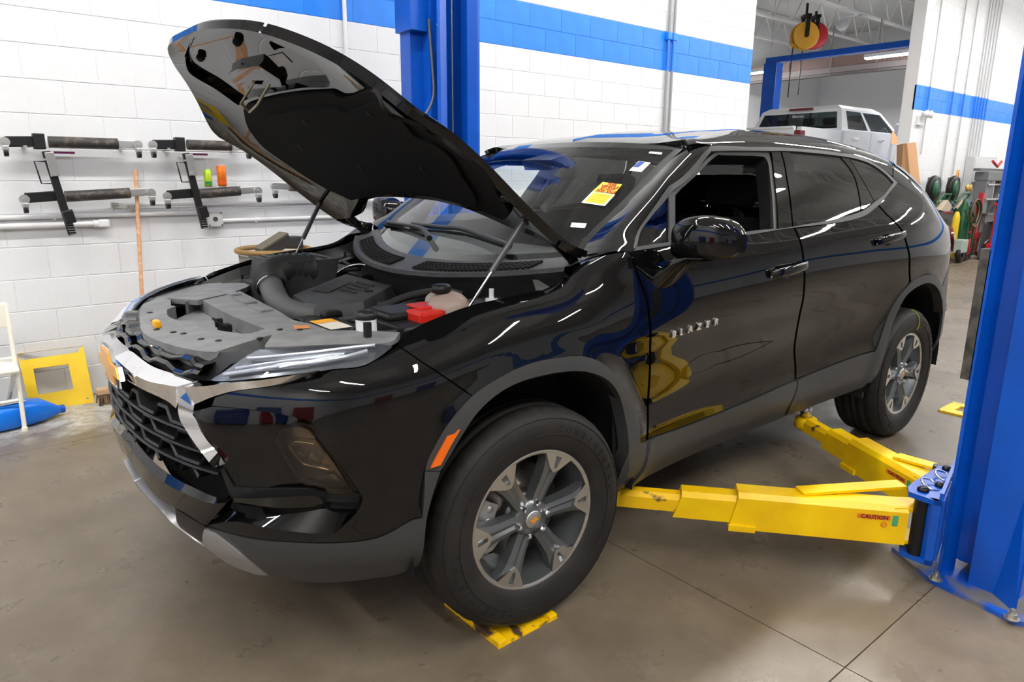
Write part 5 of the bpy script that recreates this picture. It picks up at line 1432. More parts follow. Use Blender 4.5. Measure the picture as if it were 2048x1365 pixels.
# ================================================================== TWO-POST LIFT
LBLUE = mat('lift_blue', rgb(4, 84, 192), rough=.32, spec=.5, var=.18, vscale=3, bump=.03, bscale=60)
LBWORN = mat('lift_blue_worn', rgb(10, 80, 180), rough=.5, var2=(.16, .15, .135), vscale=7, vlo=.44, vhi=.56)
LYEL = mat('lift_yellow', rgb(255, 212, 0), rough=.35, spec=.5, var2=rgb(240, 190, 4), vscale=5)
LYELW = mat('lift_yellow_worn', rgb(250, 198, 6), rough=.45, var2=(.09, .05, .03), vscale=11, vlo=.37, vhi=.43)
BOLT = mat('zinc_bolt', (.5, .48, .42), rough=.4, metal=.9)
PIN = mat('black_pin', (.015, .015, .015), rough=.4, metal=.5)
RUBB = mat('guard_rubber', (.025, .025, .024), rough=.7, var2=(.09, .08, .07), vscale=24)
XC = 1.575
def column(g, label, near):
    """g=-1 near post (y<0), +1 far post; opening faces the car"""
    t = thing('lift_post', label, 'car lift', (XC, g*1.80, 0), 0)
    def lp(x, y, z=0.0): return (x-XC, g*(-y-1.80), z)       # world sketch values are for the near post (y<0)
    oL = [(1.40, -1.69), (1.415, -1.688), (1.475, -1.712), (1.475, -1.768), (1.408, -1.780), (1.403, -1.862), (1.437, -1.935)]
    iL = [(1.452, -1.922), (1.418, -1.858), (1.422, -1.792), (1.489, -1.778), (1.489, -1.703), (1.42, -1.676), (1.40, -1.678)]
    mir = lambda L: [(2*XC-x, y) for x, y in L]
    poly = oL+mir(oL)[::-1]+mir(iL)[::-1][::1]+[] 
    poly = oL+list(reversed(mir(oL)))+list(reversed([p for p in mir(iL)]))[:0]
    loop = oL+list(reversed(mir(oL)))
    inner = iL[::-1]
    full = oL+list(reversed(mir(oL)))+list(reversed(mir(inner)))[::1]
    # closed C outline: outer left -> outer right -> inner right -> inner left
    full = oL+[(2*XC-x, y) for x, y in reversed(oL)]+[(2*XC-x, y) for x, y in reversed(iL)]+[(x, y) for x, y in iL]
    m = MB(); m.prism([lp(x, y, .065) for x, y in full], (0, 0, 3.653))
    lip = oL[:3]+iL[4:]                              # below .065 the waist of the column is open on both sides
    body_ = oL[3:]+[(2*XC-x, y) for x, y in reversed(oL[3:])]+[(2*XC-x, y) for x, y in reversed(iL[:4])]+iL[:4]
    for pl in (lip, [(2*XC-x, y) for x, y in lip], body_): m.prism([lp(x, y, .018) for x, y in pl], (0, 0, .047))
    m.build('column', LBLUE, t)
    # base plate
    bp_ = [(1.465, -1.485), (1.38, -1.60), (1.332, -1.681), (1.279, -1.969), (1.31, -2.02), (1.84, -2.02), (1.87, -1.969), (1.818, -1.681), (1.77, -1.60), (1.685, -1.485)]
    m = MB(); m.prism([lp(x, y, 0) for x, y in bp_], (0, 0, .018)); m.build('base_plate', LBWORN, t)
    for x, y in ((1.344, -1.693), (1.285, -1.955), (2*XC-1.344, -1.693), (2*XC-1.285, -1.955)):
        m = MB(); m.X = Matrix.Translation(lp(x, y, .018)); m.cyl((0, 0, 0), (0, 0, .003), .024, n=18); m.cyl((0, 0, .003), (0, 0, .018), .016, n=6, smooth=False); m.cyl((0, 0, .018), (0, 0, .035), .008, n=10); m.build('anchor_bolt', BOLT, t)
    for s in (0, 1):
        q = [(1.403, -1.862, .018), (1.325, -1.955, .018), (1.437, -1.935, .42), (1.42, -1.90, .45)]
        if s: q = [(2*XC-x, y, z) for x, y, z in q]
        m = MB(); m.prism([lp(*p) for p in q], (0.008, 0.004, 0)); m.build('gusset', LBLUE, t)
    # cables inside
    for xx in (1.53, 1.63):
        m = MB(); m.tube([lp(xx, -1.84, .4), lp(xx, -1.84, 3.65)], .006, 8); m.build('lift_cable', mat('cable_steel', (.32, .32, .32), rough=.4, metal=.8), t)
    return t, lp
near, lp = column(-1, 'blue lift post with yellow swing arms reaching under the black car', True)
# carriage with bracket
Z1, Z0 = .372, .135
def cz(q, z): p = onZ(*q, z); return (p[0], p[1])
top = [cz(q, Z1) for q in ((1868, 1001), (1818, 984), (1816, 974), (1830, 962), (1879, 932), (1905, 931), (1913, 930), (1900, 965), (1884, 1004))]
W2 = lambda x, y, z: (x-XC, y+1.80, z)
m = MB(); m.prism([W2(x, y, Z1-.02) for x, y in top], (0, 0, .02)); car_ = m.build('carriage', LBLUE, near)
m = MB(); m.prism([W2(x, y, Z0-.02) for x, y in top], (0, 0, .02)); m.build('lower_plate', LBLUE, car_)
m = MB(); a = top[0]; b = top[8]
m.prism([W2(top[0][0], top[0][1], Z0-.02), W2(top[8][0], top[8][1], Z0-.02), W2(top[8][0], top[8][1], Z1+.0), W2(top[0][0], top[0][1], Z1+.0)], (.012, .02, 0))
m.obox(W2(top[8][0]+.01, top[8][1], (Z0+Z1)/2), W2(top[6][0], top[6][1], (Z0+Z1)/2), .015, Z1-Z0, bev=.003)
m.obox(W2(top[8][0]+.005, top[8][1]+.005, Z1+.012), W2(top[6][0]-.01, top[6][1], Z1+.012), .012, .03)
m.build('carriage_plate', LBLUE, car_)
m = MB(); m.box(W2(1.50, -1.90, .05), W2(1.65, -1.715, 1.25)); m.build('carriage_block', LBLUE, car_)
m = MB(); m.box(W2(1.40, -1.685, .785), W2(1.435, -1.648, 1.255), .004); m.build('door_guard', RUBB, car_)
for q, r in (((1846, 982), .020), ((1880, 973), .018), ((1894, 940), .018)):
    p = onZ(*q, Z1); m = MB(); m.lathe([(r, 0), (r, .008), (r*.6, .014), (.0001, .015)], W2(p[0], p[1], Z1), 'z', 18); m.build('pin_head', PIN, car_)
for q in ((1863, 968), (1890, 952)):
    p = onZ(*q, Z1+.012); m = MB(); m.tube([(W2(p[0], p[1], Z1+.008)[0]+.034*math.cos(2*PI*k/20), W2(p[0], p[1], 0)[1]+.034*math.sin(2*PI*k/20), Z1+.008+.012*math.sin(2*PI*k/20)) for k in range(20)], .004, 6, closed=True); m.build('pull_ring', CHROME, car_)
for q, e in (((1838, 1050), 0), ((1880, 985), .02)):
    p = onZ(*q, .25); m = MB(); m.cyl(W2(p[0]+e, p[1]+e, Z0), W2(p[0]+e, p[1]+e, Z1-.02), .026, n=18); m.build('pivot_pin', PIN, car_)
def arm(a, b, w, side, lens, label_at):
    """a: near-face end at carriage, b: near-face tip (plan); stages telescope"""
    a = Vector((a[0], a[1], 0)); b = Vector((b[0], b[1], 0)); d = (b-a).normalized(); n = Vector((d.y, -d.x, 0))*side
    A = empty('swing_arm', W2(a.x, a.y, 0), 0, near)
    stages = [(0, lens[0], .165, .312, w, 'outer_stage'), (lens[0]-.06, lens[1], .186, .292, w-.02, 'middle_stage'), (lens[1]-.06, lens[2], .205, .272, w-.04, 'inner_stage')]
    for (s0, s1, z0, z1, ww, nm) in stages:
        c0 = n*((w-ww)/2)
        m = MB(); p0 = d*s0+c0; p1 = d*s1+c0
        sl = .03 if nm != 'inner_stage' else .0
        # near, far faces with slanted tip
        P0 = [p0+Vector((0, 0, z0)), p1+Vector((0, 0, z0)), p1-d*sl+Vector((0, 0, z1-.018)), p0+Vector((0, 0, z1-.018))]
        ch_ = .018
        sec = lambda s, dz: [d*s+c0+Vector((0, 0, z0)), d*s+c0+Vector((0, 0, z1-ch_)), d*s+c0+n*ch_+Vector((0, 0, z1)), d*s+c0+n*(ww-ch_)+Vector((0, 0, z1)), d*s+c0+n*ww+Vector((0, 0, z1-ch_)), d*s+c0+n*ww+Vector((0, 0, z0))]
        S0 = sec(s0, 0); S1 = sec(s1, 0)
        S1[1] -= d*sl; S1[2] -= d*sl; S1[3] -= d*sl; S1[4] -= d*sl
        m.add(S0+S1, [(i, (i+1) % 6, 6+(i+1) % 6, 6+i) for i in range(6)]+[(5, 4, 3, 2, 1, 0), (6, 7, 8, 9, 10, 11)])
        m.build(nm, LYEL if nm != 'inner_stage' else LYELW, A)
    m = MB(); m.obox(d*(lens[0]-.10)-n*.004+Vector((0, 0, .172)), d*(lens[0]+.0)-n*.004+Vector((0, 0, .172)), .012, .026, bev=.003); m.build('stop_block', LYEL, A)
    # diagonal brace on top, from the outer end to the restraint gear
    q0 = d*(lens[0]-.26)+n*(w*.55)+Vector((0, 0, .318)); q1 = d*(-.03)+n*(w+.07)+Vector((0, 0, .328))
    m = MB(); m.obox(q0, q1, .065, .012, bev=.002); m.build('brace', LYEL, A)
    for zz in (.30, .172): m = MB(); m.obox(d*.05+n*(w*.5)+Vector((0, 0, zz)), d*(-.10)+n*(w*.6)+Vector((0, 0, zz)), .10, .014); m.build('clevis', LYEL, A)
    # pad at the tip
    tp = d*(lens[2]+.01)+n*(w/2)
    m = MB(); m.lathe([(.055, .215), (.055, .262), (.045, .268), (.0001, .268)], tuple(tp), 'z', 24); pd = m.build('pad_socket', LYEL, A)
    m = MB(); m.lathe([(.030, .268), (.030, .33), (.022, .335), (.022, .352), (.034, .355), (.034, .368), (.0001, .369)], tuple(tp), 'z', 20); m.build('lift_adapter', STEEL, pd)
    if label_at:
        p = d*label_at-n*.0015+Vector((0, 0, .268)); x_ = -d
        nn = -n; up = Vector((0, 0, 1))
        m = MB(); m.add([p+x_*.0+up*.009, p+x_*.115+up*.009, p+x_*.115-up*.009, p+x_*.0-up*.009], [(0, 1, 2, 3)]); m.build('caution_label', mat('label_salmon', rgb(226, 120, 40), rough=.5), A)
        m = MB(); m.add([p+x_*.122+up*.012, p+x_*.142+up*.012, p+x_*.142-up*.03, p+x_*.122-up*.03], [(0, 1, 2, 3)]); m.build('inspection_sticker', mat('label_teal', rgb(70, 160, 110), rough=.5), A)
        q = p+x_*.06+nn*.001
        loc = Vector(W2(a.x, a.y, 0))+Vector((XC, -1.80, 0))
        M = Matrix(((x_.x, up.x, nn.x, q.x), (x_.y, up.y, nn.y, q.y), (x_.z, up.z, nn.z, q.z), (0, 0, 0, 1)))
        text_obj('caution_text', 'CAUTION', .021, .0003, mat('dark_red_ink', rgb(110, 20, 10), rough=.6), A, None, bold=.0006).matrix_local = M
        m = MB(); c = p+x_*.095-up*.026+nn*.001; m.tube([c+x_*.010*math.cos(2*PI*k/16)+up*.010*math.sin(2*PI*k/16) for k in range(16)], .0013, 5, closed=True); m.tube([c+x_*.007+up*.007, c-x_*.007-up*.007], .0013, 5); m.build('no_symbol', mat('orange_print', rgb(220, 110, 20), rough=.6), A)
    return A
arm((1.224, -1.61), (.538, -.78), .115, 1, (.63, .84, 1.08), .175)
arm((1.535, -1.53), (1.985, -.72), .115, 1, (.48, .66, .86), .19)
m = MB(); m.tube([W2(1.52, -2.10, .62), W2(1.50, -2.22, .60), W2(1.56, -2.30, .60)], .03, 10); m.build('release_handle', LYEL, near)
for a in (near,): pass
far_, lpf = column(1, 'blue lift post with steel cables standing against the block wall behind the car', False)
# side cover box, hose and bolts of the far post
def FW(x, y, z): return (x-XC, y-1.80, z)
m = MB(); m.box(FW(1.30, 1.86, .0), FW(1.405, 1.99, 3.7), .004); m.build('side_channel', LBLUE, far_)
m = MB(); m.box(FW(1.27, 1.80, 2.42), FW(1.405, 2.0, 3.3), .004); m.build('power_unit_box', LBLUE, far_)
m = MB(); m.tube([tuple(v) for v in crom([FW(1.40, 1.78, 2.5), FW(1.41, 1.76, 2.2), FW(1.40, 1.74, 2.0), FW(1.30, 1.72, 1.85), FW(1.18, 1.72, 1.70)], 6)], .009, 8); m.build('hydraulic_hose', mat('grey_hose', (.10, .10, .10), rough=.5), far_)
for x, z in ((1.408, 2.45), (1.408, 1.75), (1.742, 2.42), (1.742, 1.72)):
    m = MB(); m.X = Matrix.Translation(FW(x, 1.686, z)); m.cyl((0, 0, 0), (0, -.006, 0), .011, n=8); m.build('panel_bolt', BOLT, far_)
m = MB(); m.box(FW(1.50, 1.76, 1.0), FW(1.56, 1.80, 1.78), .004); m.build('cylinder_guard', PIN, far_)
# yellow wheel plates set on the floor
def wheel_plate(x0, y0, x1, y1, label):
    t = thing('floor_plate', label, 'floor plate', ((x0+x1)/2, (y0+y1)/2, 0), 0)
    hx, hy = (x1-x0)/2, (y1-y0)/2
    m = MB(); m.box((-hx, -hy, 0), (hx, hy, .004)); m.build('plate', LYELW, t)
    m = MB(); m.box((-hx, -hy, .004), (-hx+.035, hy, .022), .004); m.build('raised_edge', LYELW, t)
    m = MB(); m.box((hx-.035, -hy, .004), (hx, hy, .018), .004); m.build('raised_edge', LYELW, t)
wheel_plate(-.171, -.951, .088, -.64, 'worn yellow steel plate under the front wheel beside the amber marker')
wheel_plate(-.171, .64, .088, .951, 'worn yellow steel plate under the front wheel nearer the block wall')
t = thing('floor_frame', 'yellow steel frame let into the floor behind the rear wheel', 'floor plate', (3.66, -1.03, 0), 0)
m = MB(); m.box((-.11, -.12, 0), (.16, -.05, .012)); m.box((-.11, .05, 0), (.16, .12, .012)); m.box((-.11, -.05, 0), (-.03, .05, .012)); m.box((.09, -.05, 0), (.16, .05, .012)); m.build('frame', LYELW, t)
# ================================================================== THINGS ON AND BY THE BLOCK WALL
def wp(px, py, d=0.0): return Vector(onY(px, py, WY-d))
BLKM = mat('black_powder_coat', (.012, .012, .013), rough=.35, spec=.5)
ROLL = mat('worn_roller', (.035, .032, .03), rough=.5, var2=(.13, .10, .08), vscale=25, vlo=.35, vhi=.5)
ZINC = mat('zinc_plate', (.62, .62, .60), rough=.35, metal=.9)
GALV = mat('white_conduit', rgb(228, 228, 230), rough=.4)
def castor(parent, c, up=1):
    m = MB(); m.X = Matrix.Translation(c)
    m.cyl((0, -.01, 0), (0, -.035, 0), .028, n=18); m.cyl((0, -.035, 0), (0, -.045, 0), .010, n=8); m.build('castor_plate', ZINC, parent)
    m = MB(); m.X = Matrix.Translation(c); m.cbox((0, -.03, -.035), (.035, .05, .03), .006); m.build('castor_fork', ZINC, parent)
    m = MB(); m.X = Matrix.Translation(c); m.cyl((-.012, -.03, -.06), (.012, -.03, -.06), .024, n=16); m.build('castor_wheel', BLKM, parent)
def dolly(px, py, label, mirror=False, ext=0):
    """wheel dolly hung flat on the wall; (px, py) is the clamp on its upper arm"""
    o = wp(px, py, .10)
    t = thing('wheel_dolly', label, 'wheel dolly', o, 0)
    if mirror: t.scale = (-1, 1, 1)
    k = 1/320.0
    def q(x, z, y=0.0): return Vector((x*k, y, -z*k))
    # upper arm and roller (pixels relative to the clamp of the first dolly)
    m = MB(); m.obox(q(-52, 2), q(0, 0), .014, .062, bev=.006); m.build('upper_arm', BLKM, t)
    m = MB(); m.cyl(q(18, 0), q(140+ext, 0), .034, n=20); m.build('upper_roller', ROLL, t)
    m = MB(); m.box(q(-8, 15)-Vector((0, .03, 0)), q(12, -15)+Vector((0, .03, 0)), .006); m.build('clamp', BLKM, t)
    m = MB(); m.obox(q(138+ext, 0), q(180+ext, 1), .012, .05, bev=.005); m.build('end_bracket', ZINC, t)
    castor(t, q(-54, 3, -.0)); castor(t, q(176+ext, 1))
    m = MB(); m.obox(q(18, 20, .03), q(62, 20, .03), .008, .014); m.build('grip_tag', mat('magenta_tag', rgb(120, 20, 90), rough=.5), t)
    # lower arm and roller
    m = MB(); m.obox(q(-34, 108), q(22, 104), .014, .062, bev=.006); m.build('lower_arm', BLKM, t)
    m = MB(); m.cyl(q(34, 106), q(152+ext, 100), .034, n=20); m.build('lower_roller', ROLL, t)
    m = MB(); m.obox(q(150+ext, 100), q(196+ext, 97), .012, .05, bev=.005); m.build('end_bracket', ZINC, t)
    castor(t, q(-36, 110)); castor(t, q(192+ext, 100))
    for hx_ in (-22, 150+ext):
        m = MB(); m.box(q(hx_-3, 12)+Vector((0, -.02, 0)), q(hx_+3, 8)+Vector((0, .099, 0))); m.build('wall_hook', ZINC, t)
    # ratchet leg with pedal
    m = MB(); m.obox(q(10, 18, -.03), q(36, 182, -.03), .03, .045, up=(1, 0, 0), bev=.005); m.build('ratchet_bar', BLKM, t)
    m = MB(); m.obox(q(14, 20, -.06), q(20, 66, -.055), .012, .05, up=(1, 0, 0), bev=.004); m.obox(q(4, 34, -.05), q(26, 34, -.05), .012, .012); m.cyl(q(19, 62, -.06), q(19, 62, -.075), .012, n=10); m.build('ratchet_head', ZINC, t)
    m = MB(); m.tube([q(8, 38, -.04), q(-12, 38, -.05), q(-5, 80, -.05), q(12, 80, -.04)], .0045, 6); m.build('wire_handle', BLKM, t)
    m = MB(); m.obox(q(31, 132, -.05), q(36, 158, -.05), .05, .06, up=(1, 0, 0), bev=.008); m.build('foot_pedal', BLKM, t)
    m = MB()
    for i in range(5): m.obox(q(32+1.3*i-6, 160+5*i, -.048), q(32+1.3*i+7, 160+5*i, -.048), .006, .004)
    m.build('tread_ridges', ZINC, t)
    return t
dolly(75, 283, 'black wheel dolly hung on the block wall left of the broom handle')
d2 = dolly(357, 289, 'black wheel dolly hung on the wall with two cans on its lower roller', ext=-28)
dolly(690, 292, 'black wheel dolly hung on the wall half hidden behind the open hood', mirror=True)
# wall hooks carrying the dollies
# cans standing on the lower roller of the second dolly
def can(px, pytop, pybot, r, body, body2, lab):
    p = wp(px, pybot, .10); t_ = wp(px, pytop, .10); h = t_.z-p.z
    zb = d2.location.z-102.5/320.0+.040
    t = thing('drink_can', lab, 'can', (p.x, WY-.10, zb-.001), 0)
    m = MB(); m.lathe([(.0001, .002), (r*.75, .001), (r*.82, .0), (r, .012), (r, h-.016), (r*.80, h-.003)], (0, 0, 0), 'z', 24); m.build('can_body', body, t)
    m = MB(); m.lathe([(r*.80, h-.004), (r*.82, h), (r*.74, h), (r*.72, h-.005), (.0001, h-.005)], (0, 0, 0), 'z', 24); m.build('can_lid', ZINC, t)
    m = MB(); rows = []
    for a in np.linspace(-2.6, -.4, 10): rows.append([((r+.0006)*math.cos(a), (r+.0006)*math.sin(a), zz) for zz in (h*.12, h*.3)])
    m.grid(rows); m.build('can_print', body2, t)
    return t
can(417, 337, 372, .027, mat('can_green', rgb(120, 200, 50), rough=.25, metal=.3, var2=rgb(200, 220, 60), vscale=18), mat('can_darkgreen', rgb(40, 140, 70), rough=.3), 'green drink can standing on the dolly roller')
can(445, 329, 372, .031, mat('can_orange', rgb(240, 120, 35), rough=.25, metal=.3, var=.15, vscale=18), mat('can_red', rgb(215, 85, 20), rough=.3), 'tall orange drink can standing on the dolly roller')
# conduits
def conduit(name, pts, r, lab, saddles=(), m_=None, d=.02):
    t = thing(name, lab, 'conduit', pts[0], 0)
    P0 = Vector(pts[0]); m = MB(); m.tube([Vector(p)-P0 for p in pts], r, 12); m.build('pipe', m_ or GALV, t)
    for p in saddles:
        q = Vector(p)-P0; m = MB(); m.cbox(tuple(q), (.02, .03, r*2+.012) if abs(pts[1][0]-pts[0][0]) > .2 else (r*2+.012, .03, .02), .003); m.build('pipe_clip', GALV, t)
    return t
zA = wp(150, 432).z; zB = wp(100, 450).z; zC = wp(300, 409).z; zD = wp(600, 436).z
bx = wp(427, 438)
conduit('conduit', [(-6.9, WY-.022, zA), (bx.x-.05, WY-.022, zA)], .014, 'white conduit running along the wall into the grey junction box', [(-1.6, WY-.015, zA), (-.75, WY-.015, zA)])
e = wp(205, 446)
cB = conduit('conduit', [(-6.9, WY-.03, zB), (e.x-.04, WY-.03, zB)], .018, 'thicker white conduit ending in a capped elbow below the dolly')
m = MB(); m.tube([(e.x-.06-cB.location.x, 0, 0), (e.x-.03-cB.location.x, 0, 0)], .024, 12); m.cbox((e.x-cB.location.x+.0, 0, .002), (.07, .05, .05), .012); m.build('end_fitting', GALV, cB)
a = wp(233, 405); 
cC = conduit('conduit', [(a.x, WY-.03, zC), (1.6, WY-.03, zC)], .013, 'thin white air line running behind the dollies and the open hood')
m = MB(); m.tube([(.0, -.0, 0), (-.04, 0, .004)], .018, 12); m.tube([(.06, -.012, 0), (.06, -.012, -.03)], .009, 8); m.tube([(.09, -.012, 0), (.09, -.012, -.03)], .009, 8); m.build('end_valve', ZINC, cC)
conduit('conduit', [(bx.x+.05, WY-.022, zD), (1.27, WY-.022, zD)], .014, 'white conduit leaving the grey junction box towards the blue post', [(bx.x+.30, WY-.015, zD), (bx.x+.75, WY-.015, zD)])
t = thing('junction_box', 'square grey junction box with round knockout on the wall', 'junction box', (bx.x, WY, bx.z), 0)
m = MB(); m.box((-.054, -.045, -.054), (.054, 0, .054), .006); m.build('box', mat('cast_grey', rgb(190, 190, 190), rough=.45), t)
m = MB(); m.cyl((0, -.046, 0), (0, -.042, 0), .018, n=20); m.build('knockout', DSTEEL, t)
for sx_, sz_ in ((-1, -1), (1, -1), (-1, 1), (1, 1)):
    m = MB(); m.cyl((.043*sx_, -.049, .043*sz_), (.043*sx_, -.044, .043*sz_), .006, n=10); m.build('corner_screw', DSTEEL, t)
v = wp(688, 60); conduit('conduit', [(v.x, WY-.022, 2.0), (v.x, WY-.022, 5.0)], .016, 'white painted conduit rising up the wall left of the far lift post')
for i, px in enumerate((1331, 1341)):
    v = wp(px, 120); g_ = [(v.x, WY-.03, .3), (v.x, WY-.03, 2.64)]
    t = conduit('conduit', g_, .016, ('grey conduit crossing the blue stripe above the car roof', 'second grey conduit crossing the blue stripe beside a clamp')[i], m_=mat('grey_conduit', rgb(150, 152, 156), rough=.45))
    P0 = t.location; m = MB(); m.tube([(0, 0, 2.64-.3), (0, 0, 3.04-.3)], .0165, 12); m.build('painted_length', BLUEB, t)
    m = MB(); m.tube([(0, 0, 3.04-.3), (0, 0, 5.0-.3)], .016, 12); m.build('upper_pipe', mat('grey_conduit', rgb(150, 152, 156)), t)
    m = MB(); m.cbox((0, 0, 3.0-.3), (.07, .05, .08), .01); m.build('coupling', BLUEB, t)
# push broom leaning on the wall, its head on the floor
hd = onZ(200, 815, .0)
t = thing('push_broom', 'push broom with wooden handle leaning on the wall behind the bumper', 'broom', (hd[0]+.30, 2.60, 0), 0)
bo = Vector(t.location)
WOOD = mat('broom_wood', rgb(224, 178, 138), rough=.5, var2=rgb(204, 150, 108), vscale=30)
hl0 = wp(271, 343, .03); bot = Vector((hd[0]+.30, 2.60, .11))
m = MB(); m.tube([bot-bo, hl0-bo], .0125, 12); m.sphere(hl0-bo, .0125, 12, 6); m.build('handle', WOOD, t)
m = MB(); m.box((-.30, -.035, .07), (.30, .035, .105), .006); m.build('head_block', mat('block_wood', rgb(196, 160, 125), rough=.6), t)
m = MB(); rnd = random.Random(3)
for i in range(46):
    for j in range(4):
        x = -.29+.58*i/45; y = -.03+.06*j/3; m.cyl((x, y, .07), (x+rnd.uniform(-.012, .012), y*1.35+rnd.uniform(-.008, .008), .0), .006, .005, n=5, smooth=False)
tag(m.build('bristles', mat('bristle', rgb(70, 55, 42), rough=.9, var2=rgb(150, 120, 90), vscale=30), t), kind='stuff')
# yellow square frame leaning on the wall
B0 = np.array([-1.037, 2.728, 0]); B1 = np.array([-.694, 2.663, 0]); T0 = onY(34, 708, WY-.014)
fn = np.cross(B1-B0, T0-B0); fn /= np.linalg.norm(fn)
def onP(px, py):
    d = ray(px, py); return Vector(CC+d*((B0-CC) @ fn)/(d @ fn))
oc = [onP(*q) for q in ((62, 822), (189, 806), (166, 692), (34, 708))]; ic = [onP(*q) for q in ((76, 790), (147, 778), (137, 729), (66, 738))]
org = Vector(B0); fnv = Vector(fn)*(-1 if fn[1] < 0 else 1)*.018
t = thing('yellow_frame', 'yellow square board with a square cut-out leaning against the wall', 'board', org, 0)
bh = []
ex_ = (oc[1]-oc[0]).normalized(); ey_ = fnv.cross(ex_).normalized()
for q in ((38, 720), (155, 703), (175, 797)):
    p = onP(*q)-org; bh.append([p+ex_*.007*math.cos(2*PI*k/10)+ey_*.007*math.sin(2*PI*k/10) for k in range(10)])
m = MB(); holed_plate(m, [p-org for p in oc], [[p-org for p in ic]]+bh, fnv)
m.build('board', mat('yellow_board', rgb(250, 208, 32), rough=.45, var=.1, vscale=6), t)
# blue jug lying on the floor
p = onZ(40, 862, 0.0)
t = thing('blue_jug', 'blue plastic jug with white label lying on the floor by the chair leg', 'jug', (p[0]+.02, p[1]+.11, 0), math.radians(12))
m = MB(); rows = []
for x, w, h, zc in ((-.26, .05, .05, .075), (-.25, .085, .070, .075), (-.10, .095, .075, .077), (.04, .095, .075, .077), (.12, .08, .06, .072), (.18, .045, .035, .055), (.21, .022, .022, .045)):
    rows.append([(x, w*math.copysign(abs(math.cos(2*PI*k/20))**.55, math.cos(2*PI*k/20)), zc+h*math.copysign(abs(math.sin(2*PI*k/20))**.55, math.sin(2*PI*k/20))) for k in range(21)])
m.grid(rows); m.add(rows[0][:-1], [tuple(range(20))]); m.build('bottle', mat('blue_plastic', rgb(18, 120, 232), rough=.3, spec=.5), t)
m = MB(); m.cyl((.205, 0, .045), (.235, 0, .043), .025, n=16); m.build('cap', mat('blue_cap', rgb(20, 90, 190), rough=.4), t)
m = MB(); m.add([(-.20, -.05, .1545), (.03, -.05, .1545), (.03, .06, .1545), (-.20, .06, .1545)], [(0, 1, 2, 3)]); m.build('jug_label', mat('jug_label', rgb(225, 232, 238), rough=.5), t)
# white folding chair, only its right side in the picture
CH = mat('chair_white', rgb(244, 240, 226), rough=.35)
f0 = Vector(onZ(50, 862, 0)); 
t = thing('folding_chair', 'white metal folding chair with a plastic seat beside the blue jug', 'chair', (f0.x, f0.y, 0), 0)
def ch(px, py, Y): return Vector(onY(px, py, Y))-f0
tp = ch(12, 612, f0.y+.12)
for dx in (0, -.46):
    D = Vector((dx, 0, 0))
    m = MB(); m.tube([Vector((0, 0, 0))+D, tp*.5+D+Vector((.004, 0, 0)), tp+D], .0125, 10); m.build('leg', CH, t)
    m = MB(); m.tube([tp*.50+D+Vector((0, .01, 0)), Vector((-.06, .40, 0))+D], .0125, 10); m.build('leg', CH, t)
    m = MB(); m.cyl(D, D+Vector((0, 0, .02)), .017, n=12); m.build('foot', CH, t)
m = MB(); m.box((tp.x-.47, tp.y-.01, tp.z-.13), (tp.x+.01, tp.y+.02, tp.z+.02), .012); m.build('backrest', CH, t)
sz_ = (ch(20, 735, f0.y+.06)).z
m = MB(); m.box((tp.x*.5-.47, -.02, sz_-.025), (tp.x*.5+.015, .36, sz_+.0), .012); m.build('seat', CH, t)
m = MB(); m.tube([(tp.x*.25, tp.y*.25, tp.z*.25), (tp.x*.25-.46, tp.y*.25, tp.z*.25)], .009, 8); m.build('stretcher', CH, t)
# waste barrel behind the far fender, with scrap on top
rc_ = onY(560, 497, 2.30)
t = thing('waste_barrel', 'grey waste barrel with a brown rim standing against the wall', 'barrel', (rc_[0], 2.42, 0), 0)
h = rc_[2]
m = MB(); m.lathe([(.20, 0), (.235, h-.05), (.225, h-.05), (.19, .03), (.0001, .03)], (0, 0, 0), 'z', 40, cap=False); m.build('barrel_body', mat('barrel_grey', rgb(150, 146, 138), rough=.6, var=.2, vscale=8), t)
m = MB(); m.tube([(.245*math.cos(2*PI*k/48), .245*math.sin(2*PI*k/48), h-.02) for k in range(48)], .018, 8, closed=True); m.build('rim', mat('barrel_rim', rgb(150, 118, 70), rough=.6, var=.25, vscale=14), t)
m = MB(); m.lathe([(.21, h-.16), (.0001, h-.13)], (0, 0, 0), 'z', 30, cap=False); m.build('contents', mat('scrap_dark', (.03, .03, .03), rough=.8, var2=(.15, .15, .15), vscale=40), t)
c = onY(553, 487, 2.32)
t2 = thing('scrap_box', 'dark metal box tipped up in the waste barrel', 'box', (c[0], 2.32, h-.04), 0)
m = MB(); m.X = Matrix.Rotation(math.radians(-28), 4, 'Y'); m.box((-.10, -.07, .02), (.12, .07, .095), .006); m.build('box', mat('scrap_metal', (.09, .085, .08), rough=.35, metal=.6), t2)
m = MB(); m.X = Matrix.Rotation(math.radians(-28), 4, 'Y'); m.box((-.10, -.075, .095), (.12, .075, .105), .002); m.build('lid', mat('scrap_lid', (.20, .17, .12), rough=.4, metal=.6), t2)
c = onY(590, 492, 2.30)
t3 = thing('scrap_carton', 'black carton lying in the waste barrel beside the metal box', 'box', (c[0]+.03, 2.46, h-.012), .3)
m = MB(); m.box((-.06, -.05, 0), (.08, .05, .075), .003); m.build('carton', mat('carton_black', (.03, .03, .032), rough=.5), t3)
m = MB(); m.box((-.05, -.0512, .03), (-.042, -.05, .07)); m.build('carton_print', WPAP, t3)
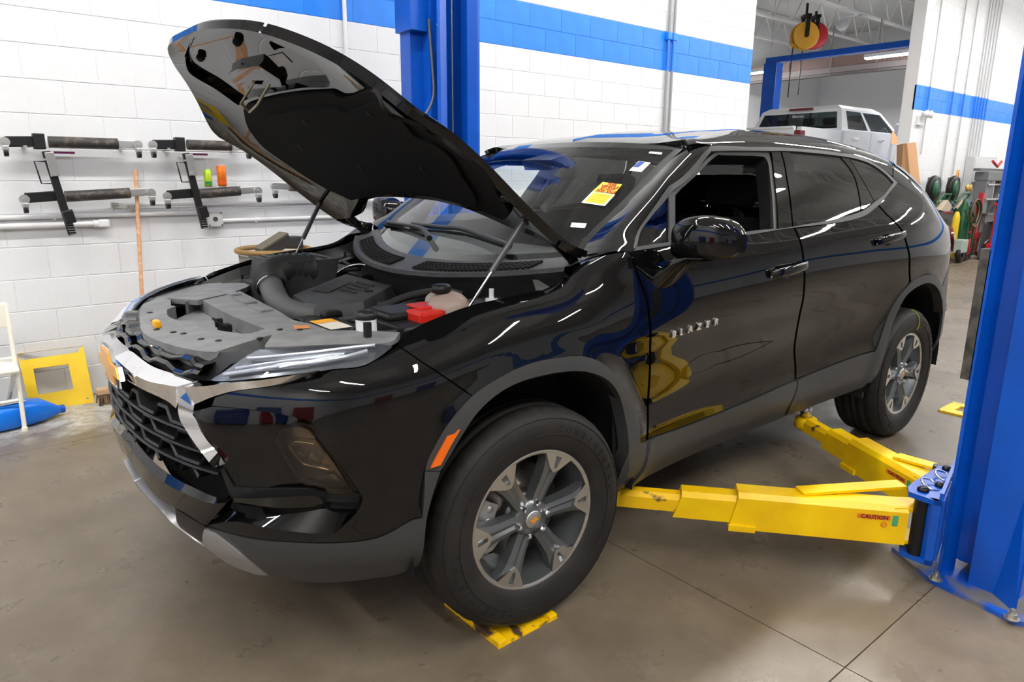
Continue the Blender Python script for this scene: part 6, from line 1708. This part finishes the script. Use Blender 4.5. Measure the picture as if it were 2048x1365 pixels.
# ================================================================== NEXT BAY: truck on its lift, reels, beams
GREYS = mat('truck_silver', rgb(222, 226, 230), rough=.25, spec=.5, coat=.8, coat_rough=.03)
TGL = glass_mat('truck_glass', (.20, .24, .25), ior=1.6)
TLIFT = .94
truck = thing('pickup_truck', 'silver crew cab pickup truck raised on a lift in the next bay', 'truck', (13.2, 5.3, 0), 0)
def T(x, y, z): return (x-13.2, y-5.3, z)
Y0, Y1 = 4.30, 6.30; zr = 2.37
# cab: lower body, greenhouse
def side_loft(sections, closed=True):
    """sections: list of (x, [(y, z)...]) -> grid"""
    m = MB(); m.grid([[T(x, y, z) for y, z in pr] for x, pr in sections], smooth=False); return m
m = MB()
prof = [(12.50, 1.55), (12.50, zr), (15.05, zr+.02), (15.25, zr-.02), (16.55, zr-.13), (16.75, zr-.25), (16.75, 1.60), (16.0, 1.50)]
m.prism([T(x, Y0, z) for x, z in prof], (0, Y1-Y0, 0)); m.build('cab_body', GREYS, truck)
gh0 = [(12.50, zr), (15.10, zr+.02)]; gh1 = [(12.62, 2.86), (14.25, 2.87)]
m = MB(); i0, i1 = .02, .17
b = [T(12.50, Y0+i0, zr), T(15.10, Y0+i0, zr), T(15.10, Y1-i0, zr), T(12.50, Y1-i0, zr)]
mid = [T(12.66, Y0+i1*.9, 2.80), T(14.36, Y0+i1*.9, 2.80), T(14.36, Y1-i1*.9, 2.80), T(12.66, Y1-i1*.9, 2.80)]
tp_ = [T(12.76, Y0+i1+.10, 2.87), T(14.20, Y0+i1+.10, 2.88), T(14.20, Y1-i1-.10, 2.88), T(12.76, Y1-i1-.10, 2.87)]
# frame faces with openings: left side pillars
m.add(mid+tp_, [(i, (i+1) % 4, 4+(i+1) % 4, 4+i) for i in range(4)]+[(4, 5, 6, 7)])
def lerp(a, b_, t): return tuple(a[k]+(b_[k]-a[k])*t for k in range(3))
def quadpt(q, u, v): return lerp(lerp(q[0], q[1], u), lerp(q[3], q[2], u), v)
def frame(mb, q, holes):
    """quad q=(bl, br, tr, tl) with window openings (u0,u1,v0,v1), left to right"""
    us = [0]+[k for h in holes for k in (h[0], h[1])]+[1]
    for i in range(0, len(us), 2): mb.add([quadpt(q, us[i], 0), quadpt(q, us[i+1], 0), quadpt(q, us[i+1], 1), quadpt(q, us[i], 1)], [(0, 1, 2, 3)])
    for h in holes:
        mb.add([quadpt(q, h[0], 0), quadpt(q, h[1], 0), quadpt(q, h[1], h[2]), quadpt(q, h[0], h[2])], [(0, 1, 2, 3)])
        mb.add([quadpt(q, h[0], h[3]), quadpt(q, h[1], h[3]), quadpt(q, h[1], 1), quadpt(q, h[0], 1)], [(0, 1, 2, 3)])
sq = (b[0], b[1], mid[1], mid[0]); sq2 = (b[2], b[3], mid[3], mid[2]); rq = (b[3], b[0], mid[0], mid[3]); wq_ = (b[1], b[2], mid[2], mid[1])
hs = [(.10, .44, .08, .90), (.49, .93, .08, .90)]; hs2 = [(.07, .51, .08, .90), (.56, .90, .08, .90)]; hr = [(.05, .95, .12, .86)]; hw = [(.05, .95, .05, .95)]
for q, h in ((sq, hs), (sq2, hs2), (rq, hr), (wq_, hw)): frame(m, q, h)
m.build('cab_roof', GREYS, truck)
for q, hh, nm in ((sq, hs, 'side_window'), (sq2, hs2, 'side_window'), (rq, hr, 'rear_window'), (wq_, hw, 'windshield')):
    for h in hh:
        m = MB(); m.add([quadpt(q, h[0], h[2]), quadpt(q, h[1], h[2]), quadpt(q, h[1], h[3]), quadpt(q, h[0], h[3])], [(0, 1, 2, 3)]); m.build(nm, TGL, truck)
for u in (.36, .64):
    p0 = quadpt(rq, u, .12); p1 = quadpt(rq, u, .86); m = MB(); m.obox(p0, p1, .02, .02, up=(1, 0, 0)); m.build('window_divider', MATTE, truck)
m = MB(); p = quadpt(rq, .52, .97); m.cbox((p[0]-.03, p[1], p[2]+.03), (.06, .50, .045), .01); m.build('brake_lamp', REDLENS, truck)
p = quadpt(rq, .50, .72); text_obj('window_lettering', 'Silverado', .07, .001, WPAP, truck).matrix_local = Matrix.Translation((p[0]-.02, p[1], p[2])) @ Matrix.Rotation(-PI/2, 4, 'Z') @ Matrix.Rotation(PI/2, 4, 'X')
for yy in (4.8, 5.8):
    m = MB(); m.box(T(13.9, yy-.24, zr-.3), T(14.05, yy+.24, zr+.20), .04); m.box(T(13.93, yy-.13, zr+.22), T(14.02, yy+.13, zr+.38), .04); m.build('seat', FABRIC, truck)
    m = MB(); m.box(T(12.85, yy-.26, zr-.3), T(13.0, yy+.26, zr+.12), .04); m.box(T(12.86, yy-.12, zr+.13), T(12.95, yy+.12, zr+.28), .04); m.build('seat', FABRIC, truck)
# bed with tailgate
m = MB()
for y0, y1 in ((Y0, Y0+.09), (Y1-.09, Y1)): m.box(T(10.95, y0, 1.58), T(12.46, y1, zr), .012)
m.box(T(11.0, Y0+.09, 1.75), T(12.46, Y1-.09, 1.80)); m.box(T(12.38, Y0+.05, 1.75), T(12.46, Y1-.05, zr), .01); m.build('bed', GREYS, truck)
m = MB(); m.box(T(10.88, Y0+.10, 1.72), T(10.95, Y1-.10, zr-.005), .012); m.box(T(10.86, Y0+.12, zr-.03), T(10.97, Y1-.12, zr+.012), .008); tg = m.build('tailgate', GREYS, truck)
m = MB(); m.box(T(10.872, 5.2, zr-.14), T(10.882, 5.42, zr-.09), .003); m.build('tailgate_handle', BLKPL, tg)
for y0, y1 in ((Y0-.004, Y0+.10), (Y1-.10, Y1+.004)):
    m = MB(); m.box(T(10.885, y0, zr-.36), T(11.10, y1, zr-.06), .02); m.build('tail_lamp', REDLENS, truck)
m = MB(); m.box(T(10.70, Y0+.05, 1.50), T(10.90, Y1-.05, 1.68), .03); m.build('bumper', CHROME, truck)
for x in (12.85, 14.0):
    m = MB(); m.obox(T(x+.05, Y0-.02, zr-.14), T(x+.27, Y0-.02, zr-.14), .03, .03, bev=.008); m.build('door_handle', CHROME, truck)
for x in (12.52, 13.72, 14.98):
    m = MB(); m.box(T(x, Y0-.001, 1.6), T(x+.006, Y0+.004, zr-.01)); m.build('door_gap_shade', MATTE, truck)  # dark strips laid on the cab as the shade of door gaps
m = MB(); m.X = None; c_ = T(14.75, Y0-.13, zr+.10); m.cbox(c_, (.10, .22, .26), .03); m.obox((c_[0], c_[1]+.10, c_[2]-.05), (c_[0], c_[1]+.20, c_[2]-.08), .05, .05); m.build('door_mirror', GREYS, truck)
for x in (11.35, 15.75):
    for y, s in ((Y0+.14, 1), (Y1-.14, -1)):
        m = MB(); m.lathe([(.22, -.12), (.38, -.13), (.40, -.10), (.40, .10), (.38, .13), (.22, .12)], T(x, y, .95+.42), 'y', 32, cap=False); w = m.build('wheel', RUBBER, truck)
        m = MB(); m.lathe([(.0001, -.06), (.10, -.08), (.22, -.11), (.23, .1)], T(x, y, .95+.42), 'y', 24, cap=False); m.build('rim', RIMS, w)
m = MB(); m.box(T(11.0, Y0+.35, 1.40), T(16.2, Y1-.35, 1.56)); m.build('chassis', MATTE, truck)
# lift that holds it
LB2 = LBLUE
for n_, yy in enumerate((6.75, 3.45)):
    g = 1 if yy > 5 else -1
    lift2 = thing('truck_lift', ('blue lift post on the far side of the silver truck', 'blue lift post between the wall and the silver truck')[n_], 'car lift', (13.9, yy, 0), 0)
    m = MB(); m.box((-.12, -.16, .02), (.15, .16, 3.975), .01); m.build('post', LB2, lift2)
    m = MB(); m.box((-.3, -.3, 0), (.3, .3, .02)); m.build('base_plate', LB2, lift2)
    for xx in (-1.0, 1.1):
        m = MB(); m.obox((0, -.18*g, 1.27), (xx, -.85*g, 1.27), .10, .10); m.build('swing_arm', LYEL, lift2)
        m = MB(); m.cyl((xx, -.85*g, 1.31), (xx, -.85*g, 1.395), .06, n=16); m.build('arm_pad', PIN, lift2)
lb = thing('lift_crossbeam', 'blue overhead beam joining the lift posts above the truck', 'beam', (13.9, 5.1, 3.98), 0)
m = MB(); m.box((-.07, -1.8, 0), (.07, 1.8, .12), .005); m.build('beam', LB2, lb)
for yy in (-1.7, 1.7): m = MB(); m.box((-.10, yy-.1, -.004), (.10, yy+.1, .0)); m.build('end_plate', LB2, lb)
# rolled-up door beam behind it
dr = thing('rolled_door', 'dark brown rolled steel door beam across the next bay', 'door', (16.2, 6.0, 4.1), 0)
m = MB(); m.box((-.12, -3.0, -.02), (.0, 3.3, .20)); m.build('upper_rail', mat('brown_steel', rgb(112, 92, 86), rough=.5), dr)
m = MB(); m.box((-.16, -3.0, -.16), (.0, 3.3, -.03)); m.build('door_leaf', mat('grey_steel', rgb(120, 112, 112), rough=.5), dr)
m = MB(); m.box((-.18, -3.0, -.22), (.0, 3.3, -.17)); m.build('bottom_rail', mat('dark_steel_b', rgb(88, 82, 82), rough=.5), dr)
for k in range(6):
    m = MB(); m.box((-.165, -2.8+1.1*k, -.22), (-.16, -2.77+1.1*k, .9)); m.build('hanger', mat('grey_steel', rgb(120, 112, 112)), dr)
# hose reels hanging from the joists
def reel(px, py, Y, colr, lab, r=.26):
    c = onY(px, py, Y); t = thing('hose_reel', lab, 'hose reel', tuple(c), math.radians(-38))
    m = MB()
    for s in (-.09, .07): m.lathe([(.05, s), (r, s), (r+.02, s+.01), (r, s+.02), (.05, s+.02)], (0, 0, 0), 'y', 28, cap=False)
    m.build('reel_disc', colr, t)
    m = MB(); m.lathe([(.08, -.07), (r*.82, -.07), (r*.82, .07), (.08, .07)], (0, 0, 0), 'y', 24, cap=False); m.build('hose_coil', mat('reel_hose', (.03, .02, .02), rough=.6), t)
    m = MB(); m.box((-.04, -.14, -.02), (.04, -.11, .40)); m.box((-.04, .11, -.02), (.04, .14, .40)); m.box((-.06, -.14, .36), (.06, .14, .42)); m.build('bracket', PIN, t)
    m = MB(); m.tube([(-r*.8, 0, -.05), (-r*.9, 0, -.4), (-r*.9, 0, -1.25)], .012, 6); m.build('hose', PIN, t)
    m = MB(); m.box((-.02, -.02, .42), (.02, .02, 5.05-c[2])); m.build('hanger_rod', PIN, t)
    m = MB(); m.obox((0, 0, 0), (-r*1.1, 0, -r*.9), .06, .05); m.build('roller_arm', colr, t)
    return t
reel(1609, 72, 5.9, mat('reel_yellow', rgb(214, 158, 40), rough=.4), 'yellow hose reel hanging from the white joists')
reel(1628, 72, 6.15, mat('reel_red', rgb(168, 28, 40), rough=.4), 'red hose reel hanging beside the yellow one')
c = onY(1684, 51, 6.0); t = thing('sensor_dome', 'small round white lamp fixed under a white joist', 'lamp', tuple(c), 0)
m = MB(); m.sphere((0, 0, 0), .12, 18, 12); m.build('globe', mat('dome_grey', rgb(205, 205, 205), rough=.3), t)
m = MB(); m.cyl((0, 0, .10), (0, 0, 5.03-c[2]), .02, n=8); m.box((-.05, -.45, 5.02-c[2]), (.05, .05, 5.03-c[2])); m.build('stem', GALV, t)
# ================================================================== FAR WALL: conduits, cabinets, carts
WG = mat('pale_conduit', rgb(186, 188, 190), rough=.45)
for i, (px, z0, z1) in enumerate(((1851, 1.9, 5.6), (1899, 1.45, 5.6), (1922, 1.45, 5.6), (1946, 1.9, 5.6), (1951, 1.9, 5.6), (1957, 1.9, 5.6), (1963, 1.9, 5.6), (1969, 1.9, 5.6))):
    v = onY(px, 215, WY); labs = ('grey conduit rising from the emergency lamp on the far wall', 'grey conduit dropping to an outlet behind the welding carts', 'second grey conduit dropping beside the yellow tag') + ('thin grey conduit in the bundle above the electrical cabinet',)*5
    t = thing('conduit', labs[i], 'conduit', (v[0], WY-.03, z0), 0, 'conduits above the electrical cabinet' if i > 2 else None)
    m = MB(); m.tube([(0, 0, 0), (0, 0, z1-z0)], .013 if i < 3 else .014, 8); m.build('pipe', WG, t)
    m = MB(); m.tube([(0, -.001, 2.642-z0), (0, -.001, 3.048-z0)], .016, 8); m.build('painted_length', BLUEB, t)
    if i in (1, 2): m = MB(); m.cbox((0, .0, -.05), (.08, .05, .12), .006); m.build('outlet_box', WG, t)
c = onY(1847, 236, WY-.08); t = thing('emergency_lamp', 'white twin emergency lamp on the far wall above the carton', 'lamp', (c[0], WY, c[2]), 0)
m = MB(); m.box((-.10, -.06, -.12), (.10, 0, .04), .01); m.build('housing', GALV, t)
for s in (-.05, .12): m = MB(); m.lathe([(.03, 0), (.07, -.10), (.0001, -.11)], (s, -.06, .06), 'y', 16); m.build('lamp_head', GALV, t)
a = onY(1932, 313, WY); b_ = onY(1977, 430, WY)
t = thing('electrical_cabinet', 'large light grey electrical cabinet on the far wall behind the press', 'cabinet', (a[0], WY, 0), 0)
m = MB(); m.box((0, -.16, .62), (1.30, -.004, 1.92), .01); m.build('cabinet_body', mat('cabinet_grey', rgb(196, 197, 198), rough=.45), t)
m = MB(); m.box((.04, -.168, .68), (1.26, -.16, 1.88), .004); m.build('cabinet_door', mat('cabinet_grey2', rgb(205, 206, 207), rough=.45), t)
c = onY(1914, 352, WY); t = thing('wall_tag', 'small yellow tag hanging on the far wall', 'tag', (c[0], WY, c[2]), 0)
m = MB(); m.box((-.06, -.02, -.12), (.06, 0, .12), .005); m.build('tag_card', mat('tag_yellow', rgb(232, 190, 110), rough=.6), t)
m = MB(); m.box((-.02, -.022, -.03), (.03, -.02, .06)); m.build('tag_print', mat('tag_orange', rgb(200, 120, 30), rough=.6), t)
# tall open carton leaning at the wall end
CARD = mat('cardboard', rgb(206, 160, 118), rough=.8); CARDD = CARD
o_ = Vector(onY(1846, 480, 2.15)); o_.z = 0
t = thing('cardboard_carton', 'tall brown cardboard carton leaning by the far wall end', 'carton', tuple(o_), 0)
def cp(px, py, Y): return Vector(onY(px, py, Y))-o_
f4 = [cp(1814, 287, 2.15), cp(1832, 285, 2.15), cp(1866, 482, 2.15), cp(1846, 482, 2.15)]
f4[2].z = 0; f4[3].z = 0
m = MB(); m.prism(f4, (0, .05, 0)); m.build('front_panel', CARD, t)
s4 = [cp(1795, 290, 2.40), f4[0]+Vector((0, .05, 0)), f4[3]+Vector((0, .05, 0)), f4[3]+Vector((-.25, .30, 0))]
m = MB(); m.add(s4+[p+Vector((.03, .02, 0)) for p in s4], [(0, 1, 2, 3), (7, 6, 5, 4), (0, 1, 5, 4)]); m.build('side_panel', CARDD, t)
m = MB(); q_ = cp(1795, 290, 2.40); m.add([q_, q_+Vector((-.16, .04, .02)), q_+Vector((-.10, .06, .22)), q_+Vector((.0, .02, .12))], [(0, 1, 2, 3)]); m.build('flap', CARD, t)
# welding carts
GRN = mat('cart_green', rgb(22, 82, 48), rough=.4); TAN = mat('welder_tan', rgb(196, 180, 160), rough=.5); DGR = mat('welder_grey', rgb(95, 95, 92), rough=.5)
REDP = mat('red_paint', rgb(178, 30, 42), rough=.4); BHOSE = mat('blue_hose', rgb(50, 70, 130), rough=.5); YCYL = mat('yellow_cylinder', rgb(225, 190, 40), rough=.4)
def welder(px0, lab, extra):
    Y = 2.66
    b0 = Vector(onY(px0+25, 400, Y)); ox, oy = b0.x, Y
    t = thing('welding_cart', lab, 'welding cart', (ox, oy, 0), math.radians(0))
    m = MB(); m.lathe([(.05, -.05), (.22, -.05), (.24, 0), (.22, .05), (.05, .05)], (-.30, -.02, 1.30), 'y', 26, cap=False); m.build('cable_drum', PIN, t)
    m = MB(); m.lathe([(.0001, -.06), (.15, -.055), (.15, .05)], (-.30, -.02, 1.30), 'y', 22); m.build('drum_face', GRN, t)
    m = MB(); m.prism([(-.45, -.05, .95), (.10, -.05, 1.02), (-.22, -.05, 1.16), (-.45, -.05, 1.14)], (0, .18, 0)); m.build('neck', GRN, t)
    m = MB(); m.prism([(-.15, -.15, .92), (.25, -.15, .88), (.38, -.15, .96), (.10, -.15, 1.10)], (0, .26, 0)); m.build('control_hood', TAN, t)
    m = MB(); m.box((-.08, -.18, .50), (.36, .12, .90), .01); m.build('welder_body', DGR, t)
    m = MB(); m.box((-.02, -.185, .62), (.16, -.178, .76)); m.build('label_plate', GRN, t)
    m = MB(); m.box((-.06, -.186, .86), (.34, -.180, .885)); m.build('red_band', REDP, t)
    m = MB(); m.tube([(-.32, -.10, 1.05), (-.05, -.12, 1.20), (.30, -.12, 1.20), (.18, -.10, 1.05)], .02, 8); m.build('handle', GRN, t)
    for k in range(3):
        r = .26+.03*k; m = MB(); m.tube([(.36+.25*r*math.cos(2*PI*i/22), -.10-.02*k, .70+1.1*r*math.sin(2*PI*i/22)) for i in range(22)], .014, 6, closed=True); m.build('hose_loop', BHOSE if k else PIN, t)
    m = MB(); m.box((-.40, -.16, .30), (.38, .13, .36)); m.build('deck', GRN, t)
    for xx in (-.36, .34): m = MB(); m.tube([(xx, -.14, .33), (xx, -.14, .95)], .018, 8); m.build('upright', GRN, t)
    for xx in (-.28, .30):
        for yy in (-.18, .12):
            m = MB(); m.lathe([(.05, -.03), (.16, -.03), (.17, 0), (.16, .03), (.05, .03)], (xx, yy, .17), 'y', 22, cap=False); w = m.build('wheel', PIN, t)
            m = MB(); m.lathe([(.0001, -.04), (.10, -.035), (.11, .03)], (xx, yy, .17), 'y', 18); m.build('wheel_hub', REDP, w)
    m = MB(); m.box((-.40, .02, 1.06), (.12, .06, 1.50)); m.build('back_board', mat('board_grey', rgb(120, 122, 120), rough=.5), t)
    return t
welder(1849, 'green welding cart with a cable drum beside the cardboard carton', False)
welder(1887, 'green welding cart with coiled blue hoses beside the shop press', True)
# gas bottle trolley with red wheels
o_ = Vector(onY(1908, 500, 2.26)); t = thing('gas_trolley', 'green gas bottle trolley with a red wheel and yellow bottle', 'trolley', (o_.x, 2.26, 0), 0)
m = MB(); m.lathe([(.0001, .08), (.09, .09), (.10, .2), (.10, .95), (.05, 1.05), (.04, 1.12), (.0001, 1.12)], (.20, 0, 0), 'z', 20); m.build('green_bottle', GRN, t)
m = MB(); m.lathe([(.0001, .08), (.06, .09), (.06, .80), (.03, .9), (.0001, .91)], (-.12, 0, 0), 'z', 20); m.build('yellow_bottle', YCYL, t)
m = MB(); m.tube([(.0, -.16, .15), (.02, -.16, .75), (-.25, -.16, .95)], .018, 8); m.tube([(.34, -.16, .25), (.34, -.16, .78), (-.05, -.16, 1.0)], .018, 8); m.build('frame', GRN, t)
m = MB(); m.box((-.26, -.20, .18), (.06, -.02, .42), .02); m.build('bucket', mat('pail_grey', rgb(150, 165, 155), rough=.5), t)
m = MB(); m.lathe([(.12, -.04), (.24, -.045), (.26, 0), (.24, .045), (.12, .04)], (.36, -.08, .26), 'y', 28, cap=False); w = m.build('wheel', PIN, t)
m = MB(); m.lathe([(.0001, -.05), (.17, -.04), (.19, .04)], (.36, -.08, .26), 'y', 22); m.build('wheel_hub', REDP, w)
m = MB(); m.lathe([(.05, -.03), (.14, -.035), (.15, 0), (.14, .035), (.05, .03)], (-.15, -.16, .15), 'y', 24, cap=False); m.build('small_wheel', PIN, t)
for k in range(4):
    m = MB(); m.tube([(.25+(.20+.02*k)*math.cos(2*PI*i/20), -.14-.015*k, .88+(.20+.015*k)*math.sin(2*PI*i/20)) for i in range(20)], .016, 6, closed=True); m.build('hose_loop', (PIN, mat('olive_hose', rgb(110, 105, 50), rough=.5), PIN, mat('brown_hose', rgb(90, 60, 40), rough=.5))[k], t)
for s in (-.05, .05): m = MB(); m.lathe([(.0001, -.03), (.06, -.03), (.06, .0), (.0001, .0)], (.16+s*1.4, -.02, 1.27+abs(s)), 'y', 16); m.build('gauge', mat('brass', rgb(200, 160, 70), rough=.3, metal=.8), t)
# hydraulic shop press
o_ = Vector(onY(1962, 480, 2.48)); t = thing('shop_press', 'grey hydraulic shop press standing before the electrical cabinet', 'shop press', (o_.x, 2.48, 0), 0)
PG = mat('press_grey', rgb(108, 110, 112), rough=.45)
for xx in (-.42, .42): m = MB(); m.box((xx-.12, -.10, .02), (xx+.12, .10, 1.62), .006); m.build('column', PG, t)
m = MB(); m.box((-.55, -.12, 1.45), (.55, .12, 1.62), .006); m.build('crown', PG, t)
m = MB(); m.box((-.85, -.06, 1.63), (.95, .06, 1.68)); m.build('top_shelf', DSTEEL, t)
m = MB(); m.tube([(-.25, -.06, 1.82), (0, -.08, 1.72), (.25, -.06, 1.82)], .025, 8); m.build('clamp_handle', REDP, t)
m = MB(); m.cyl((.05, 0, 1.45), (.05, 0, 1.10), .07, n=16); m.build('ram', STEEL, t)
for z in (1.36, 1.08): m = MB(); m.box((-.5, -.13, z), (.5, -.10, z+.03)); m.build('tie_bar', STEEL, t)
m = MB(); m.box((-.62, -.20, .66), (.50, .20, .80), .006); m.build('bed', PG, t)
m = MB(); m.box((-.66, -.24, .80), (.55, .2, .83)); m.build('work_shelf', DSTEEL, t)
for xx in (-.42, .42): m = MB(); m.box((xx-.10, -.25, 0), (xx+.10, .2, .04)); m.build('foot', PG, t)
# red stand (bead roller) in front of the press
o_ = Vector(onY(1943, 492, 2.28)); t = thing('tool_stand', 'red steel tool stand with splayed legs before the press', 'stand', (o_.x, 2.28, 0), 0)
m = MB(); m.obox((.0, 0, .40), (.13, 0, 1.22), .08, .08); m.build('mast', REDP, t)
m = MB(); m.box((-.16, -.10, .38), (.14, .10, .50), .01); m.build('table', REDP, t)
m = MB(); m.prism([(-.12, -.08, .38), (.12, -.08, .38), (.06, -.08, .12), (-.05, -.08, .12)], (0, .14, 0)); m.build('pedestal', mat('dusty_red', rgb(150, 78, 66), rough=.6), t)
for s in ((-.20, -.05), (.22, -.1), (.05, .2)): m = MB(); m.obox((0, 0, .22), (s[0], s[1], .0), .05, .03); m.build('leg', mat('dusty_red', rgb(150, 78, 66)), t)
o_ = Vector(onY(1969, 490, 2.08)); t = thing('seat_creeper', 'dark padded shop creeper leaning upright beside the red stand', 'creeper', (o_.x, 2.08, 0), 0)
m = MB(); m.prism([(-.18, 0, .04), (.10, 0, .0), (.26, 0, .10), (.24, 0, .42), (.05, 0, .70), (-.10, 0, .66)], (0, .04, 0)); m.build('pad', mat('creeper_pad', rgb(62, 62, 66), rough=.6), t)
m = MB(); m.obox((-.02, -.005, .30), (.16, -.005, .36), .004, .025); m.build('pad_mark', WPAP, t)
# red floor jack stand / crane at the blue post, with bottles on a shelf
o_ = Vector(onY(1990, 500, 1.95)); t = thing('red_crane', 'red steel engine crane leg unit with white lettering by the blue post', 'engine crane', (o_.x, 1.95, 0), 0)
m = MB(); m.box((-.16, -.08, .25), (.10, .06, 1.02), .008); m.build('column', REDP, t)
m = MB(); m.box((-.24, -.09, 1.0), (.30, .07, 1.05), .006); m.build('head_plate', REDP, t)
m = MB(); m.box((-.30, -.10, .16), (.55, .08, .30), .01); m.build('base', REDP, t)
m = MB(); m.box((-.48, -.14, .08), (-.28, .0, .22), .02); m.build('foot', REDP, t)
for xx in (-.35, .3): m = MB(); m.lathe([(.02, -.02), (.07, -.025), (.07, .025), (.02, .02)], (xx, -.05, .07), 'y', 16, cap=False); m.build('castor', PIN, t)
text_obj('crane_lettering', 'PITTSBURGH', .085, .001, WPAP, t).matrix_local = Matrix.Translation((-.03, -.082, .66)) @ Matrix.Rotation(PI/2, 4, 'X') @ Matrix.Rotation(-PI/2, 4, 'Z')
for i, (px, c1, c2, lab) in enumerate(((1975, rgb(60, 60, 62), rgb(220, 220, 220), 'dark bottle with a pale label on the red crane top'), (1985, rgb(235, 238, 242), rgb(40, 80, 200), 'white bottle with blue label on the red crane top'), (1996, rgb(40, 80, 190), rgb(230, 230, 235), 'blue bottle on the red crane top beside the post'))):
    p = t.location; tt = thing('bottle', lab, 'bottle', (p.x-.17+.17*i, 1.94, 1.0505), 0)
    m = MB(); m.lathe([(.0001, 0), (.055, .002), (.055, .20), (.02, .26), (.02, .30), (.0001, .30)], (0, 0, 0), 'z', 16); m.build('bottle_body', mat('bottle_c%d' % i, c1, rough=.3), tt)
    m = MB(); m.lathe([(.056, .06), (.056, .17)], (0, 0, 0), 'z', 16, cap=False); m.build('bottle_label', mat('bottle_l%d' % i, c2, rough=.4), tt)
o_ = Vector(onY(2003, 400, 2.15)); t = thing('tire_machine', 'black tire machine arm rising behind the blue post', 'tire machine', (o_.x+1.3, 2.3, 0), 0)
m = MB(); m.box((-.25, -.2, 0), (.5, .3, .85), .02); m.build('cabinet', mat('machine_dark', (.05, .05, .055), rough=.5, var2=(.14, .13, .11), vscale=12), t)
m = MB(); m.box((-.05, -.03, .85), (.03, .05, 1.75)); m.build('mast', PIN, t)
m = MB(); m.tube([(.0, -.05, 1.62), (-.18, -.05, 1.60), (-.38, -.05, 1.38), (-.30, -.05, 1.30), (.0, -.05, 1.28)], .05, 8); m.build('arm', PIN, t)
m = MB(); m.lathe([(.0001, 0), (.03, .0), (.03, .02), (.0001, .02)], (-.05, -.12, 1.33), 'y', 12); m.build('knob', mat('orange_knob', rgb(230, 130, 40), rough=.4), t)
m = MB(); m.lathe([(.05, .85), (.28, .86), (.28, .90), (.05, .91)], (.1, -.05, 0), 'z', 20, cap=False); m.build('turntable', DSTEEL, t)
m = MB(); m.tube([(-.2, -.22, .75), (-.1, -.25, .6), (-.05, -.22, .3)], .03, 8); m.build('hose', YCYL, t)
# bar joists under the deck
JW = mat('joist_white', rgb(222, 222, 220), rough=.5)
for n, yy in enumerate((8.6, 7.1, 5.6, 4.1, 2.3, .0, -1.5, -3.0, -6.0, -8.6, -11.0)):
    m = MB(); xa, xb = -6.9, 20.9
    m.box((xa, yy-.05, 5.02), (xb, yy+.05, 5.06)); m.box((xa, yy-.05, 5.64), (xb, yy+.05, 5.69))
    x = xa+.2
    while x < xb-1.0:
        m.obox((x, yy, 5.05), (x+.42, yy, 5.65), .022, .022); m.obox((x+.42, yy, 5.65), (x+.84, yy, 5.05), .022, .022); x += .84
    tag(m.build('trim_%d' % (n+1), JW), kind='structure')
# red tool chests along the wall behind the photographer (seen in the paint)
TC = mat('chest_red', rgb(170, 24, 28), rough=.3, coat=.5); TB = mat('chest_blue', rgb(25, 70, 160), rough=.3, coat=.5)
for i, (x, y, rz, col, lab) in enumerate(((-6.6, -4.6, -PI/2, TC, 'red rolling tool chest against the side wall'), (-6.6, -1.6, -PI/2, TB, 'blue rolling tool chest against the side wall'), (-2.5, -13.55, 0, TC, 'red rolling tool chest against the front wall'), (1.8, -13.55, 0, TB, 'blue rolling tool chest against the front wall'))):
    t = thing('tool_chest', lab, 'tool chest', (x, y, 0), rz+PI)
    m = MB(); m.box((-.9, -.3, .15), (.9, .3, 1.35), .01); m.build('chest_body', col, t)
    for k in range(5):
        m = MB(); m.box((-.87, -.315, .20+.22*k), (.87, -.30, .40+.22*k), .004); d_ = m.build('drawer', col, t)
        m = MB(); m.box((-.85, -.33, .375+.22*k), (.85, -.315, .39+.22*k)); m.build('drawer_pull', STEEL, d_)
    for sx_ in (-.75, .75):
        for sy_ in (-.2, .2):
            m = MB(); m.cyl((sx_, sy_-.025, .075), (sx_, sy_+.025, .075), .075, n=16); m.build('castor', PIN, t)
